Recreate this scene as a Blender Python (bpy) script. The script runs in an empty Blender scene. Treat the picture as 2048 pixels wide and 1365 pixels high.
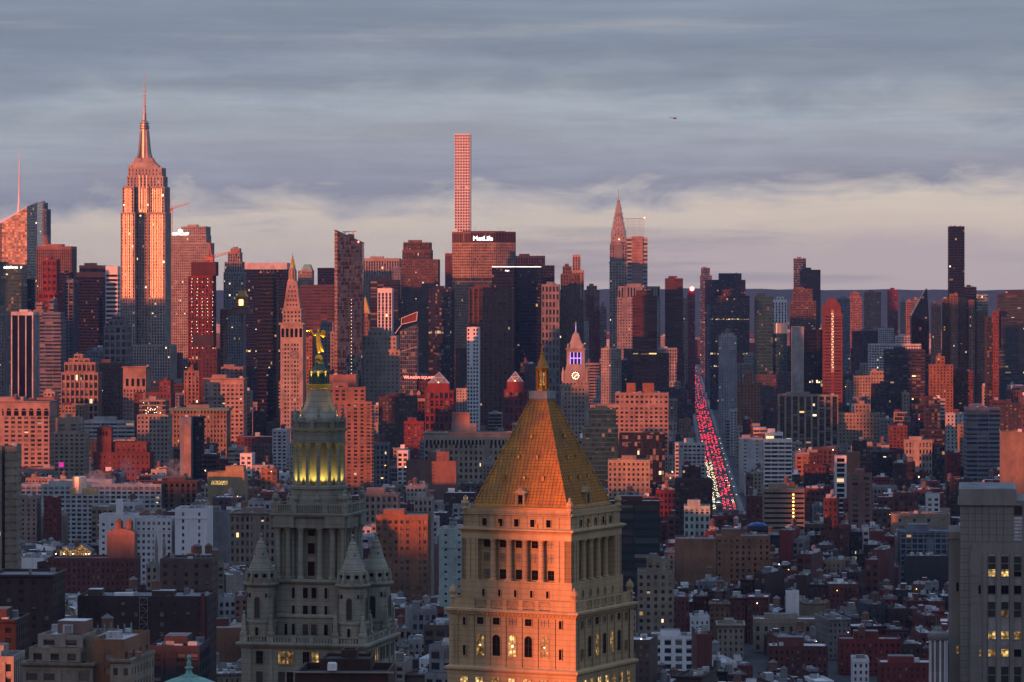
import bpy, math, random
from mathutils import Vector, Matrix, noise as mnoise
R = random.Random(11)
sc = bpy.context.scene
rad = math.radians
# ------------------------------------------------------------------ camera, sky, sun
F, HZ, CX, CH = 7300.0, 578.0, 1024.0, 185.0      # focal length in photo pixels, horizon row, centre column, eye height (m)
cd = bpy.data.cameras.new('camera'); cam = bpy.data.objects.new('camera', cd); sc.collection.objects.link(cam)
cam.location = (0, 0, CH); cam.rotation_euler = (rad(90), 0, 0)
cd.sensor_width = 36; cd.lens = 36 * F / 2048; cd.shift_y = -(682.5 - HZ) / 2048
cd.clip_start = 5; cd.clip_end = 80000
sc.camera = cam
SUN_AZ, SUN_EL = 42.0, 2.7                        # sun behind the camera, to the left, just above the skyline
sv = Vector((-math.sin(rad(SUN_AZ)) * math.cos(rad(SUN_EL)), -math.cos(rad(SUN_AZ)) * math.cos(rad(SUN_EL)), math.sin(rad(SUN_EL))))
sd = bpy.data.lights.new('sun', 'SUN'); so = bpy.data.objects.new('sun', sd); sc.collection.objects.link(so)
sd.energy = 5.0; sd.angle = rad(0.55); sd.color = (1.0, 0.215, 0.085)
so.rotation_euler = sv.to_track_quat('Z', 'Y').to_euler(); so.location = (-300, -300, 900)
sc.view_settings.view_transform = 'Standard'; sc.view_settings.look = 'None'
sc.view_settings.exposure = 0.45; sc.view_settings.gamma = 1.0; sc.view_settings.use_curve_mapping = False
sc.cycles.max_bounces = 5; sc.cycles.diffuse_bounces = 2; sc.cycles.glossy_bounces = 2; sc.cycles.volume_bounces = 0
sc.cycles.caustics_reflective = False; sc.cycles.caustics_refractive = False
sc.cycles.sample_clamp_indirect = 4.0; sc.cycles.use_denoising = True

def lin(r, g, b):
    f = lambda c: (c / 255 / 12.92) if c / 255 <= 0.04045 else ((c / 255 + 0.055) / 1.055) ** 2.4
    return (f(r), f(g), f(b), 1)

class NT:
    """small node-tree helper"""
    def __init__(s, t): s.t = t; s.n = t.nodes; s.l = t.links
    def new(s, typ, **kw):
        n = s.n.new(typ)
        for k, v in kw.items(): setattr(n, k, v)
        return n
    def set(s, sock, v):
        if hasattr(v, 'is_output') or isinstance(v, bpy.types.NodeSocket): s.l.new(v, sock)
        else: sock.default_value = v
    def math(s, op, a, b=0.0, clamp=False):
        n = s.new('ShaderNodeMath', operation=op, use_clamp=clamp); s.set(n.inputs[0], a); s.set(n.inputs[1], b); return n.outputs[0]
    def vm(s, op, a, b=(0, 0, 0)):
        n = s.new('ShaderNodeVectorMath', operation=op); s.set(n.inputs[0], a)
        if op == 'SCALE': s.set(n.inputs['Scale'], b)
        elif op not in ('FLOOR', 'FRACTION', 'NORMALIZE'): s.set(n.inputs[1], b)
        return n.outputs['Value'] if op in ('DOT_PRODUCT', 'LENGTH') else n.outputs[0]
    def mix(s, fac, a, b, blend='MIX'):
        n = s.new('ShaderNodeMix', data_type='RGBA', blend_type=blend); s.set(n.inputs[0], fac); s.set(n.inputs[6], a); s.set(n.inputs[7], b); return n.outputs[2]
    def noise(s, vec, scale=1, detail=3, rough=0.5, dist=0.0):
        n = s.new('ShaderNodeTexNoise'); s.set(n.inputs['Vector'], vec); n.inputs['Scale'].default_value = scale
        n.inputs['Detail'].default_value = detail; n.inputs['Roughness'].default_value = rough; n.inputs['Distortion'].default_value = dist
        return n.outputs[0]
    def ramp(s, fac, stops, interp='LINEAR'):
        n = s.new('ShaderNodeValToRGB'); n.color_ramp.interpolation = interp; e = n.color_ramp.elements
        while len(e) < len(stops): e.new(0.5)
        for k, (p, c) in enumerate(stops): e[k].position = p; e[k].color = c
        s.set(n.inputs[0], fac); return n.outputs[0]
    def maprange(s, v, a, b, c=0.0, d=1.0, smooth=False):
        n = s.new('ShaderNodeMapRange'); n.interpolation_type = 'SMOOTHSTEP' if smooth else 'LINEAR'
        s.set(n.inputs[0], v); n.inputs[1].default_value = a; n.inputs[2].default_value = b; n.inputs[3].default_value = c; n.inputs[4].default_value = d
        return n.outputs[0]
    def sep(s, v):
        n = s.new('ShaderNodeSeparateXYZ'); s.set(n.inputs[0], v); return n.outputs
    def comb(s, x=0.0, y=0.0, z=0.0):
        n = s.new('ShaderNodeCombineXYZ'); s.set(n.inputs[0], x); s.set(n.inputs[1], y); s.set(n.inputs[2], z); return n.outputs[0]

def make_world():
    w = bpy.data.worlds.new('World'); sc.world = w; w.use_nodes = True
    t = NT(w.node_tree); t.n.clear()
    d = t.vm('NORMALIZE', t.new('ShaderNodeTexCoord').outputs['Generated'])
    x, y, z = t.sep(d)
    # cloud deck: horizontally stretched noise bends the elevation that a colour ramp reads
    n1 = t.noise(t.vm('ADD', t.vm('MULTIPLY', d, (10, 10, 38)), (3.7, 1.2, 8.4)), 1, 6, 0.55, 0.3)
    n2 = t.noise(t.vm('MULTIPLY', d, (7, 7, 150)), 1, 8, 0.66, 0.3)
    n3 = t.noise(t.vm('MULTIPLY', d, (30, 30, 110)), 1, 8, 0.66, 0.5)
    e = t.math('ADD', z, t.math('MULTIPLY', t.math('SUBTRACT', n1, 0.5), 0.030))
    e = t.math('ADD', e, t.math('MULTIPLY', t.math('SUBTRACT', n3, 0.5), 0.027))
    e = t.math('SUBTRACT', e, t.math('MULTIPLY', t.math('ADD', x, 0.10), t.maprange(z, 0.0, 0.05, 0.065, 0.0)))
    col = t.ramp(t.math('MULTIPLY', e, 10), [(0.0, lin(208, 190, 186)), (0.09, lin(222, 206, 190)), (0.16, lin(215, 202, 189)), (0.21, lin(184, 180, 183)), (0.265, lin(139, 145, 164)), (0.37, lin(147, 155, 172)), (0.46, lin(154, 165, 179)), (0.55, lin(132, 145, 164)), (0.68, lin(112, 127, 151)), (0.82, lin(120, 135, 157)), (1.0, lin(112, 128, 152))])
    streak = t.maprange(n2, 0.34, 0.68, 0.88, 1.12)
    col = t.mix(t.maprange(z, 0.012, 0.03), col, t.vm('SCALE', col, streak))
    wisp = t.noise(t.vm('ADD', t.vm('MULTIPLY', d, (9, 9, 130)), (1.3, 0.2, 4.1)), 1, 6, 0.6, 0.25)
    col = t.mix(t.math('MULTIPLY', t.maprange(wisp, 0.54, 0.72, smooth=True), 0.30), col, lin(182, 178, 180))
    col = t.mix(t.math('MULTIPLY', t.maprange(wisp, 0.30, 0.44, 1, 0, smooth=True), 0.30), col, lin(104, 120, 146))
    # high sky and the rest of the dome
    col = t.mix(t.maprange(z, 0.09, 0.45, smooth=True), col, (0.19, 0.26, 0.41, 1))
    col = t.mix(t.maprange(z, 0.45, 0.95, smooth=True), col, (0.30, 0.40, 0.60, 1))
    back = t.math('MULTIPLY', t.maprange(y, 0.1, -0.3, smooth=True), t.maprange(z, 0.10, 0.34, 1.0, 0.0, smooth=True))
    col = t.mix(t.math('MULTIPLY', back, 0.8), col, (0.085, 0.105, 0.20, 1))
    west = t.vm('DOT_PRODUCT', d, tuple(sv))
    glow = t.math('MULTIPLY', t.maprange(west, 0.2, 1.0, smooth=True), t.maprange(z, 0.0, 0.35, 1.0, 0.0, smooth=True))
    col = t.mix(t.math('MULTIPLY', t.math('POWER', glow, 2.0), 0.5), col, (0.75, 0.42, 0.33, 1))
    col = t.mix(t.maprange(z, -0.02, -0.004), (0.05, 0.05, 0.06, 1), col)
    b1 = t.new('ShaderNodeBackground'); t.set(b1.inputs[0], col); b1.inputs[1].default_value = 0.78
    sky = t.new('ShaderNodeTexSky'); sky.sky_type = 'NISHITA'; sky.sun_disc = False; sky.sun_elevation = rad(SUN_EL); sky.sun_rotation = rad(180 + SUN_AZ)
    b2 = t.new('ShaderNodeBackground'); t.set(b2.inputs[0], sky.outputs[0]); b2.inputs[1].default_value = 0.02
    a = t.new('ShaderNodeAddShader'); t.l.new(b1.outputs[0], a.inputs[0]); t.l.new(b2.outputs[0], a.inputs[1])
    o = t.new('ShaderNodeOutputWorld'); t.l.new(a.outputs[0], o.inputs[0])
make_world()

# ------------------------------------------------------------------ materials
MATS = {}
def new_mat(name):
    m = bpy.data.materials.new(name); m.use_nodes = True; t = NT(m.node_tree); t.n.clear()
    p = t.new('ShaderNodeBsdfPrincipled'); o = t.new('ShaderNodeOutputMaterial'); t.l.new(p.outputs[0], o.inputs[0])
    MATS[name] = m; return m, t, p
def wall(name, c, rough=0.85, vary=0.36, metal=0.0, scale=0.09, course=0.0):
    m, t, p = new_mat(name)
    tc = t.new('ShaderNodeTexCoord').outputs['Object']
    n = t.noise(tc, scale, 6, 0.6); s = t.noise(t.vm('MULTIPLY', tc, (0.9, 0.9, 0.05)), 1, 3, 0.6)
    f = t.math('ADD', t.maprange(n, 0.3, 0.7, 1 - vary, 1 + vary * 0.7), t.maprange(s, 0.35, 0.7, 0.07, -0.16))
    f = t.math('ADD', f, t.maprange(t.noise(tc, scale * 9, 4, 0.65), 0.3, 0.7, -vary * .4, vary * .4))
    rnd = t.new('ShaderNodeObjectInfo').outputs['Random']
    f = t.math('MULTIPLY', f, t.maprange(rnd, 0, 1, 0.86, 1.14))
    col = t.vm('SCALE', (*c, ), f)
    if course:   # masonry courses: joint lines
        fz = t.math('FRACT', t.math('DIVIDE', t.sep(tc)[2], course)); col = t.mix(t.math('LESS_THAN', fz, 0.09), col, t.vm('SCALE', col, 0.62))
    t.set(p.inputs['Base Color'], col); p.inputs['Roughness'].default_value = rough; p.inputs['Metallic'].default_value = metal
    return m
def plain(name, c, rough=0.6, metal=0.0, emit=None, es=0.0):
    m, t, p = new_mat(name)
    p.inputs['Base Color'].default_value = (*c, 1); p.inputs['Roughness'].default_value = rough; p.inputs['Metallic'].default_value = metal
    if emit: p.inputs['Emission Color'].default_value = (*emit, 1); p.inputs['Emission Strength'].default_value = es; m.cycles.emission_sampling = 'NONE'
    else:
        tc = t.new('ShaderNodeTexCoord').outputs['Object']
        t.set(p.inputs['Base Color'], t.vm('SCALE', c, t.maprange(t.noise(tc, 0.35, 5, 0.65), 0.3, 0.7, 0.75, 1.2)))
    return m
def dull(m, v): m.node_tree.nodes['Principled BSDF'].inputs['Specular IOR Level'].default_value = v
def glass(name, base, lit=0.035, rows=0.0, ior=1.7, blinds=0.3, blind=(0.20, 0.185, 0.16), rough=0.10, jit=0.03, es=3.0, lines=None, warm=0.5):
    """windows: every UV cell is one window with its own blind, tilt and chance of being lit"""
    m, t, p = new_mat(name)
    uv = t.new('ShaderNodeTexCoord').outputs['UV']; rnd = t.new('ShaderNodeObjectInfo').outputs['Random']
    cell = t.vm('ADD', t.vm('FLOOR', uv), t.comb(t.math('MULTIPLY', rnd, 97.0), t.math('MULTIPLY', rnd, 31.0), 0.5))
    wn = t.new('ShaderNodeTexWhiteNoise', noise_dimensions='3D'); t.set(wn.inputs['Vector'], cell)
    wn2 = t.new('ShaderNodeTexWhiteNoise', noise_dimensions='3D'); t.set(wn2.inputs['Vector'], t.vm('ADD', cell, (7.3, 1.7, 3.1)))
    r, g, b = t.sep(wn.outputs['Color']); r2, g2, b2 = t.sep(wn2.outputs['Color'])
    u, v, _ = t.sep(t.vm('FRACTION', uv))
    isb = t.math('MULTIPLY', t.math('LESS_THAN', g, blinds), t.math('GREATER_THAN', v, b))
    col = t.mix(isb, t.vm('SCALE', base, t.maprange(r2, 0, 1, 0.6, 1.5)), t.vm('SCALE', blind, t.maprange(g2, 0, 1, 0.6, 1.4)))
    litm = t.math('LESS_THAN', r, lit * .28)
    if rows:
        wr = t.new('ShaderNodeTexWhiteNoise', noise_dimensions='1D'); t.set(wr.inputs['W'], t.math('ADD', t.math('FLOOR', t.sep(uv)[1]), t.math('MULTIPLY', rnd, 77.0)))
        litm = t.math('MAXIMUM', litm, t.math('MULTIPLY', t.math('LESS_THAN', wr.outputs['Value'], rows * .5), t.math('LESS_THAN', r, 0.75)))
    rg = t.math('ADD', t.math('MULTIPLY', b2, 0.12), rough)
    if lines:
        lc, wx, wy = lines
        ln = t.math('MAXIMUM', t.math('LESS_THAN', u, wx), t.math('LESS_THAN', v, wy))
        col = t.mix(ln, col, (*lc, 1)); litm = t.math('MULTIPLY', litm, t.math('SUBTRACT', 1.0, ln)); rg = t.math('MAXIMUM', rg, t.math('MULTIPLY', ln, 0.5))
    t.set(p.inputs['Base Color'], col); t.set(p.inputs['Roughness'], rg); p.inputs['IOR'].default_value = ior
    nrm = t.vm('NORMALIZE', t.vm('ADD', t.new('ShaderNodeNewGeometry').outputs['Normal'], t.vm('SCALE', t.vm('SUBTRACT', wn2.outputs['Color'], (0.5, 0.5, 0.5)), jit)))
    t.set(p.inputs['Normal'], nrm)
    part = t.math('MULTIPLY', t.math('LESS_THAN', u, t.maprange(g2, 0, 1, .45, 1.0)), t.math('LESS_THAN', v, t.maprange(b2, 0, 1, .4, 1.0))); litm = t.math('MULTIPLY', litm, part)
    ec = t.mix(t.maprange(g2, 1 - warm, 1.0), (1.0, 0.72, 0.42, 1), (1.0, 0.50, 0.16, 1))
    t.set(p.inputs['Emission Color'], ec); t.set(p.inputs['Emission Strength'], t.math('MULTIPLY', litm, t.maprange(t.math('POWER', r2, 3.0), 0, 1, es * 0.10, es * .8)))
    m.cycles.emission_sampling = 'NONE'
    return m
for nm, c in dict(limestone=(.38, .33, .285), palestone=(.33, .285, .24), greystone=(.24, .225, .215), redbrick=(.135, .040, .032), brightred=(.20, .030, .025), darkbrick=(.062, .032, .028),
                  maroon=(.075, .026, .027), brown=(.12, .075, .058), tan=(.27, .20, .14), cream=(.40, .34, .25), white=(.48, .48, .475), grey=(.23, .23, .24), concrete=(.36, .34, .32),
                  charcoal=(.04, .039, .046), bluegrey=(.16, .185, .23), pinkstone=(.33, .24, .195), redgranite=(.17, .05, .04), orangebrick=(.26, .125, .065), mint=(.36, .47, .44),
                  yellowbrick=(.42, .32, .17), terracotta=(.25, .14, .105), sand=(.31, .255, .185), purple=(.10, .062, .072)).items(): wall(nm, c)
wall('black', (.008, .008, .012), 0.4, 0.15); wall('bronze', (.085, .038, .026), 0.45, 0.15); wall('darkblue', (.008, .011, .026), 0.4, 0.15)
wall('greenmetal', (.10, .22, .17), 0.6); wall('whitepanel', (.72, .72, .72), 0.5, 0.08); wall('tealpanel', (.03, .09, .09), 0.35)
wall('granite', (.30, .295, .23), 0.8, 0.28, course=0.9); wall('courtstone', (.54, .385, .205), 0.75, 0.2, course=1.1); wall('greypanel', (.25, .235, .215), 0.8, 0.14)
wall('copper', (.20, .40, .33), 0.7, 0.3); wall('darkcopper', (.10, .16, .135), 0.7, 0.35)
wall('slate', (.16, .15, .16), 0.7); wall('wood', (.19, .10, .06), 0.9); wall('steel', (.30, .30, .32), 0.45, 0.1, 0.6); wall('shinymetal', (.90, .74, .56), 0.45, 0.1, 0.9)
wall('craneorange', (.55, .16, .08), 0.5, 0.1); wall('roofsilver', (.52, .53, .55), 0.75, 0.45, scale=0.2); wall('roofgrey', (.20, .20, .215), 0.9, 0.5, scale=0.2); wall('roofblack', (.05, .05, .055), 0.9, 0.5, scale=0.2)
wall('rooftan', (.30, .26, .22), 0.9, 0.4, scale=0.2); wall('roofwhite', (.76, .77, .78), 0.7, 0.3, scale=0.2); wall('bluetarp', (.04, .16, .50), 0.5)
wall('spirenickel', (.50, .44, .40), 0.38, 0.12, 0.75)
glass('win', (.016, .018, .025), blinds=0.42, blind=(.15, .14, .125)); glass('win_lit', (.02, .02, .026), lit=0.10); glass('win_few', (.016, .018, .026), lit=0.012)
glass('win_pale', (.05, .055, .06), lit=0.03, blinds=0.6)
glass('win_blue', (.012, .018, .04), lit=0.02, ior=1.9, jit=0.05, blinds=0.15); glass('win_black', (.004, .006, .016), lit=0.012, rows=0.012, ior=1.45, jit=0.03, blinds=0.05)
glass('win_brown', (.05, .022, .018), lit=0.025, rows=0.02, ior=1.7, blinds=0.2, blind=(.12, .06, .05)); glass('win_green', (.02, .055, .045), lit=0.05, rows=0.05, ior=1.7, es=1.6, blinds=0.2)
glass('win_teal', (.012, .045, .05), lit=0.012, ior=1.8, blinds=0.1); glass('win_rows', (.015, .016, .022), lit=0.03, rows=0.12, es=2.2)
glass('curtain', (.02, .024, .034), lit=0.015, ior=1.9, jit=0.10, blinds=0.12, lines=((.10, .10, .11), 0.10, 0.14))
glass('facet_pink', (.09, .06, .06), lit=0.01, ior=1.6, jit=0.04, blinds=0.25, blind=(.15, .11, .10), rough=0.14, lines=((.17, .135, .13), 0.06, 0.30))
glass('facet_green', (.05, .075, .065), lit=0.04, ior=1.9, jit=0.04, lines=((.45, .45, .42), 0.0, 0.16))
glass('mottled', (.02, .018, .022), lit=0.012, ior=2.1, jit=0.16, blinds=0.30, blind=(.055, .045, .045), rough=0.04, lines=((.02, .018, .02), 0.08, 0.12))
plain('pane_dark', (.008, .009, .012), 0.04); plain('pane_curtain', (.16, .15, .13), 0.3); plain('pane_green', (.03, .05, .048), 0.05)
def lit_pane(name, base, ec, es):
    m, t, p = new_mat(name); tc = t.new('ShaderNodeTexCoord').outputs['Object']; p.inputs['Base Color'].default_value = (*base, 1); p.inputs['Roughness'].default_value = .3
    n = t.noise(tc, 1.1, 2, .5); v = t.new('ShaderNodeTexVoronoi'); t.set(v.inputs['Vector'], tc); v.inputs['Scale'].default_value = 1.4
    t.set(p.inputs['Emission Color'], t.mix(n, (*ec, 1), (1, .72, .30, 1))); t.set(p.inputs['Emission Strength'], t.math('MULTIPLY', t.maprange(n, .38, .62, .12, 1.0), t.maprange(v.outputs['Distance'], .1, .6, es * 1.7, es * .35))); m.cycles.emission_sampling = 'NONE'
lit_pane('pane_lit', (.2, .13, .05), (1.0, .52, .10), 1.1); lit_pane('pane_dim', (.08, .05, .02), (1.0, .42, .07), .38)
plain('sign_white', (.8, .8, .8), 0.5, 0, (1, .95, .88), 3.5); plain('sign_red', (.5, .05, .05), 0.5, 0, (1, .22, .16), 3.0); plain('bulb', (.8, .7, .5), 0.5, 0, (1, .80, .5), 9.0)
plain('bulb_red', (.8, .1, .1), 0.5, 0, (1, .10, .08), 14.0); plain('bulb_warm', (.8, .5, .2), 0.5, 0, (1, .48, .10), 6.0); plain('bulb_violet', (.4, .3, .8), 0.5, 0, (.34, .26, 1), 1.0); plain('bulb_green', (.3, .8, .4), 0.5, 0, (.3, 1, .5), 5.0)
plain('work_bulb', (.8, .7, .5), 0.5, 0, (1, .80, .5), 3.5); plain('lamp_head', (.8, .8, .75), 0.5, 0, (1, .88, .65), 3.0); plain('tail_dim', (.3, .01, .01), 0.5, 0, (1, .05, .07), 3.0); plain('tail', (.3, .01, .01), 0.5, 0, (1, .035, .065), 8.0); plain('head', (.8, .8, .7), 0.5, 0, (1, .78, .42), 7.0)
plain('sign_magenta', (.5, .05, .3), 0.5, 0, (1, .05, .4), .5)
dull(MATS['pane_dark'], .15)
def gold_mat():
    m, t, p = new_mat('gold')
    tc = t.new('ShaderNodeTexCoord').outputs['Object']
    n = t.noise(tc, 0.5, 6, 0.65); row = t.math('LESS_THAN', t.math('FRACT', t.math('DIVIDE', t.sep(tc)[2], 0.62)), 0.13); n2 = t.noise(t.vm('MULTIPLY', tc, (.5, .5, .12)), 1, 6, 0.7)
    c = t.mix(t.maprange(n, 0.3, 0.7), (.36, .15, .02, 1), (.62, .28, .04, 1)); c = t.mix(t.maprange(n2, 0.48, 0.68), c, (.26, .125, .04, 1)); c = t.mix(row, c, (.10, .05, .015, 1))
    t.set(p.inputs['Base Color'], c); p.inputs['Metallic'].default_value = 0.15; t.set(p.inputs['Roughness'], t.maprange(n, .3, .7, .34, .62))
gold_mat()
plain('gilt', (.80, .46, .08), 0.32, 0.75); plain('oldgold', (.34, .18, .03), 0.42, 0.4); plain('goldleaf', (.62, .42, .08), 0.4, 0.4)
plain('asphalt', (.045, .045, .05), 0.8); plain('pavement', (.20, .195, .19), 0.9); plain('paint', (.7, .7, .66), 0.7); plain('tyre', (.015, .015, .015), 0.8)
M = MATS

# ------------------------------------------------------------------ mesh builder
class MB:
    def __init__(s, name='mesh', parent=None, label=None, stuff=False):
        s.v = []; s.f = []; s.uv = []; s.m = []; s.mats = []; s.name = name; s.parent = parent; s.label = label; s.smooth = False; s.obj = None; s.stuff = stuff
    def mi(s, mat):
        if mat not in s.mats: s.mats.append(mat)
        return s.mats.index(mat)
    def poly(s, pts, mat, uv=None):
        b = len(s.v); s.v.extend(pts); s.f.append(tuple(range(b, b + len(pts)))); s.m.append(s.mi(mat))
        s.uv.extend(uv if uv else ((0.5, 0.5),) * len(pts))
    def box(s, x0, x1, y0, y1, z0, z1, mat, top=None, bottom=True):
        p = [(x0, y0, z0), (x1, y0, z0), (x1, y1, z0), (x0, y1, z0), (x0, y0, z1), (x1, y0, z1), (x1, y1, z1), (x0, y1, z1)]
        for q in ((0, 1, 5, 4), (1, 2, 6, 5), (2, 3, 7, 6), (3, 0, 4, 7)): s.poly([p[k] for k in q], mat)
        s.poly(p[4:], top or mat)
        if bottom: s.poly([p[3], p[2], p[1], p[0]], mat)
    def loft(s, rings, mat, closed=True, cap0=False, cap1=True, capmat=None):
        for a, b in zip(rings, rings[1:]):
            n = len(a)
            for i in range(n if closed else n - 1):
                j = (i + 1) % n
                s.poly([a[i], a[j], b[j], b[i]], mat)
        if cap0: s.poly(list(reversed(rings[0])), capmat or mat)
        if cap1: s.poly(list(rings[-1]), capmat or mat)
    def lathe(s, cx, cy, prof, mat, n=16, a0=0.0, cap1=True):
        rings = [[(cx + r * math.cos(a0 + 2 * math.pi * k / n), cy + r * math.sin(a0 + 2 * math.pi * k / n), z) for k in range(n)] for r, z in prof]
        s.loft(rings, mat, cap1=cap1)
    def sq(s, cx, cy, prof, mat):     # square sections (half width, z)
        s.loft([[(cx - r, cy - r, z), (cx + r, cy - r, z), (cx + r, cy + r, z), (cx - r, cy + r, z)] for r, z in prof], mat)
    def tube(s, a, b, r, mat, n=4, r2=None):
        a = Vector(a); b = Vector(b); d = (b - a).normalized(); h = Vector((0, 0, 1)) if abs(d.z) < 0.9 else Vector((1, 0, 0))
        p = d.cross(h).normalized(); q = d.cross(p); r2 = r if r2 is None else r2
        ring = lambda c, rr: [tuple(c + p * (rr * math.cos(2 * math.pi * (k + .5) / n)) + q * (rr * math.sin(2 * math.pi * (k + .5) / n))) for k in range(n)]
        s.loft([ring(a, r), ring(b, r2)], mat, cap0=True)
    def ball(s, c, r, mat, n=10, sz=1.0):
        s.lathe(c[0], c[1], [(max(1e-3, r * math.sin(math.pi * k / 6)), c[2] - r * sz * math.cos(math.pi * k / 6)) for k in range(7)], mat, n)
    def build(s, parent=None):
        if not s.f: return None
        me = bpy.data.meshes.new(s.name); me.from_pydata(s.v, [], s.f)
        for m in s.mats: me.materials.append(M[m])
        me.polygons.foreach_set('material_index', s.m)
        ul = me.uv_layers.new(name='UVMap'); flat = [c for p in s.uv for c in p]; ul.data.foreach_set('uv', flat)
        if s.smooth: me.polygons.foreach_set('use_smooth', [True] * len(s.f))
        me.update()
        o = bpy.data.objects.new(s.name, me); sc.collection.objects.link(o)
        if parent: o.parent = parent
        if s.label: o['label'] = s.label
        if s.stuff: o['kind'] = 'stuff'
        s.obj = o; return o

NLABEL = set()
class B:
    """one thing: an Empty at its base that parents its parts"""
    def __init__(s, name, cat, label, loc=(0, 0, 0), yaw=0.0, group=None):
        s.name = name; s.cat = cat; s.label = label; s.loc = loc; s.yaw = yaw; s.group = group; s.parts = {}; s.list = []
    def p(s, name):
        if name not in s.parts: s.parts[name] = MB(name); s.list.append(s.parts[name])
        return s.parts[name]
    def n(s, name, under=None, label=None):
        m = MB(name, under, label); s.list.append(m); return m
    def done(s):
        r = bpy.data.objects.new(s.name, None); r.empty_display_size = 1; sc.collection.objects.link(r)
        r.location = s.loc; r.rotation_euler = (0, 0, s.yaw); r['label'] = s.label; r['category'] = s.cat
        if s.label in NLABEL and not s.group: print('DUP LABEL', s.label)
        NLABEL.add(s.label)
        if s.group: r['group'] = s.group
        for m in s.list:
            m.build(m.parent.obj if m.parent and m.parent.obj else r)
        s.root = r; return r
    def into(s, sink):
        c, n_ = math.cos(s.yaw), math.sin(s.yaw)
        for m in s.list:
            b = len(sink.v); sink.v.extend((s.loc[0] + x * c - y * n_, s.loc[1] + x * n_ + y * c, s.loc[2] + z) for x, y, z in m.v)
            sink.f.extend(tuple(b + k for k in f) for f in m.f); mp = [sink.mi(q) for q in m.mats]
            sink.m.extend(mp[k] for k in m.m); sink.uv.extend(m.uv)
def solo(mb, label, cat=None, kind=None, group=None):
    o = mb.build()
    if cat: o['category'] = cat
    if label: o['label'] = label
    if kind: o['kind'] = kind
    if group: o['group'] = group
    return o

def X(px, Y): return (px - CX) / F * Y
def Z(py, Y): return CH - (py - HZ) / F * Y
VP = 1347.0; GRID = -math.atan((VP - CX) / F); TG = (VP - CX) / F

# ------------------------------------------------------------------ facades
def S(bay, fl, pf, sf, rec=0.45, pd=0.0, sd=0.06, top=1.6, base=0.0, **k): return dict(bay=bay, fl=fl, pf=pf, sf=sf, rec=rec, pd=pd, sd=sd, top=top, base=base, **k)
ST = dict(
    punch=S(3.3, 3.6, .56, .50), punch2=S(2.5, 3.4, .50, .52), pair=S(4.6, 3.5, .42, .50), stone=S(3.0, 3.7, .50, .42, rec=.6, sd=.25), loft=S(3.8, 4.0, .30, .36, rec=.5, sd=.2, top=2.2),
    walkup=S(2.6, 3.2, .62, .48, rec=.3, top=1.8), ribbon=S(7.0, 3.7, .06, .50, pd=.22, sd=0.0), band=S(9.0, 3.5, .05, .42, pd=.3, sd=0.0, rec=.6), piers=S(2.8, 3.7, .46, .34, rec=.7, sd=.45), fins=S(1.9, 3.8, .40, .25, rec=.8, sd=.55, top=3.5),
    wide=S(5.5, 3.8, .34, .30, rec=.8, sd=.5), curtain=S(2.4, 3.8, .07, .20, rec=.18, sd=.05, top=1.0), grid=S(4.6, 4.55, .40, .42, rec=.8, sd=.03, top=1.0), slab=S(3.1, 3.1, .30, .46, rec=.5, sd=.1), blank=None)
def st(k, **kw): return dict(ST[k], **kw)
def face(b, P, Q, z0, z1, s, wm, gm):
    W = b.p('wall'); dx, dy = Q[0] - P[0], Q[1] - P[1]; L = math.hypot(dx, dy); tx, ty = dx / L, dy / L; nx, ny = ty, -tx
    T = lambda u, d, z: (P[0] + tx * u + nx * d, P[1] + ty * u + ny * d, z)
    q = lambda u0, u1, za, zb, d, m: W.poly([T(u0, d, za), T(u1, d, za), T(u1, d, zb), T(u0, d, zb)], m)
    H = z1 - z0
    if s is None or L < 2.0 or H < 2.5: q(0, L, z0, z1, 0, wm); return
    top = min(s['top'], H * .4); base = min(s['base'], H * .5)
    zb, zt = z0 + base, z1 - top
    if base > 0: q(0, L, z0, zb, 0, wm)
    q(0, L, zt, z1, 0, wm)
    nb = max(1, round(L / s['bay'])); bw = L / nb; nf = max(1, round((zt - zb) / s['fl'])); fh = (zt - zb) / nf
    rec, pd, sd_ = s['rec'], s['pd'], s['sd']; pm = s.get('pm', wm); sm = s.get('sm', wm)
    uo, vo = R.randrange(50), R.randrange(50)
    b.p('glazing').poly([T(0, -rec, zb), T(L, -rec, zb), T(L, -rec, zt), T(0, -rec, zt)], gm, [(uo, vo), (uo + nb, vo), (uo + nb, vo + nf), (uo, vo + nf)])
    if s['pf'] > 0:
        for i in range(nb + 1):
            pw = bw * s['pf'] * (1.9 if s.get('major') and i % s['major'] == 0 else 1)
            a, c = max(0, i * bw - pw / 2), min(L, i * bw + pw / 2)
            if i == 0: c = max(c, s.get('edge', 0))
            if i == nb: a = min(a, L - s.get('edge', 0))
            q(a, c, zb, zt, -pd, pm)
            if i > 0: W.poly([T(a, -pd, zb), T(a, -rec, zb), T(a, -rec, zt), T(a, -pd, zt)], pm)
            if i < nb: W.poly([T(c, -pd, zb), T(c, -rec, zb), T(c, -rec, zt), T(c, -pd, zt)], pm)
            if s.get('mull') and 0 < i < nb:
                for e in (a - .22, c - .22):
                    b.p('mullion_strip').poly([T(e, .07, zb), T(e + .24, .135, zb), T(e + .24, .135, zt - 1), T(e, .07, zt - 1)], s['mull'])
    if s['sf'] > 0:
        sh = fh * s['sf']
        for j in range(nf + 1):
            a, c = max(zb, zb + j * fh - sh * .4), min(zt, zb + j * fh + sh * .6)
            q(0, L, a, c, -sd_, sm)
            W.poly([T(0, -sd_, c), T(L, -sd_, c), T(L, -rec, c), T(0, -rec, c)], sm)
            if j: W.poly([T(0, -sd_, a), T(L, -sd_, a), T(L, -rec, a), T(0, -rec, a)], sm)
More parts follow.
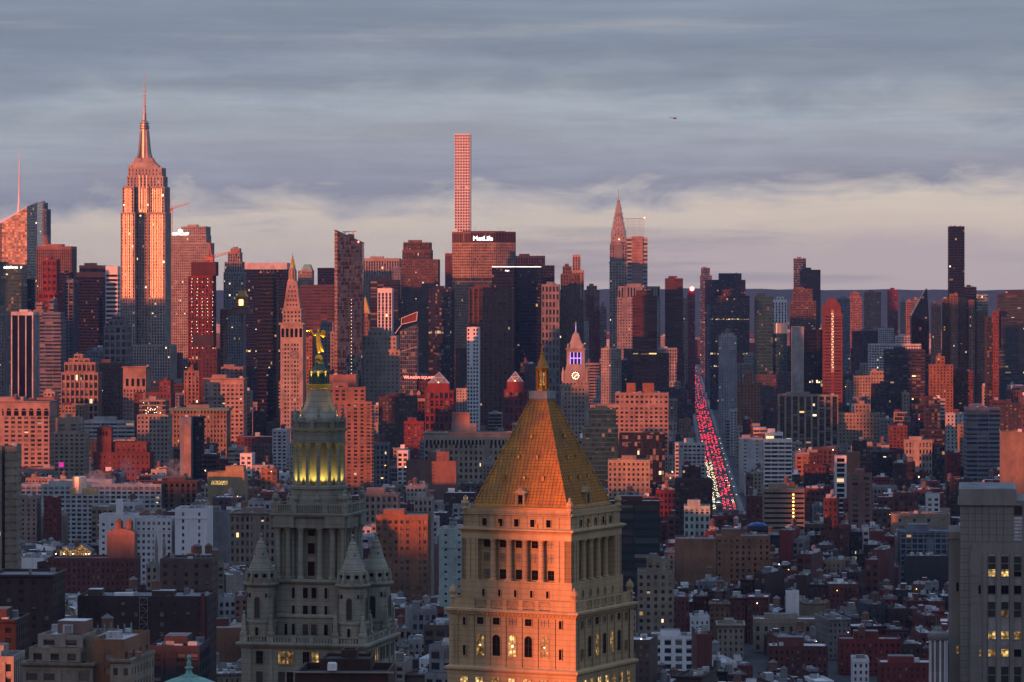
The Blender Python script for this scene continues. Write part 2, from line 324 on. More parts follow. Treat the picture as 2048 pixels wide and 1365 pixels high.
def inset(pts, d):
    cx = sum(p[0] for p in pts) / len(pts); cy = sum(p[1] for p in pts) / len(pts); out = []
    for x, y in pts:
        l = math.hypot(x - cx, y - cy); k = max(0.2, 1 - d * 1.41 / l); out.append((cx + (x - cx) * k, cy + (y - cy) * k))
    return out
def tier(b, pts, z0, z1, s, wm, gm='win', roof='roofgrey', ph=1.0, sides=None, cornice=0.0, back=(2,)):
    """one storey block on a counter-clockwise plan; edge 0 faces the camera"""
    n = len(pts)
    for i in range(n):
        P, Q = pts[i], pts[(i + 1) % n]
        e = None if (i in back) else (s if (i == 0 or sides is None) else (sides if sides != 'blank' else None))
        face(b, P, Q, z0, z1, e, wm, gm)
    W = b.p('wall'); a = [(x, y, z1) for x, y in pts]; i_ = inset(pts, .4); c = [(x, y, z1) for x, y in i_]; r = [(x, y, z1 - ph) for x, y in i_]
    for k in range(n):
        j = (k + 1) % n; W.poly([a[k], a[j], c[j], c[k]], wm); W.poly([c[k], c[j], r[j], r[k]], wm)
    b.p('roof').poly(r, roof)
    if cornice:
        o = inset(pts, -cornice); Cn = b.p('cornice')
        Cn.loft([[(x, y, z1 - 1.3) for x, y in pts], [(x, y, z1 - .6) for x, y in o], [(x, y, z1 + .1) for x, y in o], [(x, y, z1 + .1) for x, y in i_]], wm, cap1=False)
def rect(x0, x1, y0, y1): return [(x0, y0), (x1, y0), (x1, y1), (x0, y1)]
def tank(b, x, y, z, r=1.9, h=3.6, leg=2.5, mat='wood'):
    t = b.n('water_tank'); t.lathe(x, y, [(r, z + leg), (r * .96, z + leg + h)], mat, 12); t.lathe(x, y, [(r * 1.12, z + leg + h), (.08, z + leg + h + r * .75)], 'slate' if R.random() < .5 else mat, 12)
    for sx in (-1, 1):
        for sy in (-1, 1): t.tube((x + sx * r * .7, y + sy * r * .7, z), (x + sx * r * .6, y + sy * r * .6, z + leg), .14, 'steel')
    t.box(x - r * .8, x + r * .8, y - r * .8, y + r * .8, z + leg - .25, z + leg, 'steel')
def clutter(b, x0, x1, y0, y1, z, n, mats=('roofsilver', 'steel', 'grey', 'white')):
    for _ in range(n):
        w, d, h = R.uniform(1, 3.2), R.uniform(1, 3), R.uniform(.8, 2.4)
        if x1 - x0 < w + 1 or y1 - y0 < d + 1: continue
        x, y = R.uniform(x0, x1 - w), R.uniform(y0, y1 - d)
        b.n('rooftop_unit').box(x, x + w, y, y + d, z, z + h, R.choice(mats), bottom=False)
def sign(b, text, px, py, hpx, Y, mat, yoff=-0.6, name='sign'):
    """glowing lettering in the building's own frame (front plane y = yoff), centred on a photo point"""
    c = bpy.data.curves.new(name, 'FONT'); c.body = text; c.align_x = 'CENTER'; c.align_y = 'CENTER'; c.extrude = .15; c.size = hpx / F * Y / .72
    c.materials.append(M[mat]); o = bpy.data.objects.new(name, c); sc.collection.objects.link(o); o.parent = b.root
    o.location = ((X(px, Y) - b.loc[0]), yoff, Z(py, Y)); o.rotation_euler = (rad(90), 0, 0); return o
# obstacles that filler buildings must leave visible: (px0, px1, Y, lowest visible row); footprints: (x0, x1, y0, y1)
OBST = []; FOOT = []; SIL = []      # SIL: silhouettes (Y, [(px0, px1, pytop)])
def tower(name, cat, label, Y, tiers, depth, s, wm, gm='win', yb=760, roof='roofgrey', yaw=GRID, sides=None, pent=True, tanks=0, cl=2, group=None, finish=True, cornice=0.0, side_auto=True, ph=1.0, styles=None):
    """tiers: (px0, px1, pytop[, setback of front m[, depth]]) from the ground up, in photo pixels at the distance Y"""
    s = ST[s] if isinstance(s, str) else s
    x0 = min(t[0] for t in tiers[:1]); ox = X(x0, Y)
    b = B(name, cat, label, (ox, Y, 0), yaw, group); z = 0.0
    k = depth / (Y + depth)
    for i, t in enumerate(tiers):
        a, c, py = t[0], t[1], t[2]; sb = t[3] if len(t) > 3 else i * 2.0; dp = t[4] if len(t) > 4 else max(4, depth - 2 * sb)
        if side_auto:
            if c < VP: c -= (VP - c) * k * .9
            if a > VP: a += (a - VP) * k * .9
        z1 = Z(py, Y); xa, xb = X(a, Y) - ox, X(c, Y) - ox
        b.x0, b.x1, b.y0, b.y1, b.z = xa, xb, sb, sb + dp, z1
        ss = (styles[i] if styles else None) or s
        tier(b, rect(xa, xb, sb, sb + dp), z, z1, ss, wm, gm, roof, ph if z1 - z > 4 else .4, sides, cornice if i == len(tiers) - 1 else cornice * .6)
        z = z1 - .02
    w = b.x1 - b.x0
    zr = b.z - ph
    if s and s['sd'] > 0 and Y < 4700 and w > 7:
        if R.random() < .6:
            for f_ in ((.9,), (.93, .55), (.86,))[R.randrange(3)]: b.n('belt_course').box(b.x0 - .2, b.x1 + .2, b.y0 - .28, b.y0 + .3, b.z * f_, b.z * f_ + .55, wm)
        if R.random() < .35: q_ = b.x0 + w * R.choice((.12, .3, .5, .68)); b.n('blank_bay').box(q_, q_ + min(4.5, w * .18), b.y0 - .07, b.y0 + .2, max(0, b.z - 40), b.z - R.uniform(1, 6), wm)
    if pent and w > 8:
        pw = w * R.uniform(.3, .5); px = b.x0 + R.uniform(.15, .5) * (w - pw); dpt = (b.y1 - b.y0)
        b.n('penthouse').box(px, px + pw, b.y0 + dpt * .3, b.y0 + dpt * .75, zr, zr + R.uniform(2.5, 4.0) + ph * .5, wm, 'roofgrey', bottom=False)
    for _ in range(tanks): tank(b, b.x0 + w * R.uniform(.15, .85), b.y0 + (b.y1 - b.y0) * R.uniform(.15, .8), zr)
    clutter(b, b.x0 + 1, b.x1 - 1, b.y0 + 1, b.y1 - 1, zr, cl)
    OBST.append((tiers[0][0], tiers[0][1], Y, yb)); FOOT.append((ox - 4, ox + X(tiers[0][1], Y) - X(x0, Y) + 4, Y - 6, Y + depth + 6))
    SIL.append((Y, [(t[0], t[1], t[2]) for t in tiers]))
    if finish: b.done()
    return b
# ------------------------------------------------------------------ hero towers in the foreground
def rot4(k):     # quarter turns in plan
    c, s = [(1, 0), (0, 1), (-1, 0), (0, -1)][k]
    return lambda x, y, z: (x * c - y * s, x * s + y * c, z)
def slabring(m, h0, h1, z0, z1, mat):   # square slab, h0 below h1 above (half widths)
    m.sq(0, 0, [(h0, z0), (h1, z1)], mat)
def arch_pts(u, w, z0, z1, n=6):       # outline of an arched opening, (u, z)
    r = w / 2; zs = z1 - r
    return [(u - r, z0), (u + r, z0)] + [(u + r * math.cos(math.pi * k / n), zs + r * math.sin(math.pi * k / n)) for k in range(n + 1)]
def opening(b, T, u, w, z0, z1, d, mat, arch=False, rec=.35, jamb='courtstone', frame=True, under=None):
    """a window as its own part: pane set in a reveal box, with a frame"""
    m = b.n('window', under)
    pts = arch_pts(u, w, z0, z1) if arch else [(u - w / 2, z0), (u + w / 2, z0), (u + w / 2, z1), (u - w / 2, z1)]
    m.poly([T(a, d + .02, z) for a, z in pts], mat)
    f = b.n('window_frame', m); t = .11
    o = [(u + (a - u) * (1 + .22 / max(.5, w)), z + (.12 if z > (z0 + z1) / 2 else -.12)) for a, z in pts]
    for k in range(len(pts)):
        j = (k + 1) % len(pts)
        f.poly([T(*[(pts[k][0]), d + .16, pts[k][1]]), T(pts[j][0], d + .16, pts[j][1]), T(o[j][0], d + .16, o[j][1]), T(o[k][0], d + .16, o[k][1])], jamb)
        f.poly([T(pts[k][0], d + .16, pts[k][1]), T(pts[j][0], d + .16, pts[j][1]), T(pts[j][0], d + .02, pts[j][1]), T(pts[k][0], d + .02, pts[k][1])], jamb)
    if frame:
        zm = z0 + (z1 - z0) * .52
        for (a0, a1, c0, c1) in ((u - .04, u + .04, z0, z1), (u - w / 2, u + w / 2, zm, zm + .09)):
            f.poly([T(a0, d + .05, c0), T(a1, d + .05, c0), T(a1, d + .05, c1), T(a0, d + .05, c1)], 'charcoal')

def courthouse():
    th = rad(-26); Y0 = 750.0; sc_ = F / Y0
    b = B('courthouse_tower', 'courthouse', 'pale stone courthouse tower with columns under a steep gold tiled pyramid roof', (X(1084.5, Y0), Y0, 0), th)
    W = b.p('wall'); st_ = 'courtstone'
    zc = lambda py, hw: CH - (py - HZ) / F * (Y0 - 1.337 * hw)
    h1, h2, h3, h4 = 14.1, 12.34, 12.05, 10.5
    zA, zB = zc(1345, h1), zc(1226, h1); zB2 = zB + 1.3; zC = zc(1167, h2); zD = zc(1084, h2); zE = zc(1062, h2); zF = zc(1034, h3); zG = zc(1022, h3); zR = zc(1021, h4)
    W.sq(0, 0, [(15.2, 0), (15.2, zA - 8)], st_); W.sq(0, 0, [(14.5, zA - 8), (14.5, zA - .8)], st_)
    W.sq(0, 0, [(h1 - .15, zA - .8), (h1 - .15, zB - 1.2)], st_)
    C1 = b.n('cornice'); C1.sq(0, 0, [(14.5, zA - .85), (15.0, zA - .45), (15.0, zA), (14.2, zA + .35)], st_)
    C2 = b.n('cornice'); C2.sq(0, 0, [(h1 - .1, zB - 1.6), (h1 + .35, zB - .9), (h1 + .95, zB - .4), (h1 + .95, zB), (h1 + .3, zB + .1)], st_)
    W.sq(0, 0, [(h2 + .2, zB), (h2 + .2, zC)], st_)
    W.sq(0, 0, [(h2 - 1.5, zC), (h2 - 1.5, zD)], st_)           # recessed wall behind the columns
    E = b.n('entablature'); E.sq(0, 0, [(h2, zD), (h2, zE - .9), (h2 + .25, zE - .6), (h2 + .75, zE - .3), (h2 + .75, zE), (h2 + .1, zE + .2)], st_)
    A = b.n('attic'); A.sq(0, 0, [(h3, zE + .1), (h3, zF - .15), (h3 + .35, zF), (h3 + .35, zF + .15), (h3 - .05, zF + .2), (h3 - .05, zG), (h3 - .5, zG), (h3 - .5, zG - .6)], st_)
    b.p('roof_deck').box(-h3 + .5, h3 - .5, -h3 + .5, h3 - .5, zG - .8, zG - .6, 'roofgrey')
    cols = (.72, .36); pitch = 3.6
    lit1 = {0: 'pane_dim', 1: 'pane_dark', 2: 'pane_lit', 3: 'pane_dark', 4: 'pane_dark'}
    for k in range(4):
        r = rot4(k); vis = k in (0, 1)
        T = lambda u, d, z, r=r: r(u, -d, z)          # u along the face, d outward distance from the centre
        # lower stage: pilasters, paired rows of windows, arches
        for i in range(7):
            u = (i - 3) * pitch * 1.0 + (0 if abs(i - 3) < 3.5 else 0)
            if i in (0, 6): u *= 1.02
            W.poly([T(u - pitch / 2 - .42, h1 + .12, zA + .3), T(u - pitch / 2 + .42, h1 + .12, zA + .3), T(u - pitch / 2 + .42, h1 + .12, zB - 1.5), T(u - pitch / 2 - .42, h1 + .12, zB - 1.5)], st_)
            for e in (-.42, .42): W.poly([T(u - pitch / 2 + e, h1 + .12, zA + .3), T(u - pitch / 2 + e, h1 - .2, zA + .3), T(u - pitch / 2 + e, h1 - .2, zB - 1.5), T(u - pitch / 2 + e, h1 + .12, zB - 1.5)], st_)
        W.poly([T(3.5 * pitch - .3, h1 + .12, zA), T(h1 + .12, h1 + .12, zA), T(h1 + .12, h1 + .12, zB - 1.4), T(3.5 * pitch - .3, h1 + .12, zB - 1.4)], st_)
        W.poly([T(-h1 - .12, h1 + .12, zA), T(-3.5 * pitch + .3, h1 + .12, zA), T(-3.5 * pitch + .3, h1 + .12, zB - 1.4), T(-h1 - .12, h1 + .12, zB - 1.4)], st_)
        if vis:
            for i in range(5):
                u = (i - 2) * pitch
                opening(b, T, u, 1.75, zc(1320, h1) , zc(1277, h1), h1 - .13, ('pane_dim' if (i + k) % 2 == 0 else 'pane_dark') if not (k == 0 and i == 2) else 'pane_lit', True, jamb=st_)
                if k == 0 and i in (0, 2, 4): b.n('chandelier').ball(T(u, h1 - .02, zc(1299, h1)), .2 if i == 2 else .11, 'bulb', 6)
                opening(b, T, u, 1.5, zc(1257, h1), zc(1243, h1), h1 - .13, ['pane_dark', 'pane_curtain'][R.random() < .3], jamb=st_)
                opening(b, T, u, .55, zc(1199, h2), zc(1185, h2), h2 + .22, 'pane_dark', jamb=st_, frame=False)
                # lattice panel of the balustrade
                L_ = b.n('balustrade_lattice'); za, ze = zB + .25, zB + 1.75; w_ = 1.32
                L_.poly([T(u - w_, h1 - .35, za), T(u + w_, h1 - .35, za), T(u + w_, h1 - .35, ze), T(u - w_, h1 - .35, ze)], 'charcoal')
                for q in range(7):
                    for sg in (-1, 1):
                        ua = u - w_ + 2 * w_ * q / 6
                        p1 = (max(u - w_, min(u + w_, ua)), za if True else ze); ub = ua + sg * 1.3
                        f_ = 1.0
                        if ub > u + w_: f_ = (u + w_ - ua) / 1.3
                        if ub < u - w_: f_ = (ua - u + w_) / 1.3
                        if f_ < .08: continue
                        ub = ua + sg * 1.3 * f_; zb_ = za + (ze - za) * f_
                        L_.poly([T(ua - .13, h1 - .30, za), T(ua + .13, h1 - .30, za), T(ub + .13, h1 - .30, zb_), T(ub - .13, h1 - .30, zb_)], st_)
                # three rows behind the columns
                for (ya, yb_) in ((1101, 1086), (1130, 1112), (1165, 1145)):
                    opening(b, T, u, 1.45, zc(ya, h2), zc(yb_, h2), h2 - 1.48, 'pane_curtain' if ya == 1130 else ('pane_dark' if R.random() < .7 else 'pane_curtain'), jamb=st_)
                opening(b, T, u, 1.0, zc(1057, h3), zc(1042, h3), h3 + .01, 'pane_dark', jamb=st_, frame=False)
                opening(b, T, u, 1.7, zA - 4.6, zA - 1.9, 14.5, 'pane_lit' if (k == 0 and i in (0, 2, 3)) or (k == 1 and i < 3) else 'pane_dim', jamb=st_)
            for i in (-3, 3):
                opening(b, T, i * pitch, .6, zc(1322, h1), zc(1301, h1), h1 + .02, 'pane_dark', jamb=st_, frame=False)
                opening(b, T, i * pitch, .6, zc(1260, h1), zc(1244, h1), h1 + .02, 'pane_dark', jamb=st_, frame=False)
                opening(b, T, i * pitch * .99, 1.7, zA - 4.6, zA - 1.9, 14.5, 'pane_lit' if i < 0 else 'pane_dim', jamb=st_)
        # balustrade wall, columns, corner piers
        for (ua, ub) in [(-h1, -2.5 * pitch + .45)] + [((i - 2) * pitch + 1.34, (i - 1) * pitch - 1.34) for i in range(4)] + [(2.5 * pitch - .45, h1)]:
            W.box(*(lambda p, q: (min(p[0], q[0]), max(p[0], q[0]), min(p[1], q[1]), max(p[1], q[1])))(T(ua, h1 - .15, 0), T(ub, h1 - .6, 0)), zB + .05, zB + 1.9, st_)
        a, c = T(-h1 + .02, h1 - .12, 0), T(h1 - .02, h1 - .62, 0)
        b.n('rail').box(min(a[0], c[0]), max(a[0], c[0]), min(a[1], c[1]), max(a[1], c[1]), zB + 1.9, zB + 2.15, st_)
        for i in range(4):
            u = (i - 1.5) * pitch; c_ = b.n('column'); x, y, _ = T(u, h2 - .62, 0); c_.smooth = False
            c_.lathe(x, y, [(.78, zC), (.78, zC + .35), (.64, zC + .5), (.62, zC + 3), (.53, zD - .7), (.56, zD - .62), (.80, zD - .15), (.80, zD)], st_, 16)
            c_.box(x - .78, x + .78, y - .78, y + .78, zC - .02, zC + .22, st_)
        for sg in (-1, 1):
            a, c = T(sg * 2.5 * pitch - sg * .35, h2 - .02, 0), T(sg * h2 - sg * .02, h2 - 1.9, 0)
            W.box(min(a[0], c[0]), max(a[0], c[0]), min(a[1], c[1]), max(a[1], c[1]), zC, zD + .05, st_)
            for v_ in (2.62, 2.95):     # grooves that read as pilasters on the corner piers
                W.poly([T(sg * v_ * pitch - .55, h2 + .14, zC), T(sg * v_ * pitch + .3, h2 + .14, zC), T(sg * v_ * pitch + .3, h2 + .14, zD), T(sg * v_ * pitch - .55, h2 + .14, zD)], st_)
                for e in (-.55, .3): W.poly([T(sg * v_ * pitch + e, h2 + .14, zC), T(sg * v_ * pitch + e, h2 - .1, zC), T(sg * v_ * pitch + e, h2 - .1, zD), T(sg * v_ * pitch + e, h2 + .14, zD)], st_)
        for i in range(6):     # attic pilasters
            u = (i - 2.5) * pitch
            a, c = T(u - .55, h3 + .16, 0), T(u + .55, h3 - .1, 0)
            A.box(min(a[0], c[0]), max(a[0], c[0]), min(a[1], c[1]), max(a[1], c[1]), zE + .2, zF - .2, st_)
        dn = b.n('dentil_course')
        for i in range(34):
            u = -h1 + .5 + i * (2 * h1 - 1) / 33; a, c = T(u - .2, h1 + .55, 0), T(u + .2, h1, 0)
            dn.box(min(a[0], c[0]), max(a[0], c[0]), min(a[1], c[1]), max(a[1], c[1]), zB - 1.05, zB - .7, st_)
        for i in range(48):
            u = -h3 + .2 + i * (2 * h3 - .4) / 47; a, c = T(u - .1, h3 + .3, 0), T(u + .1, h3 + .1, 0)
            dn.box(min(a[0], c[0]), max(a[0], c[0]), min(a[1], c[1]), max(a[1], c[1]), zF + .15, zF + .42, st_)
    # eagles / urns at the corners
    for sx in (-1, 1):
        for sy in (-1, 1):
            u = b.n('corner_ornament'); x, y = sx * (h3 - .3), sy * (h3 - .3)
            u.lathe(x, y, [(.75, zG - .1), (.55, zG + .4), (.85, zG + 1.0), (.6, zG + 1.6), (.25, zG + 2.0), (.35, zG + 2.3), (.02, zG + 2.6)], st_, 8)
            u = b.n('corner_ornament'); x, y = sx * (h1 - .5), sy * (h1 - .5)
            u.lathe(x, y, [(.8, zB + 2.1), (.6, zB + 2.6), (.9, zB + 3.3), (.7, zB + 4.0), (.3, zB + 4.4), (.02, zB + 4.9)], st_, 8)
    # pyramid
    zT = zc(800, 1.7); G = b.p('pyramid_roof'); hb, ht = h4, 1.75
    G.sq(0, 0, [(hb + .3, zR - .2), (hb + .3, zR + .25), (hb - .15, zR + .9), (ht, zT)], 'gold')
    hw_at = lambda z: hb - .15 + (ht - hb + .15) * (z - zR - .9) / (zT - zR - .9)
    rib = b.n('standing_seam')
    for k in range(4):
        r = rot4(k); T = lambda u, d, z, r=r: r(u, -d, z)
        N = 26
        for i in range(1, N):
            u = -hb + 2 * hb * i / N
            # a seam runs straight up the slope until the hip cuts it
            zt = zR + .9 + (zT - zR - .9) * min(1.0, (hb - .15 - abs(u)) / (hb - .15 - ht)) if abs(u) > ht else zT
            if zt - zR < 1.2: continue
            a0, a1 = hw_at(zR + .9), hw_at(zt)
            for e0, e1, o0, o1 in ((-.06, .06, .11, .11), (-.06, -.06, 0, .11), (.06, .06, 0, .11)):
                rib.poly([T(u + e0, a0 + o0, zR + .9), T(u + e1, a0 + o1, zR + .9), T(u + e1, a1 + o1, zt), T(u + e0, a1 + o0, zt)], 'gold')
        hip = b.n('hip_ridge'); p0 = r(-hb + .15, -hb + .15, zR + .9); p1 = r(-ht, -ht, zT); hip.tube(p0, p1, .24, 'gold', 6)
        for i in range(13):
            f_ = (i + .5) / 13; b.n('hip_knob').ball(tuple(p0[q] + (p1[q] - p0[q]) * f_ + (.22 if q == 2 else 0) for q in range(3)), .26, 'gold', 6)
        # small vents and one pedimented dormer per face
        for (zz, us) in ((1051, (-3.9, 4.6)), (958, (-4.6, 0.0, 4.2)), (917, (-2.1, 2.1)), (876, (0.0,))):
            z = CH - (zz - HZ) / F * (Y0 - 7)
            for u in us:
                d = hw_at(z); v = b.n('roof_vent')
                for (ua, ub, da, db, za, ze, m_) in ((-.26, .26, d - .3, d + .32, z - .3, z + .62, 'gold'),):
                    a, c = T(u + ua, db, 0), T(u + ub, da, 0); v.box(min(a[0], c[0]), max(a[0], c[0]), min(a[1], c[1]), max(a[1], c[1]), za, ze, m_)
                v.poly([T(u - .15, d + .33, z), T(u + .15, d + .33, z), T(u + .15, d + .33, z + .45), T(u - .15, d + .33, z + .45)], 'pane_dim')
        d0 = hb - .2; D = b.n('dormer'); zz0, zz1 = zR + .4, zR + 3.2
        a, c = T(-1.05, d0, 0), T(1.05, d0 - 2.6, 0); D.box(min(a[0], c[0]), max(a[0], c[0]), min(a[1], c[1]), max(a[1], c[1]), zz0, zz1, st_)
        D.loft([[T(-1.45, d0 + .25, zz1), T(1.45, d0 + .25, zz1), T(0, d0 + .25, zz1 + 1.1)], [T(-1.45, d0 - 3.0, zz1), T(1.45, d0 - 3.0, zz1), T(0, d0 - 3.0, zz1 + 1.1)]], st_, cap0=True)
        D.poly([T(-.5, d0 + .03, zz0 + .3), T(.5, d0 + .03, zz0 + .3), T(.5, d0 + .03, zz1 - .4), T(-.5, d0 + .03, zz1 - .4)], 'pane_dark')
        for e in (-.85, .85): D.tube(T(e, d0 + .12, zz0), T(e, d0 + .12, zz1), .18, st_, 8)
    P = b.n('lantern_platform'); zP = zc(783, 2); P.sq(0, 0, [(ht + .15, zT - .1), (ht + .35, zT + .3), (2.05, zT + .5), (2.05, zP)], 'concrete')
    Ln = b.n('lantern'); z0 = zP; z1 = CH - (736 - HZ) / F * Y0
    Ln.lathe(0, 0, [(1.35, z0), (1.35, z0 + .5), (1.0, z0 + .6), (1.0, z1 - .5)], 'oldgold', 8, rad(22.5))
    for k in range(8):
        a = k * math.pi / 4 + rad(22.5); Ln.tube((1.15 * math.cos(a), 1.15 * math.sin(a), z0 + .5), (1.15 * math.cos(a), 1.15 * math.sin(a), z1 - .4), .17, 'oldgold', 6)
        a += rad(22.5); n_ = (math.cos(a), math.sin(a)); t_ = (-n_[1], n_[0]); r_ = .94
        Ln.poly([(n_[0] * r_ + t_[0] * e, n_[1] * r_ + t_[1] * e, z) for e, z in ((-.22, z0 + 1.2), (.22, z0 + 1.2), (.22, z1 - 1.0), (0, z1 - .7), (-.22, z1 - 1.0))], 'pane_dim')
    zt = CH - (693 - HZ) / F * Y0
    Sp = b.n('lantern_spire'); Sp.lathe(0, 0, [(1.45, z1 - .5), (1.5, z1), (1.15, z1 + .25), (.95, z1 + 1.0), (.55, z1 + 1.9), (.34, z1 + 2.8), (.42, z1 + 3.0), (.2, z1 + 3.3), (.11, z1 + 4.6), (.2, z1 + 4.75), (.07, z1 + 5.0), (.03, zt)], 'oldgold', 10)
    b.done()
    OBST.append((895, 1276, 730, 1500)); FOOT.append((b.loc[0] - 22, b.loc[0] + 22, 725, 780)); SIL.append((720, [(897, 1273, 1220), (924, 1245, 1062), (950, 1218, 1012), (1000, 1175, 905), (1060, 1110, 790)]))
courthouse()

def municipal():
    Y0 = 600.0; th = rad(-12); g = 'granite'
    b = B('municipal_tower', 'office tower', 'weathered granite wedding cake tower with round lit colonnade and corner turrets', (X(638.5, Y0), Y0, 0), th)
    zf = lambda py, hw=0: CH - (py - HZ) / F * (Y0 - hw)
    W = b.p('wall'); cz, sz = math.cos, math.sin
    hT, hB, d = 10.55, 6.0, 7.7
    zT = zf(1288, hT)          # terrace cornice
    # main shaft below the terrace
    W.sq(0, 0, [(hT + .6, 0), (hT + .6, zT - 9), (hT - .25, zT - 9), (hT - .25, zT - .5)], g)
    c = b.n('cornice'); c.sq(0, 0, [(hT - .2, zT - 1.0), (hT + .2, zT - .6), (hT + .55, zT - .25), (hT + .55, zT + .05), (hT - .2, zT + .15)], g)
    bal = b.n('balustrade'); zb1 = zT + 1.15
    for k in range(4):
        r = rot4(k); T = lambda u, dd, z, r=r: r(u, -dd, z)
        for u0, u1 in ((-hT, -hT + 1.2), (-6.0, -4.9), (-1.9, -1.1), (1.1, 1.9), (4.9, 6.0), (hT - 1.2, hT)):
            a, e = T(u0, hT - .05, 0), T(u1, hT - .55, 0); bal.box(min(a[0], e[0]), max(a[0], e[0]), min(a[1], e[1]), max(a[1], e[1]), zT, zb1 + .1, g)
        a, e = T(-hT, hT - .1, 0), T(hT, hT - .5, 0); bal.box(min(a[0], e[0]), max(a[0], e[0]), min(a[1], e[1]), max(a[1], e[1]), zb1 - .22, zb1, g)
        n_ = 44
        for i in range(n_):
            u = -hT + (i + .5) * 2 * hT / n_; x, y, _ = T(u, hT - .3, 0); bal.box(x - .11, x + .11, y - .11, y + .11, zT, zb1 - .2, g, bottom=False)
        if k in (0, 1):
            for i, u in enumerate((-7.2, -3.5, -2.1, .6, 2.1, 4.9, 7.6)):
                for j in range(3):
                    opening(b, T, u, 1.15, zT - 3.4 - 3.3 * j, zT - 1.35 - 3.3 * j, hT - .24 if j < 2 else hT - .24, 'pane_lit' if (k == 0 and j == 0 and i == 4) else ('pane_dim' if (j == 0 and i in (1, 2)) else ('pane_green' if (i + j) % 3 else 'pane_dark')), jamb=g)
            for u in (-8.9, -5.3, 6.3, 9.2):
                W.poly([T(u - .3, hT - .1, zT - 12), T(u + .3, hT - .1, zT - 12), T(u + .3, hT - .1, zT - 1), T(u - .3, hT - .1, zT - 1)], g)
    # obelisks on the terrace corners
    for k in range(4):
        r = rot4(k)
        for (u, v) in ((-hT + .6, -hT + .6), (-5.4, -hT + .6), (5.4, -hT + .6)):
            x, y, _ = r(u, v, 0); o = b.n('obelisk'); o.sq(x, y, [(.55, zb1 - .1), (.55, zb1 + .5), (.42, zb1 + .6), (.26, zb1 + 3.2), (.02, zb1 + 3.7)], g)
            o.ball((x, y, zb1 + 3.8), .2, g, 8)
    # block between the turrets
    zC0 = zf(1160, hB)
    W.sq(0, 0, [(hB - .1, zT), (hB - .1, zC0 - .6)], g)
    c = b.n('string_course'); c.sq(0, 0, [(hB - .08, zf(1238, hB)), (hB + .15, zf(1237, hB) + .1), (hB + .15, zf(1236, hB) + .35), (hB - .08, zf(1234, hB) + .4)], g)
    c = b.n('cornice'); c.sq(0, 0, [(hB - .05, zC0 - .8), (hB + .5, zC0 - .35), (hB + .55, zC0), (hB, zC0 + .1)], g)
    for k in (0, 1):
        r = rot4(k); T = lambda u, dd, z, r=r: r(u, -dd, z)
        for (ya, yb_) in ((1197.5, 1176), (1234, 1212)):
            for u, w in ((-2.75, .5), (-.72, .85), (.72, .85), (2.75, .5)): opening(b, T, u, w, zf(ya, hB), zf(yb_, hB), hB - .09, 'pane_dark', jamb=g, frame=False)
        for u, w in ((-4.0, .45), (-2.75, .5), (-.72, .95), (.72, .95), (2.75, .65), (4.0, .4)): opening(b, T, u, w, zf(1271, hB), zf(1249, hB), hB - .09, 'pane_green' if abs(u) < 1 else 'pane_dark', jamb=g, frame=False)
    # colonnaded stage
    zC1 = zf(1057, hB)
    W.sq(0, 0, [(hB - 1.5, zC0), (hB - 1.5, zC1)], g)
    for k in range(4):
        r = rot4(k); T = lambda u, dd, z, r=r: r(u, -dd, z)
        for u in (-5.5, -3.75, -1.62, 1.62, 3.75, 5.5):
            for q, dd in ((0, hB - .45), (1, hB - 1.35)):
                if q and abs(u) < 3: continue
                x, y, _ = T(u * (1 if q == 0 else .86), dd, 0); m_ = b.n('column')
                m_.lathe(x, y, [(.62, zC0), (.62, zC0 + .3), (.48, zC0 + .45), (.42, zC1 - .8), (.44, zC1 - .75), (.66, zC1 - .1), (.66, zC1)], g, 12)
        if k in (0, 1):
            for (ya, yb_) in ((1153, 1124), (1109, 1087), (1073, 1060)): opening(b, T, -.1, 1.2, zf(ya, hB - 1), zf(yb_, hB - 1), hB - 1.49, 'pane_dark', jamb=g, frame=False)
    zE1 = zf(1030, hB)
    c = b.n('entablature'); c.sq(0, 0, [(hB, zC1), (hB, zE1 - .7), (hB + .5, zE1 - .25), (hB + .62, zE1), (hB + .62, zE1 + .15), (hB - .1, zE1 + .25)], g)
    for k in range(4):
        r = rot4(k); T = lambda u, dd, z, r=r: r(u, -dd, z)
        for u0, u1 in ((-hB, -2.6), (2.6, hB)):
            a, e = T(u0, hB + .45, 0), T(u1, hB - .4, 0); c.box(min(a[0], e[0]), max(a[0], e[0]), min(a[1], e[1]), max(a[1], e[1]), zC1 + .1, zE1 + .22, g)
    bal = b.n('balustrade'); zq = zf(1009, hB)
    for k in range(4):
        r = rot4(k); T = lambda u, dd, z, r=r: r(u, -dd, z)
        for u0, u1 in ((-hB - .3, -hB + .7), (-3.0, -2.2), (2.2, 3.0), (hB - .7, hB + .3)):
            a, e = T(u0, hB + .2, 0), T(u1, hB - .25, 0); bal.box(min(a[0], e[0]), max(a[0], e[0]), min(a[1], e[1]), max(a[1], e[1]), zE1, zq + .12, g)
        a, e = T(-hB, hB + .15, 0), T(hB, hB - .2, 0); bal.box(min(a[0], e[0]), max(a[0], e[0]), min(a[1], e[1]), max(a[1], e[1]), zq - .2, zq, g)
        for i in range(30):
            u = -hB + (i + .5) * 2 * hB / 30; x, y, _ = T(u, hB, 0); bal.box(x - .09, x + .09, y - .09, y + .09, zE1, zq - .18, g, bottom=False)
    for sx in (-1, 1):
        for sy in (-1, 1):
            u = b.n('urn'); u.lathe(sx * (hB - .2), sy * (hB - .2), [(.4, zq), (.3, zq + .4), (.62, zq + 1.0), (.5, zq + 1.6), (.2, zq + 1.8), (.3, zq + 2.1), (.02, zq + 2.5)], g, 10)
    # round stages
    zp = zf(971); r0 = 115 / 2 / 12.17
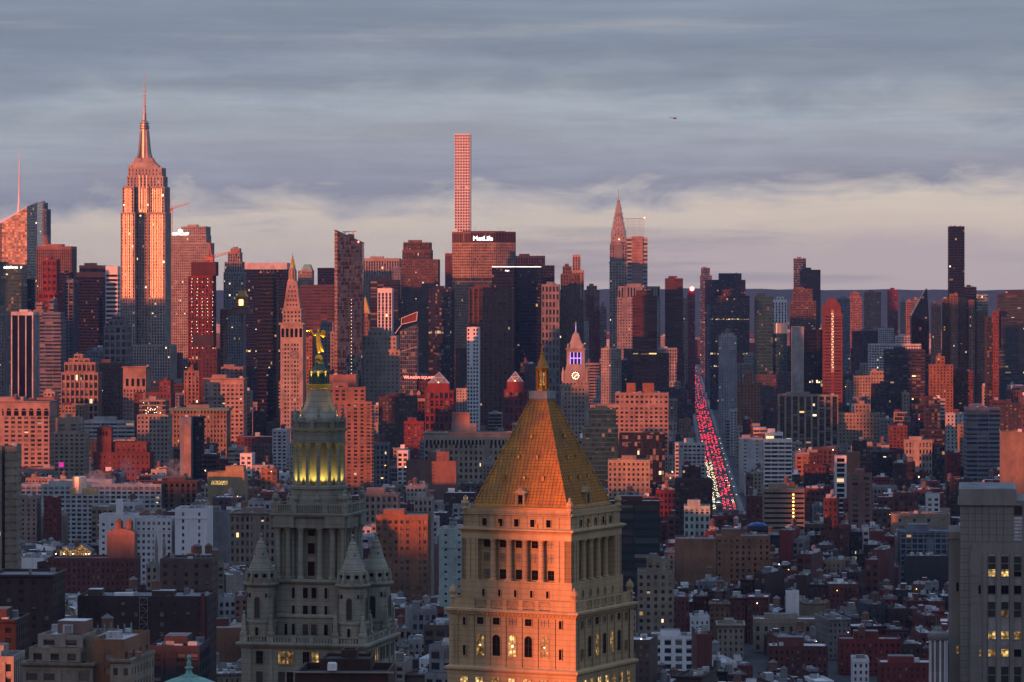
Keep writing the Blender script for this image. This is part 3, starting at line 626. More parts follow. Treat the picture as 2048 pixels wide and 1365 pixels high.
    D = b.n('drum'); D.lathe(0, 0, [(5.0, zE1 + .1), (4.9, zp - 1.8), (4.55, zp - 1.7), (4.5, zp - .6), (4.75, zp - .45), (4.75, zp), (4.3, zp + .1)], g, 28)
    for k in range(8):
        a = k * math.pi / 4 + .2; u = b.n('carved_scroll'); x, y = 4.9 * cz(a), 4.9 * sz(a)
        u.lathe(x, y, [(.5, zE1 + .2), (.62, zE1 + 1.2), (.4, zE1 + 2.0), (.55, zE1 + 2.5), (.2, zE1 + 3.2), (.02, zE1 + 3.4)], g, 8)
    zc0, zc1 = zp + .1, zf(884)
    I = b.n('inner_wall'); I.lathe(0, 0, [(3.25, zc0), (3.25, zc1)], 'sand', 24)
    for k in range(14):
        a = 2 * math.pi * (k + .5) / 14 - math.pi / 2; x, y = 3.98 * cz(a), 3.98 * sz(a)
        m_ = b.n('column'); m_.lathe(x, y, [(.5, zc0), (.5, zc0 + .3), (.38, zc0 + .42), (.34, zc1 - .75), (.36, zc1 - .7), (.56, zc1 - .1), (.56, zc1)], g, 12)
    ze = zf(857); En = b.n('ring_entablature')
    En.lathe(0, 0, [(4.3, zc1 - .02), (4.35, zc1 + .6), (4.25, zc1 + .65), (4.3, ze - .5), (4.7, ze - .2), (4.75, ze), (4.2, ze + .1)], g, 32)
    zr = zf(840); bal = b.n('balustrade')
    bal.lathe(0, 0, [(4.35, zr - .22), (4.35, zr), (4.0, zr), (4.0, zr - .22), (4.35, zr - .22)], g, 28, cap1=False)
    for k in range(56):
        a = 2 * math.pi * k / 56; x, y = 4.17 * cz(a), 4.17 * sz(a); w_ = .3 if k % 7 == 0 else .07; bal.box(x - w_, x + w_, y - w_, y + w_, ze, zr - .2 if w_ < .2 else zr + .15, g, bottom=False)
    for k in range(8):
        a = 2 * math.pi * (k + .3) / 8; x, y = 3.95 * cz(a), 3.95 * sz(a); u = b.n('finial')
        u.lathe(x, y, [(.34, zr), (.38, zr + .35), (.2, zr + .5), (.28, zr + .9), (.12, zr + 1.3), (.16, zr + 1.7), (.02, zr + 2.3)], g, 8)
    # swept cone, gilded ring, copper lantern
    zk = zf(773); C = b.n('swept_cone')
    prof = [(3.7, ze + .1), (3.5, zr + .3), (2.95, zr + 1.1), (2.55, zr + 2.0), (2.28, zr + 2.9), (2.08, zr + 3.8), (1.9, zk - .4)]
    C.lathe(0, 0, prof, g, 28)
    b.n('gilded_ring').lathe(0, 0, [(1.9, zk - .45), (2.05, zk - .25), (2.1, zk + .25), (1.8, zk + .4)], 'goldleaf', 24)
    zl0, zl1 = zk + .4, zf(741); Lt = b.n('copper_lantern')
    Lt.lathe(0, 0, [(1.15, zl0), (1.15, zl1 - .5), (1.45, zl1 - .45), (1.3, zl1), (.75, zl1 + .8), (.55, zl1 + 1.1)], 'darkcopper', 20)
    for k in range(8):
        a = 2 * math.pi * (k + .2) / 8; x, y = 1.55 * cz(a), 1.55 * sz(a); m_ = b.n('lantern_column')
        m_.tube((x, y, zl0), (x, y, zl1 - .4), .16, 'darkcopper', 8); m_.ball((x, y, zl1 - .15), .24, 'terracotta' if k in (5, 6, 7) else 'darkcopper', 8)
    N = b.n('neck'); N.lathe(0, 0, [(.8, zl1 + .7), (.5, zl1 + 1.0), (.5, zf(728)), (.72, zf(728) + .05), (.72, zf(728) + .22), (.3, zf(728) + .25)], 'darkcopper', 16)
    # corner turrets
    for (tx, ty) in ((-d, -d), (d, -d), (d, d), (-d, d)):
        t = b.n('turret'); rr = 2.3
        zz = lambda py: CH - (py - HZ) / F * (Y0 + (-6 if ty < 0 else 4))
        t.lathe(tx, ty, [(rr + .25, zT), (rr + .25, zz(1246)), (rr + .4, zz(1243)), (rr + .4, zz(1240)), (rr, zz(1239)), (rr, zz(1174)), (rr + .3, zz(1172)), (rr + .62, zz(1168)), (rr + .62, zz(1165)), (rr - .1, zz(1164)), (rr - .1, zz(1139)), (rr - .45, zz(1136))], g, 24)
        cn = b.n('turret_cone', t); cn.lathe(tx, ty, [(rr - .5, zz(1138)), (2.02, zz(1136)), (1.9, zz(1134)), (1.5, zz(1121)), (1.42, zz(1120)), (1.1, zz(1107)), (.86, zz(1097)), (.92, zz(1096)), (.6, zz(1087)), (.66, zz(1085.5)), (.3, zz(1080)), (.25, zz(1074))], g, 20)
        cn.ball((tx, ty, zz(1070)), .3, g, 8)
        for k in range(10):       # scrolls and round eyes on the turret band
            a = 2 * math.pi * k / 10 - math.pi / 2 + .21; x, y = tx + (rr + .1) * cz(a), ty + (rr + .1) * sz(a)
            t.lathe(x, y, [(.3, zz(1163)), (.34, zz(1156)), (.2, zz(1146)), (.05, zz(1140))], g, 6)
            a += math.pi / 10; n_ = (cz(a), sz(a)); q_ = (-n_[1], n_[0]); e = b.n('oculus', t)
            e.poly([(tx + n_[0] * (rr - .08) + q_[0] * .33 * cz(s_), ty + n_[1] * (rr - .08) + q_[1] * .33 * cz(s_), zz(1150) + .36 * sz(s_)) for s_ in [i * math.pi / 5 for i in range(10)]], 'pane_dark')
            if k % 2 == 0: e.poly([(tx + n_[0] * 1.16 + q_[0] * .14 * cz(s_), ty + n_[1] * 1.16 + q_[1] * .14 * cz(s_), zz(1108) + .16 * sz(s_)) for s_ in [i * math.pi / 4 for i in range(8)]], 'pane_dark')
        for k in range(4):        # a tall arched opening on each side
            a = -math.pi / 2 + k * math.pi / 2; n_ = (cz(a), sz(a)); q_ = (-n_[1], n_[0])
            TT = lambda u, dd, z: (tx + n_[0] * dd + q_[0] * u, ty + n_[1] * dd + q_[1] * u, z)
            opening(b, TT, 0, .95, zz(1235), zz(1192), rr + .01, 'pane_green' if k == 0 else 'pane_dark', True, jamb=g, frame=False, under=t)
            opening(b, TT, 0, .5, zz(1270), zz(1252), rr + .27, 'pane_dark', jamb=g, frame=False, under=t)
            for e in (-1.35, 1.35): opening(b, TT, e, .45, zz(1193), zz(1185), rr * .82 + .02, 'pane_dark', jamb=g, frame=False, under=t)
    b.done()
    OBST.append((485, 790, 590, 1500)); FOOT.append((b.loc[0] - 18, b.loc[0] + 18, 580, 620))
    SIL.append((588, [(497, 785, 1280), (553, 727, 1010), (586, 692, 840), (612, 668, 790)]))
    # flood lamps: yellow-green behind the columns, amber round the swept cone
    cx, cy = b.loc[0], b.loc[1]
    for k in range(14):
        a = th + 2 * math.pi * k / 14 - math.pi / 2
        if -0.35 < sz(a) : continue
        l = bpy.data.lights.new('floodlight', 'SPOT'); l.energy = 380; l.color = (1.0, .78, .16); l.spot_size = rad(100); l.spot_blend = .8; l.shadow_soft_size = .15
        o = bpy.data.objects.new('floodlight', l); sc.collection.objects.link(o); o.location = (cx + 3.95 * cz(a), cy + 3.95 * sz(a), zc0 + .25); o.rotation_euler = Vector((.18 * cz(a), .18 * sz(a), -1)).to_track_quat('Z', 'Y').to_euler()
    for k in (-82, -60, -35, 40, 62, 84):
        a = th - math.pi / 2 + rad(k)
        l = bpy.data.lights.new('floodlight', 'SPOT'); l.energy = 130; l.color = (1, .45, .07); l.spot_size = rad(70); l.spot_blend = .8; l.shadow_soft_size = .1
        o = bpy.data.objects.new('floodlight', l); sc.collection.objects.link(o); o.location = (cx + 4.6 * cz(a), cy + 4.6 * sz(a), zr + .35); o.rotation_euler = Vector((.55 * cz(a), .55 * sz(a), -1)).to_track_quat('Z', 'Y').to_euler()
    # gilded statue: a draped woman on a ball, right arm out with a crown, left arm raised with a shield
    zb = zf(727) + .3; rb = .62
    m_ = MB('statue'); 
    # body grown from a skeleton (skin modifier), one continuous surface
    h = zf(655) - (zb + 2 * rb); s_ = h / 7.9
    o0 = Vector((cx - .05, cy, zb + 2 * rb - .05))
    J = dict(foot=(.12, 0, 0), knee=(.0, -.1, 1.7), hip=(-.22, 0, 3.6), waist=(-.3, 0, 4.5), chest=(-.32, -.05, 5.5), neck=(-.25, 0, 6.35), head=(-.2, -.05, 7.05), crown=(-.2, 0, 7.55),
             foot2=(1.25, .35, .45), knee2=(.55, 0, 1.9), hip2=(.1, 0, 3.6), sl=(-.95, 0, 5.95), el=(-1.45, -.2, 5.6), wl=(-1.95, -.4, 6.55), hl=(-2.35, -.45, 6.85), sr=(.4, 0, 5.95), er=(1.05, -.1, 5.5), wr=(1.15, -.3, 6.6), hr=(1.15, -.3, 7.0),
             hem=(.15, -.2, .9), hem2=(.9, .2, 1.0), fold=(1.5, .4, .9))
    ED = [('hip', 'waist'), ('waist', 'chest'), ('chest', 'neck'), ('neck', 'head'), ('head', 'crown'), ('hip', 'knee'), ('knee', 'hem'), ('hem', 'foot'), ('hip', 'hip2'), ('hip2', 'knee2'), ('knee2', 'hem2'), ('hem2', 'foot2'), ('hem2', 'fold'), ('chest', 'sl'), ('sl', 'el'), ('el', 'wl'), ('wl', 'hl'), ('chest', 'sr'), ('sr', 'er'), ('er', 'wr'), ('wr', 'hr')]
    RD = dict(foot=.30, knee=.62, hip=.72, waist=.62, chest=.74, neck=.27, head=.46, crown=.32, foot2=.3, knee2=.6, hip2=.62, sl=.36, el=.25, wl=.19, hl=.22, sr=.38, er=.27, wr=.2, hr=.22, hem=.6, hem2=.5, fold=.32)
    nm = ['hip'] + [k for k in J if k != 'hip']
    me = bpy.data.meshes.new('statue'); me.from_pydata([tuple(o0 + Vector(J[k]) * s_) for k in nm], [(nm.index(a), nm.index(c)) for a, c in ED], [])
    st_ob = bpy.data.objects.new('statue', me); sc.collection.objects.link(st_ob)
    sk = st_ob.modifiers.new('skin', 'SKIN')
    for i, k in enumerate(nm): me.skin_vertices[0].data[i].radius = (RD[k] * s_ * 1.28, RD[k] * s_ * 1.05)
    me.skin_vertices[0].data[0].use_root = True
    st_ob.modifiers.new('sub', 'SUBSURF').levels = 2; st_ob.modifiers['sub'].render_levels = 2; me.materials.append(M['gilt'])
    st_ob['label'] = 'gilded statue of a draped woman holding out a crown, standing on a gold ball'; st_ob['category'] = 'statue'
    bb = MB('ball_pedestal'); bb.ball((cx - .05, cy, zb + rb - .1), rb, 'gilt', 16); bb.lathe(cx - .05, cy, [(.45, zb - .25), (.62, zb - .1), (.62, zb + .1), (.3, zb + .2)], 'gilt', 16); bb.build(st_ob)
    cr = MB('held_crown'); q = o0 + Vector(J['hl']) * s_; cr.lathe(q.x, q.y, [(.12, q.z + .02), (.24, q.z + .1), (.26, q.z + .3), (.2, q.z + .3)], 'gilt', 10); cr.tube((q.x - .1, q.y, q.z + .05), (q.x - .75, q.y - .1, q.z + .02), .05, 'gilt', 5); cr.build(st_ob)
    sh = MB('shield'); q = o0 + Vector((1.3, -.5, 6.1)) * s_; sh.lathe(q.x, q.y, [(.05, q.z - .7), (.38, q.z - .35), (.42, q.z + .2), (.3, q.z + .55), (.05, q.z + .6)], 'gilt', 8); sh.build(st_ob)
    for k in (-50, 0, 45):
        a = rad(-90 + k); px_, py_, pz_ = cx + 2.9 * cz(a), cy + 2.9 * sz(a), zk + .3
        l = bpy.data.lights.new('statue_floodlight', 'SPOT'); l.energy = 2400; l.color = (1, .56, .10); l.spot_size = rad(46); l.spot_blend = .6; l.shadow_soft_size = .1
        o = bpy.data.objects.new('statue_floodlight', l); sc.collection.objects.link(o); o.location = (px_, py_, pz_); o.rotation_euler = (Vector((px_, py_, pz_)) - Vector((cx, cy, zb + 4))).to_track_quat('Z', 'Y').to_euler()
municipal()

def grey_courthouse():
    Y0 = 700.0; b = B('grey_court_building', 'office tower', 'grey panelled office tower at the right edge with amber windows in tall strips', (X(1920, Y0), Y0, 0), rad(-7.2)); W = b.p('wall'); g = 'greypanel'
    z = lambda py: Z(py, Y0); u = lambda px: (px - 1920) / F * Y0
    H = u(2150); top = z(978)
    W.box(0, H, 0, 24, 0, top - 3.1, g); C = b.p('cornice'); C.box(-.25, u(2030) + .2, -.3, 24.3, top - 2.7, top - .05, g); C.box(-.45, u(2040), -.5, 24.5, top - 3.1, top - 2.7, g); W.box(u(2020), H, .3, 23.6, top - 3.1, top - 2.2, g)
    b.p('roof').box(.3, u(2026), 0, 24, top - .06, top, 'roofgrey')
    wing = b.n('side_wing'); wing.box(u(1897), -.01, 2.5, 22, 0, z(1080), g); wing.box(u(1896), .0, 2.2, 22.3, z(1080), z(1066), g)
    # raised frame and piers
    W.box(u(1940), H, -.55, 0, z(1400), z(1098), g); W.box(u(1944), H, -.55, 0, z(1098), z(1085), g)
    cols = [(1976, 1990), (2002, 2016), (2027, 2041), (2053, 2067), (2079, 2093)]
    # window strips cut as recessed channels: dark backing with separate windows
    rows = [(1125, 1112, 'g'), (1140, 1127, 'g'), (1152, 1138, 'a'), (1187, 1170, 'd'), (1218, 1203, 'g'), (1233, 1220, 'm'), (1277, 1262, 'a'), (1312, 1297, 'b'), (1348, 1332, 'g'), (1365, 1350, 'g')]
    amber = {(0, 2), (1, 2), (1, 5), (0, 6), (1, 6), (2, 6), (0, 7), (1, 7)}
    for i, (a, c) in enumerate(cols):
        ch = b.n('window_channel'); ch.box(u(a) - .12, u(c) + .12, -.62, -.551, z(1400), z(1108), 'concrete')
        for j, (ya, yb_, k) in enumerate(rows):
            w = b.n('window', ch); m = 'pane_lit' if (i, j) in amber and j in (6, 7, 2) and i < 2 else ('pane_dim' if (i, j) in amber else ('pane_green' if k in 'gm' else 'pane_dark'))
            if m == 'pane_lit' and (i, j) == (0, 7): m = 'pane_dim'
            w.box(u(a), u(c), -.66, -.62, z(ya), z(yb_), m)
            f = b.n('window_frame', w); f.box(u(a), u(c), -.72, -.66, z(ya) - .16, z(ya), g); f.box(u((a + c) / 2) - .04, u((a + c) / 2) + .04, -.70, -.66, z(ya), z(yb_), 'charcoal')
        b.n('pier').box(u(c) + .25, u(c + 11) , -.95, -.55, z(1400), z(1104 if i < 4 else 1098), g)
    b.n('pier').box(u(1966), u(1975) - .12, -.95, -.55, z(1400), z(1104), g)
    for (px, ya, yb_, m) in ((1959, 1187, 1170, 'pane_dark'), (1915, 1185, 1168, 'pane_dark'), (1915, 1310, 1295, 'pane_dim'), (1960, 1312, 1297, 'pane_dim')):
        y_ = 2.46 if px < 1920 else -.6
        b.n('window').box(u(px - 2.2), u(px + 2.2), y_, y_ + .04, z(ya), z(yb_), m)
    lv = b.n('louvre'); lv.box(u(2027), u(2043), -.10, 0, z(1082), z(1034), 'roofsilver'); b.n('opening').box(u(2027), u(2043), -.12, 0, z(1030), z(1012), 'black')
    for k in range(7): lv.box(u(2027), u(2043), -.2, -.1, z(1082 - 7 * k), z(1081 - 7 * k) + .1, 'grey')
    jt = b.n('panel_joint')
    for py in list(range(1000, 1365, 14)): jt.box(.02, u(1940) if py > 1085 else u(2026), -.012, 0, z(py), z(py) + .06, 'charcoal')
    for px in (1936, 1950, 1964, 1978, 1992, 2006): jt.box(u(px), u(px) + .06, -.013, 0, z(1085), z(998), 'charcoal')
    for py in (1150, 1165, 1190, 1205, 1290, 1305, 1330, 1343): b.n('band').box(u(1941), u(1966), -.62, -.55, z(py), z(py) + .22, g)
    b.done(); OBST.append((1897, 2060, 690, 1500)); FOOT.append((X(1890, Y0), 200, 690, 730)); SIL.append((690, [(1920, 2070, 978), (1897, 1925, 1075)]))
    # small round pavilion beside it
    Y1 = 690.0; b = B('round_pavilion', 'rooftop pavilion', 'round stone pavilion with white columns against the grey tower', (X(1884, Y1), Y1 + 6, 0), 0); zz = lambda py: Z(py, Y1); r = 1.75
    b.p('wall').lathe(0, 0, [(r, 0), (r, zz(1365) - 2), (r * .8, zz(1365) - 2), (r * .8, zz(1284))], 'greystone', 20)
    b.n('cornice').lathe(0, 0, [(r * .9, zz(1288)), (r + .2, zz(1284)), (r + .35, zz(1278)), (r + .3, zz(1272)), (r * .7, zz(1268))], 'greystone', 24)
    b.n('dome').lathe(0, 0, [(r * .8, zz(1272)), (r * .7, zz(1268)), (.5, zz(1264)), (.2, zz(1262))], 'slate', 20)
    for k in range(10):
        a = 2 * math.pi * k / 10 - .2; b.n('column').lathe(r * .92 * math.cos(a), r * .92 * math.sin(a), [(.2, zz(1365) - 2), (.2, zz(1352)), (.17, zz(1350)), (.15, zz(1290)), (.24, zz(1286))], 'whitepanel', 8)
    for k in range(3): b.n('antenna').tube((-.4 + k * .4, 0, zz(1266)), (-.4 + k * .4, 0, zz(1240 + 6 * k)), .05, 'steel')
    b.done()
grey_courthouse()
# ------------------------------------------------------------------ landmark skyscrapers
def empire():
    Y = 4300.0; L = 'limestone'
    b = B('art_deco_skyscraper', 'skyscraper', 'tallest stepped limestone skyscraper with glinting metal strips, mast and needle antenna', (X(241, Y), Y, 0), GRID)
    u = lambda px: X(px, Y) - X(241, Y); z = lambda py: Z(py, Y)
    s = st('piers', bay=4.4, pf=.5, sf=.34, mull='shinymetal', sm='steel', sd=.35); s2 = st('piers', bay=3.1, pf=.46, sf=.34, sm='steel', sd=.35)
    def blk(a, c, y0, y1, pa, pb, ss, ph=.8): tier(b, rect(u(a), u(c), y0, y1), z(pa) if pa else 0, z(pb), ss, L, 'win_lit', 'roofgrey', ph, sides=s2)
    blk(232, 352, -14, 60, None, 760, s2); blk(238, 342, -6, 54, 760, 690, s2)
    lo, up = s2, s
    for (a, c) in ((241, 270), (297, 331)): blk(a, c, 0, 50, 690, 596, s2); blk(a, c, 0.02, 49.9, 596, 425, s); blk(a + 3, c - 2, 1.2, 49, 425, 373, s)
    blk(270, 297, 12, 50, 690, 425, s2); blk(270, 297, 6.5, 49, 425, 373, s)
    blk(252, 325, 7, 46, 373, 352, st('piers', bay=4, pf=.6, sf=.4)); blk(254, 322, 8, 45, 352, 335, st('piers', bay=4, pf=.7, sf=.5))
    for k in range(3):       # winged metal fins at the head of the central bay
        b.n('metal_fin').box(u(276 + 7.5 * k), u(278.2 + 7.5 * k), 6.3, 7, z(420), z(350), 'shinymetal'); 
    cx, cy = u(283), 26.0; w = lambda px: px / F * Y
    crown = b.n('stepped_crown')
    for i, (h, pa, pb) in enumerate(((30, 335, 330), (26, 330, 326.5), (22.5, 326.5, 323), (19.5, 323, 319), (17.5, 319, 315))): crown.box(cx - w(h), cx + w(h), cy - w(h) * .62, cy + w(h) * .62, z(pa) - .1, z(pb), L)
    ms = b.n('mast'); ms.lathe(cx, cy, [(w(9), z(315)), (w(8.6), z(257)), (w(9.2), z(256)), (w(9.4), z(252)), (w(8), z(251)), (w(8), z(247)), (w(7.5), z(245)), (w(6.6), z(241)), (w(3.6), z(239))], 'spirenickel', 20)
    for k in range(4):       # flaring buttress wings
        a = rad(45 + 90 * k); r = lambda q, zz: (cx + q * math.cos(a), cy + q * math.sin(a), zz); n_ = (-math.sin(a) * 1.6, math.cos(a) * 1.6)
        pf = [(w(19), z(315)), (w(16), z(308)), (w(13.6), z(296)), (w(11.8), z(280)), (w(10), z(262)), (w(8), z(258)), (w(6), z(258)), (w(6), z(315))]
        A = [(x + n_[0], y + n_[1], q) for x, y, q in (r(*p) for p in pf)]; C = [(x - n_[0], y - n_[1], q) for x, y, q in (r(*p) for p in pf)]
        ms.loft([A, C], 'spirenickel', cap0=True)
    for k in range(12): a = rad(30 * k); ms.tube((cx + w(9.05) * math.cos(a), cy + w(9.05) * math.sin(a), z(315)), (cx + w(8.7) * math.cos(a), cy + w(8.7) * math.sin(a), z(258)), .35, 'shinymetal', 4)
    for py in (256, 251, 246): b.n('gallery').lathe(cx, cy, [(w(9), z(py)), (w(10.4), z(py) + .3), (w(10.4), z(py) + .7), (w(8), z(py) + .8)], 'steel', 20)
    an = b.n('antenna'); an.lathe(cx, cy, [(w(3.6), z(240)), (w(3.3), z(226)), (w(2.2), z(225)), (w(2.0), z(212)), (w(1.6), z(211)), (w(1.4), z(190)), (w(.9), z(188)), (w(1.0), z(172)), (w(.75), z(168)), (w(.5), z(146))], 'steel', 8)
    for py in (236, 231, 226, 219, 212, 205, 198, 190, 182): an.box(cx - w(3.6), cx + w(3.6), cy - .4, cy + .4, z(py), z(py) + .9, 'steel')
    for (px, py) in ((256, 335), (268, 318), (308, 318), (318, 335), (247, 373), (327, 373)): b.n('rooftop_mast').tube((u(px), 12, z(py + 5)), (u(px), 12, z(py - 5)), .4, 'steel')
    b.done(); OBST.append((238, 345, Y, 758)); FOOT.append((X(225, Y), X(360, Y), Y - 30, Y + 70)); SIL.append((Y, [(241, 335, 425), (252, 325, 340)]))
empire()

def chrysler():
    Y = 5100.0; b = B('crown_spire_skyscraper', 'skyscraper', 'slender skyscraper with sunburst arched metal crown tapering to a needle spire', (X(1219, Y), Y, 0), GRID)
    u = lambda px: X(px, Y) - X(1219, Y); z = lambda py: Z(py, Y); w = lambda px: px / F * Y
    s = st('punch', bay=4.2, fl=3.9, pf=.42, sf=.42, rec=.7); s2 = st('piers', bay=3.4)
    D = 30.0
    tier(b, rect(u(1219), u(1254.5), 0, D), 0, z(524), s, 'palestone', 'win_few', sides=s)
    for a, c in ((1217.5, 1221.5), (1250.5, 1256)): b.n('eagle').box(u(a), u(c), -1.2, 1.0, z(527), z(524), 'steel')
    tier(b, rect(u(1219.5), u(1254), 1, D - 1), z(524), z(488), s2, 'greystone', 'win_few', sides=s2)
    cx, cy = u(1236.8), D / 2
    def vault(hw, z0, zs, zt, mat='spirenickel', n=10):     # two crossed arched slabs
        m = b.n('arched_tier'); pr = [(-hw, z0)] + [(-hw * math.cos(math.pi * k / n), zs + (zt - zs) * math.sin(math.pi * k / n)) for k in range(n + 1)] + [(hw, z0)]
        dd = hw * .86
        m.loft([[(cx + a, cy - hw, q) for a, q in pr], [(cx + a, cy + hw, q) for a, q in pr]], mat, cap0=True)
        m.loft([[(cx - hw, cy + a, q) for a, q in pr], [(cx + hw, cy + a, q) for a, q in pr]], mat, cap0=True)
        if hw > w(3.2):
            for k in range(5):
                th = math.pi * (k + .8) / 5.6; r0, r1 = .66, .9
                zz = lambda r, t_: zs + (zt - zs) * math.sin(t_) * r
                t0, t1 = th - .10, th + .10; t_m = th
                m.poly([(cx - hw * r0 * math.cos(t0), cy - hw - .05, zz(r0, t0)), (cx - hw * r0 * math.cos(t1), cy - hw - .05, zz(r0, t1)), (cx - hw * r1 * math.cos(t_m), cy - hw - .05, zz(r1, t_m))], 'pane_dark')
    vault(w(15.2), z(489), z(484), z(462)); vault(w(13.6), z(480), z(474), z(455)); vault(w(11.8), z(470), z(463), z(444)); vault(w(10.0), z(460), z(452), z(434)); vault(w(8.2), z(450), z(441), z(425)); vault(w(6.3), z(440), z(431), z(415)); vault(w(4.6), z(430), z(420), z(408)); vault(w(3.0), z(420), z(412), z(400))
    b.n('spire').sq(cx, cy, [(w(2.9), z(415)), (w(2.1), z(407)), (w(1.3), z(403)), (w(.7), z(395)), (w(.25), z(376))], 'spirenickel')
    # arched grey panel under the crown
    m = b.n('arch_panel'); pts = arch_pts(cx, w(17), z(524), z(484), 10); m.poly([(a, .2, q) for a, q in pts], 'grey')
    for k in range(4):
        for j in range(7): m.poly([(cx - w(6) + k * w(4) + e, .15, z(520 - j * 4.6) + f_) for e, f_ in ((-w(.8), 0), (w(.8), 0), (w(.8), w(2)), (-w(.8), w(2)))], 'pane_dark')
    b.n('lamp').ball((cx + w(1.5), cy - w(15.2) - .6, z(479)), .8, 'bulb_warm', 8)
    b.done(); OBST.append((1217, 1258, Y, 690)); FOOT.append((X(1215, Y), X(1262, Y), Y - 5, Y + 40)); SIL.append((Y, [(1219, 1256, 488)]))
chrysler()

def clock_campanile():
    Y = 3420.0; b = B('clock_campanile', 'clock tower', 'pale stone campanile with clock face, steep pyramid roof and gilded lantern', (X(561, Y), Y, 0), GRID); m_ = 'palestone'
    u = lambda px: X(px, Y) - X(561, Y); z = lambda py: Z(py, Y); w = lambda px: px / F * Y
    s = st('punch', bay=3.0, fl=4.0, pf=.42, sf=.48, edge=2.0, major=3); x1 = u(606); D = x1
    tier(b, rect(0, x1, 0, D), 0, z(683), s, m_, 'win_few'); tier(b, rect(0, x1, 0, D), z(683), z(649), None, m_)
    lg = b.n('loggia')
    for k in range(5):
        cxk = x1 * (k + .5) / 5; lg.poly([(a, -.06, q) for a, q in arch_pts(cxk, x1 * .125, z(675), z(657))], 'pane_dark')
        lg.box(cxk - x1 * .08, cxk + x1 * .08, -.5, 0, z(677), z(675), m_)
    c = b.n('cornice'); c.box(-1.6, x1 + 1.6, -1.6, D + 1.6, z(650), z(646), m_)
    i_ = u(565); tier(b, rect(i_, u(602), i_, D - i_), z(646), z(618), st('punch', bay=3.4, fl=4.2, pf=.5, sf=.5), m_, 'win_few')
    c.box(i_ - .8, u(602) + .8, i_ - .8, D - i_ + .8, z(620), z(618), m_)
    cx, cy = u(583), D / 2; hb, ht = u(602) - cx - 1, w(9.5)
    P = b.n('pyramid_roof'); zb, zt = z(618), z(562); P.sq(cx, cy, [(hb, zb), (ht, zt)], 'pinkstone')
    for py, n in ((610, 4), (601, 4), (592, 3), (583, 3), (574, 2)):
        f_ = (z(py) - zb) / (zt - zb); h = hb + (ht - hb) * f_
        for k in range(n):
            a = cx + (k - (n - 1) / 2) * h * 1.5 / n; b.n('dormer').box(a - .6, a + .6, cy - h - .25, cy - h + .5, z(py) - .9, z(py) + .9, 'charcoal')
    Ln = b.n('lantern'); Ln.lathe(cx, cy, [(ht, zt), (ht, zt + 1.5), (w(6.5), zt + 2), (w(6.5), z(541)), (w(7.6), z(540)), (w(6), z(536))], m_, 8, rad(22.5))
    for k in range(8): a = rad(45 * k); Ln.tube((cx + w(7.2) * math.cos(a), cy + w(7.2) * math.sin(a), zt + 1.5), (cx + w(7.2) * math.cos(a), cy + w(7.2) * math.sin(a), z(541)), .5, 'pinkstone', 6)
    b.n('cupola').lathe(cx, cy, [(w(6), z(537)), (w(5.6), z(531)), (w(3.4), z(526)), (w(3.4), z(521)), (w(2.6), z(519)), (w(1.2), z(515)), (w(1.6), z(513)), (w(.4), z(511)), (w(.2), z(504))], 'gilt', 10)
    ck = b.n('clock'); cc = (u(587.6), z(710)); R0 = w(9.3)
    circ = lambda r, y_: [(cc[0] + r * math.cos(2 * math.pi * k / 24), y_, cc[1] + r * math.sin(2 * math.pi * k / 24)) for k in range(24)]
    ck.loft([circ(R0, -.02), circ(R0, -.45), circ(R0 * .93, -.45), circ(R0 * .9, -.25)], m_, cap1=True, capmat='grey')
    ck.loft([circ(R0 * .42, -.25), circ(R0 * .42, -.33)], 'palestone')
    for k in range(12):
        a = math.pi * k / 6; ck.box(cc[0] + R0 * .74 * math.cos(a) - .3, cc[0] + R0 * .74 * math.cos(a) + .3, -.32, -.25, cc[1] + R0 * .74 * math.sin(a) - .3, cc[1] + R0 * .74 * math.sin(a) + .3, 'charcoal')
    h = b.n('clock_hand', ck); h.tube((cc[0], -.4, cc[1]), (cc[0] - R0 * .62, -.4, cc[1] - R0 * .38), .28, 'charcoal'); h = b.n('clock_hand', ck); h.tube((cc[0], -.42, cc[1]), (cc[0] + R0 * .42, -.42, cc[1] + R0 * .22), .34, 'charcoal')
    b.done(); OBST.append((560, 613, Y, 835)); FOOT.append((X(556, Y), X(620, Y), Y - 6, Y + 30)); SIL.append((Y, [(561, 611, 646), (570, 603, 600), (578, 596, 562)]))
clock_campanile()

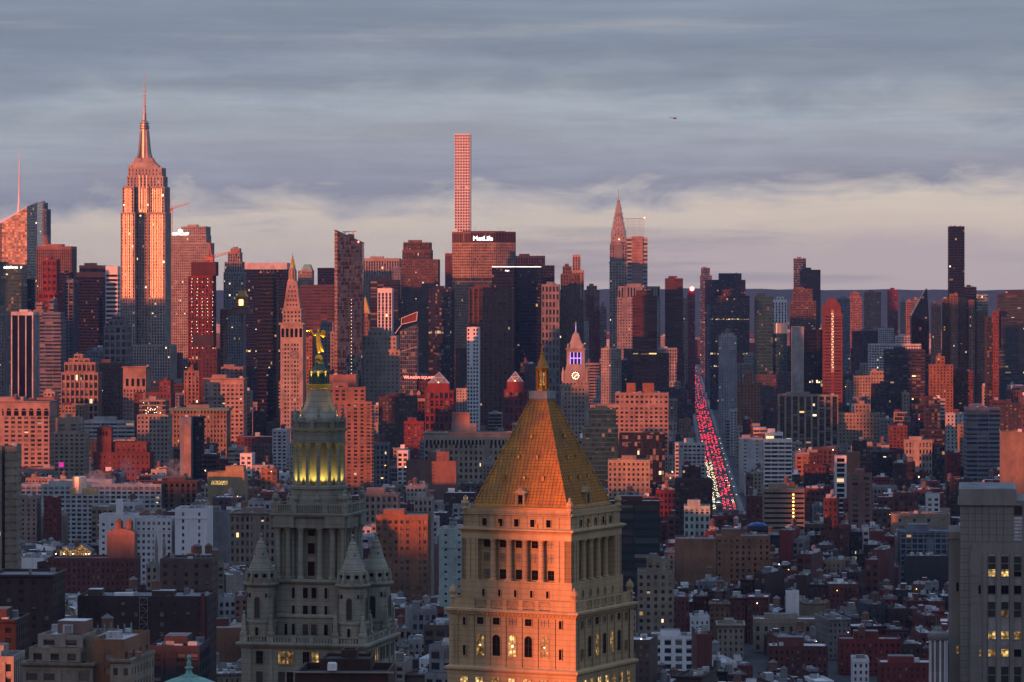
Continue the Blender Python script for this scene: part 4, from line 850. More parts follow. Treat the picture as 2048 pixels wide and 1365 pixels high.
def clock_tower():
    Y = 3200.0; b = B('clock_tower', 'clock tower', 'pink lit clock tower with violet lit columns and ringed glowing clock dial', (X(1121, Y), Y, 0), GRID); m_ = 'palestone'
    u = lambda px: X(px, Y) - X(1121, Y); z = lambda py: Z(py, Y); w = lambda px: px / F * Y
    s = st('punch', bay=2.9, fl=3.75, pf=.5, sf=.46, edge=2.2); D = u(1177)
    tier(b, rect(0, u(1177), 0, D), 0, z(772), s, m_, 'win'); b.n('cornice').box(-.7, u(1177) + .7, -.7, D + .7, z(773), z(771), m_)
    tier(b, rect(u(1124), u(1175), 1, D - 1), z(771), z(762), st('punch', fl=3), m_, 'win')
    tier(b, rect(u(1129), u(1172), 2.5, D - 2.5), z(762), z(742), None, m_)
    for px in (1126, 1174):
        t = b.n('corner_buttress'); t.lathe(u(px), 3.2, [(w(3.2), z(763)), (w(3), z(747)), (w(2), z(742)), (w(.6), z(735))], m_, 8)
    c1 = b.n('scroll_stage'); cx, cy = u(1151), D / 2; c1.sq(cx, cy, [(w(21), z(742)), (w(19.5), z(736)), (w(18.6), z(730))], m_)
    tier(b, rect(u(1133), u(1169), 4.5, D - 4.5), z(731), z(701), None, m_)
    bl = b.n('belfry')
    bl.box(u(1140), u(1162.5), 4.3, 4.5, z(729), z(705.5), 'darkblue')
    for k in range(4):
        px = 1140.4 + k * 7.1; q = b.n('belfry_column', bl); q.tube((u(px), 3.95, z(729)), (u(px), 3.95, z(705)), .42, 'bulb_violet', 8)
    bl.box(u(1140), u(1162.5), 4.1, 4.3, z(718), z(716), 'bulb_violet')
    b.n('cornice').sq(cx, cy, [(w(18.2), z(702)), (w(19.6), z(699)), (w(19.6), z(697.5)), (w(17), z(697))], m_)
    dm = b.n('dome_roof'); dm.sq(cx, cy, [(w(16), z(697)), (w(14), z(691)), (w(11.5), z(686)), (w(9), z(680)), (w(7), z(672)), (w(5), z(668)), (w(4.2), z(667))], m_)
    for px in (1136, 1166): b.n('urn').lathe(u(px), 5, [(w(2), z(697)), (w(2.4), z(692)), (w(.4), z(687))], m_, 8)
    Ln = b.n('lantern'); Ln.lathe(cx, cy, [(w(3), z(668)), (w(2.6), z(664)), (w(1.3), z(662)), (w(1.3), z(652)), (w(2.4), z(650)), (w(1.4), z(647)), (w(.3), z(643))], 'copper', 8)
    Ln.tube((cx, cy - w(2), z(662)), (cx, cy - w(2), z(652)), .25, 'bulb_violet', 6)
    ck = b.n('clock'); cc = (u(1151), z(752)); R0 = w(7.6)
    circ = lambda r, y_: [(cc[0] + r * math.cos(2 * math.pi * k / 24), y_, cc[1] + r * math.sin(2 * math.pi * k / 24)) for k in range(24)]
    ck.loft([circ(R0 * 1.15, 2.48), circ(R0 * 1.15, 2.2), circ(R0, 2.2), circ(R0, 2.3)], 'darkblue', capmat='pinkstone')
    for k in range(12):
        a = math.pi * k / 6; d_ = b.n('dial_lamp', ck); d_.ball((cc[0] + R0 * .9 * math.cos(a), 2.1, cc[1] + R0 * .9 * math.sin(a)), .36, 'sign_white', 6)
    h = b.n('clock_hand', ck); h.tube((cc[0], 2.05, cc[1]), (cc[0] - R0 * .38, 2.05, cc[1] - R0 * .62), .28, 'bulb_warm'); h = b.n('clock_hand', ck); h.tube((cc[0], 2.0, cc[1]), (cc[0] + R0 * .5, 2.0, cc[1] + R0 * .25), .3, 'bulb_warm')
    b.done(); OBST.append((1119, 1183, Y, 860)); FOOT.append((X(1115, Y), X(1190, Y), Y - 6, Y + 30)); SIL.append((Y, [(1121, 1182, 772), (1133, 1170, 700)]))
clock_tower()

def loft_tower(name, cat, label, Y, plan, tops, depth, gm, wm, yb, fl=3.8, bay=3.0, extra=None, tops_back=None):
    """a glass prism with a sloping top: plan = photo columns along the front with offsets in depth, tops = rows"""
    ox = X(plan[0][0], Y); b = B(name, cat, label, (ox, Y, 0), GRID)
    fr = [(X(px, Y) - ox, dy) for px, dy in plan]; zt = [Z(p, Y) for p in tops]
    n = len(fr); bk = [(fr[-1][0], depth), (fr[0][0], depth)]; zb = [Z(p, Y) for p in (tops_back or (tops[-1], tops[0]))]
    pts = fr + bk; zz = zt + zb; g = b.p('glazing')
    for i in range(len(pts)):
        j = (i + 1) % len(pts); P, Q = pts[i], pts[j]; L = math.hypot(P[0] - Q[0], P[1] - Q[1]); uo = R.randrange(60)
        g.poly([(*P, 0), (*Q, 0), (*Q, zz[j]), (*P, zz[i])], gm if isinstance(gm, str) else gm[min(i, len(gm) - 1)], [(uo, 0), (uo + L / bay, 0), (uo + L / bay, zz[j] / fl), (uo, zz[i] / fl)])
    b.p('roof').poly([(*p, q - .05) for p, q in zip(pts, zz)], wm)
    par = b.n('parapet')
    for i in range(len(pts)):
        j = (i + 1) % len(pts); par.tube((*pts[i], zz[i]), (*pts[j], zz[j]), .5, wm)
    if extra: extra(b, lambda px: X(px, Y) - ox, lambda py: Z(py, Y))
    b.done(); OBST.append((plan[0][0], plan[-1][0], Y, yb)); FOOT.append((ox - 4, ox + fr[-1][0] + 4, Y - 5, Y + depth + 5)); SIL.append((Y, [(plan[k][0], plan[k + 1][0], max(tops[k], tops[k + 1])) for k in range(n - 1)])); return b
def ex_boa(b, u, z):
    s = b.n('spire'); s.tube((u(30), 25, z(440)), (u(32), 25, z(400)), 2.4, 'whitepanel', 6, 1.5); s.tube((u(32), 25, z(400)), (u(33.5), 25, z(294)), 1.5, 'whitepanel', 6, .3)
    for k in range(5): c = b.n('crown_truss'); c.tube((u(10 + 12 * k), -.6, z(446 - 7 * k)), (u(16 + 12 * k), -.6, z(458 - 7 * k)), .5, 'whitepanel')
loft_tower('faceted_glass_tower', 'skyscraper', 'faceted glass tower with sloping crystalline top and white spire at far left', 5000.0, [(-30, 0), (4, 0), (56, -6), (72, 12)], [446, 446, 414, 405], 55, ['facet_pink', 'facet_pink', 'facet_green', 'facet_green', 'facet_pink'], 'whitepanel', 530, extra=ex_boa)
def ex_msp(b, u, z):
    m = b.n('crane_track'); m.tube((u(688), 12, z(476)), (u(688), 12, z(464)), .5, 'steel'); m.tube((u(683), 12, z(464)), (u(711), 12, z(463)), .7, 'steel'); m.tube((u(704), 12, z(484)), (u(704), 12, z(464)), .5, 'steel')
    p = b.n('plant_room'); p.box(u(694), u(706), 8, 16, z(490), z(468), 'pinkstone'); b.n('lamp').ball((u(717), -.4, z(484)), .7, 'bulb_red', 6)
    for k in range(24): b.n('stair_lamp').ball((u(703), -.3, z(600 + 7 * k)), .26, 'work_bulb', 5)
loft_tower('slanted_glass_tower', 'apartment tower', 'dark mottled glass tower with sharply slanted top between the campanile and skyline', 3620.0, [(669, 0), (675, -1.5), (724, 2)], [461, 463, 486], 26, ['facet_pink', 'mottled', 'mottled'], 'charcoal', 740, fl=4.0, bay=1.7, extra=ex_msp)

def metlife():
    Y = 5000.0; b = B('broad_slab_tower', 'office tower', 'broad chamfered office slab with dark crown band and white glowing sign', (X(904, Y), Y, 0), GRID)
    u = lambda px: X(px, Y) - X(904, Y); z = lambda py: Z(py, Y)
    pts = [(u(942), -14), (u(992), -14), (u(1031), 0), (u(1031), 14), (u(992), 28), (u(942), 28), (u(904), 14), (u(904), 0)]
    s = st('punch', bay=2.9, fl=3.9, pf=.34, sf=.46, rec=.7)
    tier(b, pts, 0, z(562), s, 'tan', 'win', back=(3, 4, 5)); tier(b, inset(pts, 1.2), z(562), z(556), st('piers', bay=4), 'charcoal', 'win', back=(3, 4, 5), ph=.2)
    tier(b, pts, z(556), z(486), s, 'tan', 'win', back=(3, 4, 5), ph=.2); tier(b, pts, z(486), z(464), st('fins', bay=2.4, fl=16, sf=0, top=2.5), 'bronze', 'win_black', back=(3, 4, 5))
    b.n('roof_plant').box(u(925), u(1010), 2, 14, z(466), z(462.5), 'charcoal'); 
    for px in (950, 1000, 1020): b.n('rooftop_mast').tube((u(px), 5, z(464)), (u(px), 5, z(456)), .35, 'steel')
    b.done(); sign(b, 'MetLife', 967, 478, 9.5, Y, 'sign_white', -15.2)
    OBST.append((904, 1034, Y, 600)); FOOT.append((X(900, Y), X(1040, Y), Y - 20, Y + 40)); SIL.append((Y, [(904, 1033, 464)]))
metlife()

T = tower
# far left cluster
T('striped_tower', 'office tower', 'blue and pink striped tower with notched crown behind faceted glass tower', 5300, [(73, 101, 418), (76, 96, 405, 4)], 40, st('fins', bay=3.2), 'bluegrey', 'win_blue', 470)
def dome_top(b, px, py0, py1, r, mat, name='dome'):
    Yb = b.loc[1]; b.n(name).lathe(X(px, Yb) - b.loc[0], 14, [(r / F * Yb * math.cos(a), Z(py0, Yb) + (Z(py1, Yb) - Z(py0, Yb)) * math.sin(a)) for a in [k * math.pi / 12 for k in range(6)]] + [(.2, Z(py1, Yb))], mat, 14)
b = T('domed_tower', 'office tower', 'tower with small ribbed pink dome behind the wide brown slab', 5200, [(74, 102, 490)], 30, 'punch', 'pinkstone', 'win', 500, finish=False, pent=False); dome_top(b, 87, 491, 469, 12, 'terracotta'); b.done()
T('brown_slab_tower', 'office tower', 'wide brown slab tower with fine vertical fins, left of the tallest skyscraper', 4800, [(73, 153, 493)], 45, st('fins', bay=2.6, top=4), 'terracotta', 'win_brown', 560)
T('framed_tower', 'office tower', 'red framed stepped tower with wide square windows before the brown slab', 4500, [(76, 126, 585), (84, 120, 519, 3)], 30, st('wide', bay=7, fl=7.5, pf=.32, sf=.5), 'brightred', 'win_brown', 600)
T('round_sign_tower', 'office tower', 'narrow dark tower with a round pale disc near its top', 4600, [(118, 147, 545)], 30, 'curtain', 'charcoal', 'win_black', 680)
b = T('green_glass_tower', 'office tower', 'green glass office tower with small white lettering at its top', 4300, [(-40, 54, 529), ], 40, st('curtain', bay=3, fl=4.2, sf=.34), 'tealpanel', 'win_green', 620); sign(b, 'salesforce', 22, 535, 5.2, 4300, 'sign_white'); sign(b, '#', 43, 535, 4.2, 4300, 'sign_white')
T('narrow_dark_tower', 'office tower', 'narrow near black tower tucked beside the green glass tower', 4400, [(54, 69, 558)], 24, 'curtain', 'black', 'win_black', 625, pent=False)
T('grey_fin_tower', 'office tower', 'tall grey tower with pale vertical edges below the brown slab', 4350, [(128, 156, 560)], 38, st('fins', bay=5, pf=.2), 'bluegrey', 'win_black', 710)
T('wide_black_tower', 'office tower', 'wide blue black glass slab with reddish crown band, left of tallest skyscraper', 4600, [(152, 214, 545), (158, 212, 531, 2)], 40, st('curtain', top=6), 'darkblue', 'win_black', 690)
T('white_banded_tower', 'office tower', 'slim tower of white horizontal bands touching tallest skyscraper on its left', 4400, [(211, 243, 533)], 34, st('ribbon', bay=14, fl=5.4, sf=.46, pf=.1, top=9), 'whitepanel', 'win_black', 650, pent=False)
T('ribbed_black_tower', 'office tower', 'black glass tower with white vertical ribs in front at far left', 3600, [(22, 78, 624)], 36, st('wide', bay=7.6, fl=60, sf=0, pf=.14, edge=1.2, rec=1.2, top=3.5), 'white', 'win_black', 775)
T('stepped_grey_tower', 'office tower', 'stepped grey blue tower with dark ribbon windows beside white ribbed tower', 3700, [(74, 132, 640), (82, 130, 625, 3), (96, 116, 598, 6)], 34, st('ribbon', bay=9), 'bluegrey', 'win_blue', 740)
T('pale_cap_tower', 'office tower', 'grey stone tower capped by two pale storeys at the far left edge', 4000, [(-30, 17, 628), (-30, 10, 612, 4)], 30, 'piers', 'greystone', 'win', 690)
T('banded_hotel', 'hotel', 'small cream stepped hotel top behind white ribbed tower', 3900, [(66, 93, 620), (70, 90, 606, 3)], 22, 'ribbon', 'tan', 'win_lit', 640)
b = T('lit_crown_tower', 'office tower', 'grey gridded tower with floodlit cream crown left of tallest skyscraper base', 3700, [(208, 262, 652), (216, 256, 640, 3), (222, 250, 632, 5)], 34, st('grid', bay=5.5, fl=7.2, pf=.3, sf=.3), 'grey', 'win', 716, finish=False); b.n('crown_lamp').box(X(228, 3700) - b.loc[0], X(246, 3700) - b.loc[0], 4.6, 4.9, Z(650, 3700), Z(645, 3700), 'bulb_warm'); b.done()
b = T('limestone_slab', 'office tower', 'limestone slab skyscraper with glowing white sign, right of tallest skyscraper', 5150, [(338, 428, 486), (338, 422, 470, 1), (362, 421, 453, 3)], 60, st('piers', bay=3.0, pf=.5, sf=.4, sd=.2), 'limestone', 'win_lit', 700)
sign(b, 'COMCAST', 361, 468.5, 5.3, 5150, 'sign_white', -.8)
k_ = MB('sign_emblem')     # fan shaped emblem over the lettering
for i in range(6):
    a0, a1 = math.pi * i / 6 + .04, math.pi * (i + 1) / 6 - .04; c_ = (X(360.5, 5150) - b.loc[0], Z(463.5, 5150)); r_ = 3.1
    k_.poly([(c_[0], .2, c_[1]), (c_[0] + r_ * math.cos(a0), .2, c_[1] + r_ * math.sin(a0)), (c_[0] + r_ * 1.15 * math.cos((a0 + a1) / 2), .2, c_[1] + r_ * 1.15 * math.sin((a0 + a1) / 2)), (c_[0] + r_ * math.cos(a1), .2, c_[1] + r_ * math.sin(a1))], 'sign_white')
k_.build(b.root)
b = T('netted_tower', 'tower under construction', 'tower under construction wrapped in dark red netting with strings of work lights', 3650, [(376, 432, 552), (383, 436, 524, -2)], 30, st('wide', bay=3.6, fl=3.9, pf=.35, sf=.3), 'brightred', 'win_brown', 700, finish=False, pent=False)
for i in range(5):
    for k in range(22): b.n('work_lamp').ball((X(384 + 10.5 * i, 3650) - b.loc[0] + R.uniform(-.5, .5), -.5, Z(558 + 6.6 * k, 3650)), .27, 'work_bulb', 5) if R.random() < .7 else None
b.n('netting').box(X(383.5, 3650) - b.loc[0], X(433, 3650) - b.loc[0], -3.2, -2.2, Z(551, 3650), Z(526, 3650), 'maroon'); b.n('safety_deck').box(X(374, 3650) - b.loc[0], X(432, 3650) - b.loc[0], -2.6, 2, Z(639, 3650), Z(637, 3650), 'charcoal')
b.n('safety_deck').box(X(386, 3650) - b.loc[0], X(428, 3650) - b.loc[0], -1.2, 0, Z(692, 3650), Z(670, 3650), 'charcoal'); b.done()
T('stepped_stone_tower', 'office tower', 'slim grey stone tower stepping up to a flat cap behind red netted tower', 4700, [(447, 492, 545), (449, 489, 524, 1), (455, 485, 505, 3), (460, 483, 497, 5), (464, 477, 494, 8)], 32, st('piers', bay=3.4), 'greystone', 'win_lit', 590, pent=False)
b = T('gold_cap_tower', 'apartment tower', 'red brick apartment tower with floodlit gold pyramid cap', 3700, [(440, 453, 618), (452, 505, 628, 0), (462, 500, 612, 4), (470, 497, 594, 6)], 28, st('slab', bay=3.3), 'terracotta', 'win_lit', 740, finish=False, pent=False)
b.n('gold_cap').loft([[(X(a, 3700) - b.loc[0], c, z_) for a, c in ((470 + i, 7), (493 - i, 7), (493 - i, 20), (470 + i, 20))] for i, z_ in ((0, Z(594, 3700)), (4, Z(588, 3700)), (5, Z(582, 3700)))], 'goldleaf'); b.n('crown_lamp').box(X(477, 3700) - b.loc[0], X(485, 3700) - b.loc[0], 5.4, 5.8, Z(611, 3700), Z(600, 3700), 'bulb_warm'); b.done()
T('white_top_slab', 'office tower', 'dark slab with plain white top band behind the black needle tower', 5000, [(486, 580, 526)], 40, st('curtain', top=9, sm='darkblue', pm='darkblue'), 'white', 'win_black', 600, pent=False)
b = T('black_slim_tower', 'apartment tower', 'slim near black tower with wire spikes on top, left of the campanile', 3620, [(515, 549, 546)], 16, st('curtain', bay=2.2, sf=.3), 'black', 'win_black', 815, finish=False, pent=False)
for px in (521, 527, 533, 540, 546): b.n('rooftop_mast').tube((X(px, 3620) - b.loc[0], 3, Z(548, 3620)), (X(px, 3620) - b.loc[0], 3, Z(534, 3620)), .18, 'steel')
b.done()
T('balcony_tower', 'apartment tower', 'narrow pink edged balcony tower pressed between black tower and campanile', 3635, [(546, 557, 560)], 16, st('slab', bay=4), 'terracotta', 'win', 800, pent=False)
T('orange_annex', 'office block', 'sunlit orange annex with small windows just right of the campanile', 3600, [(612, 628, 675)], 20, 'punch2', 'orangebrick', 'win', 770, pent=False)
b = T('green_roof_tower', 'office tower', 'stone tower with faceted green copper roof behind the campanile', 4900, [(596, 628, 541)], 30, 'piers', 'limestone', 'win', 575, finish=False, pent=False)
b.n('copper_roof').loft([[(X(a, 4900) - b.loc[0], c, z_) for a, c in ((602 + i, 3 + i), (624 - i, 3 + i), (624 - i, 26 - i), (602 + i, 26 - i))] for i, z_ in ((0, Z(542, 4900)), (4, Z(531, 4900)), (6, Z(529, 4900)))], 'copper'); b.done()
T('small_black_tower', 'office tower', 'plain black box tower between green copper roof and slanted glass tower', 5300, [(635, 670, 536)], 30, 'curtain', 'black', 'win_black', 575, pent=False)
T('dark_brown_slab', 'office tower', 'wide dark brown slab with ribbon windows between campanile and slanted glass tower', 4300, [(600, 672, 570)], 30, st('ribbon', bay=8), 'purple', 'win_brown', 660, pent=False)
T('grey_office_tower', 'office block', 'grey stone office block with rows of square windows behind the gold statue', 3680, [(628, 672, 664), (640, 670, 645, 2)], 22, st('punch', bay=3.4), 'greystone', 'win', 760)
T('white_pier_slab', 'office tower', 'slab of white vertical piers right of the slanted glass tower', 5200, [(726, 802, 517)], 36, st('fins', bay=3.6, pf=.42, sf=.1, top=4), 'palestone', 'win_blue', 600)
T('curved_crown_tower', 'office tower', 'broad brown tower with glassy crown left of broad chamfered slab', 4800, [(798, 880, 600), (802, 880, 519, 1), (804, 866, 500, 4), (806, 864, 485, 5)], 44, st('punch2', bay=3), 'brown', 'win_lit', 640, styles=[None and 0, None, st('fins', bay=2), st('fins', bay=2, top=1)])
T('small_green_tower', 'office tower', 'little tower with a green top just left of brown crown tower', 5000, [(785, 805, 535)], 20, 'punch', 'bluegrey', 'win', 590, roof='copper')
T('dark_box_tower', 'office tower', 'dark blue office box with lit amber floor behind white striped block', 4700, [(740, 800, 560)], 30, st('ribbon', bay=9), 'darkblue', 'win_rows', 640)
T('white_striped_block', 'office tower', 'small tower of bright white vertical stripes in mid skyline', 4000, [(755, 787, 577)], 24, st('fins', bay=3.6, pf=.45, sf=.12, top=5), 'whitepanel', 'win_black', 665, pent=False)
b = T('gold_pyramid_tower', 'office tower', 'brick tower with slim gold pyramid half hidden by slanted glass tower', 3900, [(716, 742, 640), (720, 739, 626, 2)], 24, 'punch', 'terracotta', 'win', 665, finish=False, pent=False)
b.n('gold_pyramid').loft([[(X(a, 3900) - b.loc[0], c, z_) for a, c in ((719 + i, 2 + i / 2), (739 - i, 2 + i / 2), (739 - i, 20 - i / 2), (719 + i, 20 - i / 2))] for i, z_ in ((0, Z(628, 3900)), (9.8, Z(594, 3900)))], 'goldleaf'); b.done()
T('black_mid_tower', 'office tower', 'black glass tower with one amber floor left of bronze ribbed tower', 4100, [(857, 908, 577)], 34, st('curtain', fl=4.2), 'darkblue', 'win_rows', 700)
T('reddish_sliver', 'office tower', 'thin reddish tower showing at left edge of broad chamfered slab', 5400, [(890, 906, 507)], 30, 'fins', 'redgranite', 'win_brown', 575, pent=False)
b = T('pencil_tower', 'skyscraper', 'ultra thin white gridded pencil skyscraper rising above the broad slab', 5900, [(909, 942.5, 268)], 27.5, st('grid', bay=4.58, fl=4.6, pf=.34, sf=.36, rec=.9, top=1.2), 'whitepanel', 'win_brown', 470, pent=False, cl=0)
T('bronze_ribbed_tower', 'office tower', 'bronze tower of vertical ribs with notched top below the broad slab', 4000, [(938, 1027, 575)], 38, st('wide', bay=5.4, fl=3.8, pf=.36, sf=.3, rec=1.6, sd=1.3), 'bronze', 'win_brown', 715)
T('white_grid_block', 'office tower', 'small block with white square grid front and blank grey flank', 3800, [(934, 960, 655)], 30, st('grid', bay=3.1, fl=4), 'whitepanel', 'win', 730, pent=False)
b = T('navy_glass_tower', 'office tower', 'very dark navy glass tower with bright roofline and tiny white sign', 4400, [(984, 1031, 535), ], 40, st('curtain', fl=4), 'darkblue', 'win_black', 720, pent=False)
b2 = T('navy_glass_wing', 'office tower', 'dark navy glass block joined to right of navy tower with bright roofline', 4430, [(1031, 1086, 534)], 40, st('curtain', fl=4), 'darkblue', 'win_black', 720, pent=False)
for q, (a, c) in ((b, (984, 1030)), (b2, (1031, 1082))):
    m = MB('roofline_light'); Yq = q.loc[1]; m.box(X(a, Yq) - q.loc[0], X(c, Yq) - q.loc[0], -.5, -.2, Z(534.4, Yq), Z(533.6, Yq), 'sign_white'); m.build(q.root)
sign(b, 'topn', 1014.5, 541.5, 3.2, 4400, 'sign_white')
T('slate_slab', 'office tower', 'plain slate coloured slab behind navy glass tower', 5300, [(1030, 1090, 512)], 40, st('fins', bay=4), 'charcoal', 'win_black', 540)
T('dark_back_tower', 'office tower', 'plain dark tower peeking out right of the navy glass tower', 5250, [(1082, 1109, 531)], 30, 'curtain', 'charcoal', 'win_black', 570, pent=False)
T('lit_rows_block', 'office tower', 'pale grey block with two rows of bright tall windows', 4300, [(1083, 1120, 569)], 30, st('wide', bay=4.6, fl=9, pf=.4, sf=.35), 'greystone', 'win_lit', 660)
T('deco_brown_tower', 'office tower', 'dark brown stepped tower with small finial beside the lit rows block', 4350, [(1118, 1168, 600), (1121, 1160, 548, 1), (1125, 1143, 533, 4), (1129, 1138, 528, 6)], 34, st('piers', bay=3), 'brown', 'win', 660, pent=False)
T('twin_stripe_tower', 'apartment tower', 'thin tower with pink and white vertical stripes and rounded top', 5600, [(1140, 1168, 541), (1145, 1161, 510, 2)], 22, st('fins', bay=4), 'pinkstone', 'win_brown', 600, pent=False)
# glass slab behind the needle spire, with its open screen on the roof
b = T('screen_top_tower', 'apartment tower', 'glass slab with pink lit face and see-through screen above, right of needle spire', 5500, [(1246, 1295, 475)], 30, st('ribbon', bay=6, fl=6, sf=.5), 'white', 'win_teal', 575, finish=False, pent=False)
u = lambda px: X(px, 5500) - b.loc[0]
m = b.n('pink_panel'); tier(b, rect(u(1264), u(1286), -1.5, -.05), 0, Z(473, 5500), None, 'pinkstone', sides='blank'); [m.box(u(1264), u(1286), -1.54, -1.5, Z(480 + 6 * q, 5500), Z(480 + 6 * q, 5500) + .5, 'brightred') for q in range(14)]
m = b.n('roof_screen')
for k in range(17): m.tube((u(1250 + 2.4 * k), 1, Z(476, 5500)), (u(1250 + 2.4 * k), 1, Z(438, 5500)), .22, 'steel')
for py in (438, 444, 450, 456, 462, 468): m.tube((u(1250), 1, Z(py, 5500)), (u(1289), 1, Z(py, 5500)), .16, 'steel')
m.tube((u(1250), 1, Z(437.6, 5500)), (u(1289), 1, Z(437.6, 5500)), .45, 'steel'); b.n('lamp').ball((u(1288.6), 1, Z(436, 5500)), .9, 'bulb_red', 6); b.done()
T('grey_pier_block', 'office tower', 'broad grey block with tall white piers at its top below needle spire', 4500, [(1234, 1321, 595), (1236, 1320, 573, 0)], 36, st('punch', bay=3.4), 'grey', 'win_few', 690, styles=[st('punch', bay=3.4), st('fins', bay=3.6, fl=14, sf=0, top=1.5)])
T('maroon_slab', 'office tower', 'maroon slab with fine floor bands in front of grey pier block', 4000, [(1265, 1314, 592), (1272, 1306, 581, 3)], 30, st('ribbon', bay=10, fl=3.7), 'maroon', 'win_brown', 715, pent=False)
T('maroon_shaft', 'office tower', 'plain dark red brown tower with flat top standing beside the avenue', 4600, [(1330, 1366, 557)], 30, st('ribbon', bay=12, fl=3.6, sf=.6), 'maroon', 'win_brown', 680, cl=4)
b = T('beacon_tower', 'apartment tower', 'distant red lit apartment tower with glowing beacon beyond the avenue', 5400, [(1374, 1390, 590), (1377, 1389, 581, 3)], 20, 'slab', 'brightred', 'win', 690, finish=False, pent=False); b.n('beacon').ball((X(1384, 5400) - b.loc[0], -1, Z(578, 5400)), 3.2, 'bulb_red', 10); b.done()
T('lit_top_tower', 'apartment tower', 'slim tower with rounded lit top just right of the avenue', 7700, [(1400, 1424, 551), (1402, 1420, 536, 2)], 24, st('curtain', fl=4), 'bluegrey', 'win_lit', 640)
T('black_stepped_block', 'office tower', 'large black block with smaller black box on top, right of avenue', 6500, [(1410, 1491, 560), (1437, 1483, 547, 4)], 40, st('curtain', fl=4), 'black', 'win_black', 600, pent=False)
T('maroon_striped_tower', 'office tower', 'broad maroon tower with fine white vertical lines and lit floors right of avenue', 5600, [(1420, 1499, 592), (1443, 1478, 579, 6)], 40, st('fins', bay=2.8, pf=.2, sf=.4, sm='maroon', pm='brown'), 'maroon', 'win_rows', 700, pent=False)
T('grey_edge_tower', 'office tower', 'grey slab edge half hidden behind the maroon striped tower', 6100, [(1414, 1426, 610)], 30, 'ribbon', 'bluegrey', 'win_blue', 700, pent=False)
b = T('white_dome_tower', 'apartment tower', 'white apartment tower with round domed water tank on its roof', 4600, [(1437, 1473, 672), (1442, 1468, 667, 2)], 24, st('slab', bay=3, pf=.6, sf=.55), 'white', 'win', 780, finish=False, pent=False); dome_top(b, 1455, 670, 657, 6, 'terracotta', 'domed_tank'); b.done()
T('teal_glass_tower', 'office tower', 'dark teal glass tower with flat top right of maroon striped tower', 4300, [(1509, 1546, 592)], 34, st('curtain', fl=4), 'tealpanel', 'win_teal', 700)
T('white_stripe_stub', 'office tower', 'short tower of white vertical stripes with a rounded white sign box', 4800, [(1543, 1574, 600), (1553, 1568, 594, 3)], 26, st('fins', bay=4, pf=.5), 'whitepanel', 'win_blue', 650, pent=False)
T('blue_glass_shaft', 'apartment tower', 'tall blue glass tower standing behind a dark slab right of centre', 5600, [(1587, 1612, 517)], 24, st('curtain', fl=3.6), 'bluegrey', 'win_blue', 575, cl=4)
T('dark_flat_tower', 'office tower', 'dark flat topped tower beside blue glass tower right of centre', 5300, [(1600, 1641, 540)], 30, st('ribbon', bay=9), 'charcoal', 'win_brown', 650)
T('brown_stepped_tower', 'apartment tower', 'brown stepped apartment tower in front of the dark flat topped tower', 5000, [(1580, 1632, 602), (1585, 1625, 578, 2)], 30, st('slab', bay=3.4), 'brown', 'win', 660)
def cyl_tower():
    Y = 4300.0; b = B('round_top_tower', 'apartment tower', 'glass tower topped by a curved metal band that catches the sunset', (X(1555, Y), Y + 12, 0), GRID); w = 21 / F * Y; z = lambda py: Z(py, Y); pts = [(w * math.cos(a), w * .7 * math.sin(a)) for a in [math.pi + 2 * math.pi * k / 16 for k in range(16)]]
    tier(b, pts, 0, z(668), st('curtain', fl=4), 'tealpanel', 'win_teal', back=(), ph=.3); b.n('curved_band').loft([[(x * 1.02, y * 1.02, z(q)) for x, y in pts] for q in (667, 647)], 'shinymetal', cap1=False); b.p('roof').poly([(x, y, z(649)) for x, y in pts], 'roofgrey')
    for k in range(5): b.n('rooftop_unit').box(-w * .6 + k * 5, -w * .6 + k * 5 + 2, -2, 2, z(649), z(645), 'grey')
    b.done(); OBST.append((1534, 1577, Y, 730)); FOOT.append((X(1530, Y), X(1580, Y), Y - 4, Y + 30)); SIL.append((Y, [(1534, 1577, 647)]))
cyl_tower()
T('concrete_core_block', 'office tower', 'plain concrete slab joined to a black glass block right of centre', 4000, [(1583, 1608, 654)], 30, None, 'concrete', 'win', 745, pent=False, cl=0)
T('black_glass_block', 'office tower', 'black glass block against plain concrete slab right of centre', 4000, [(1608, 1655, 659)], 28, st('curtain', fl=3.9), 'black', 'win_black', 745, pent=False)
b = T('red_gable_tower', 'apartment tower', 'red tower with stepped gable top and lit stair strip, right of centre', 3900, [(1645, 1685, 628)], 22, st('ribbon', bay=9, fl=3.4, pf=.3), 'redgranite', 'win_brown', 740, finish=False, pent=False)
for k, (a, c, p, q) in enumerate(((1645, 1682, 628, 612), (1649, 1679, 612, 606), (1654, 1674, 606, 600), (1659, 1670, 600, 596))): b.n('stepped_gable').box(X(a, 3900) - b.loc[0], X(c, 3900) - b.loc[0], .4 + k, 20 - k, Z(p, 3900) - .1, Z(q, 3900), 'redgranite')
for k in range(22): b.n('stair_lamp').ball((X(1665, 3900) - b.loc[0] + (.5 if k % 2 else -.5), -.4, Z(628 + 5.1 * k, 3900)), .36, 'work_bulb', 5)
b.n('light_strip').box(X(1662, 3900) - b.loc[0], X(1668, 3900) - b.loc[0], -.25, -.02, Z(745, 3900), Z(620, 3900), 'cream'); b.done()
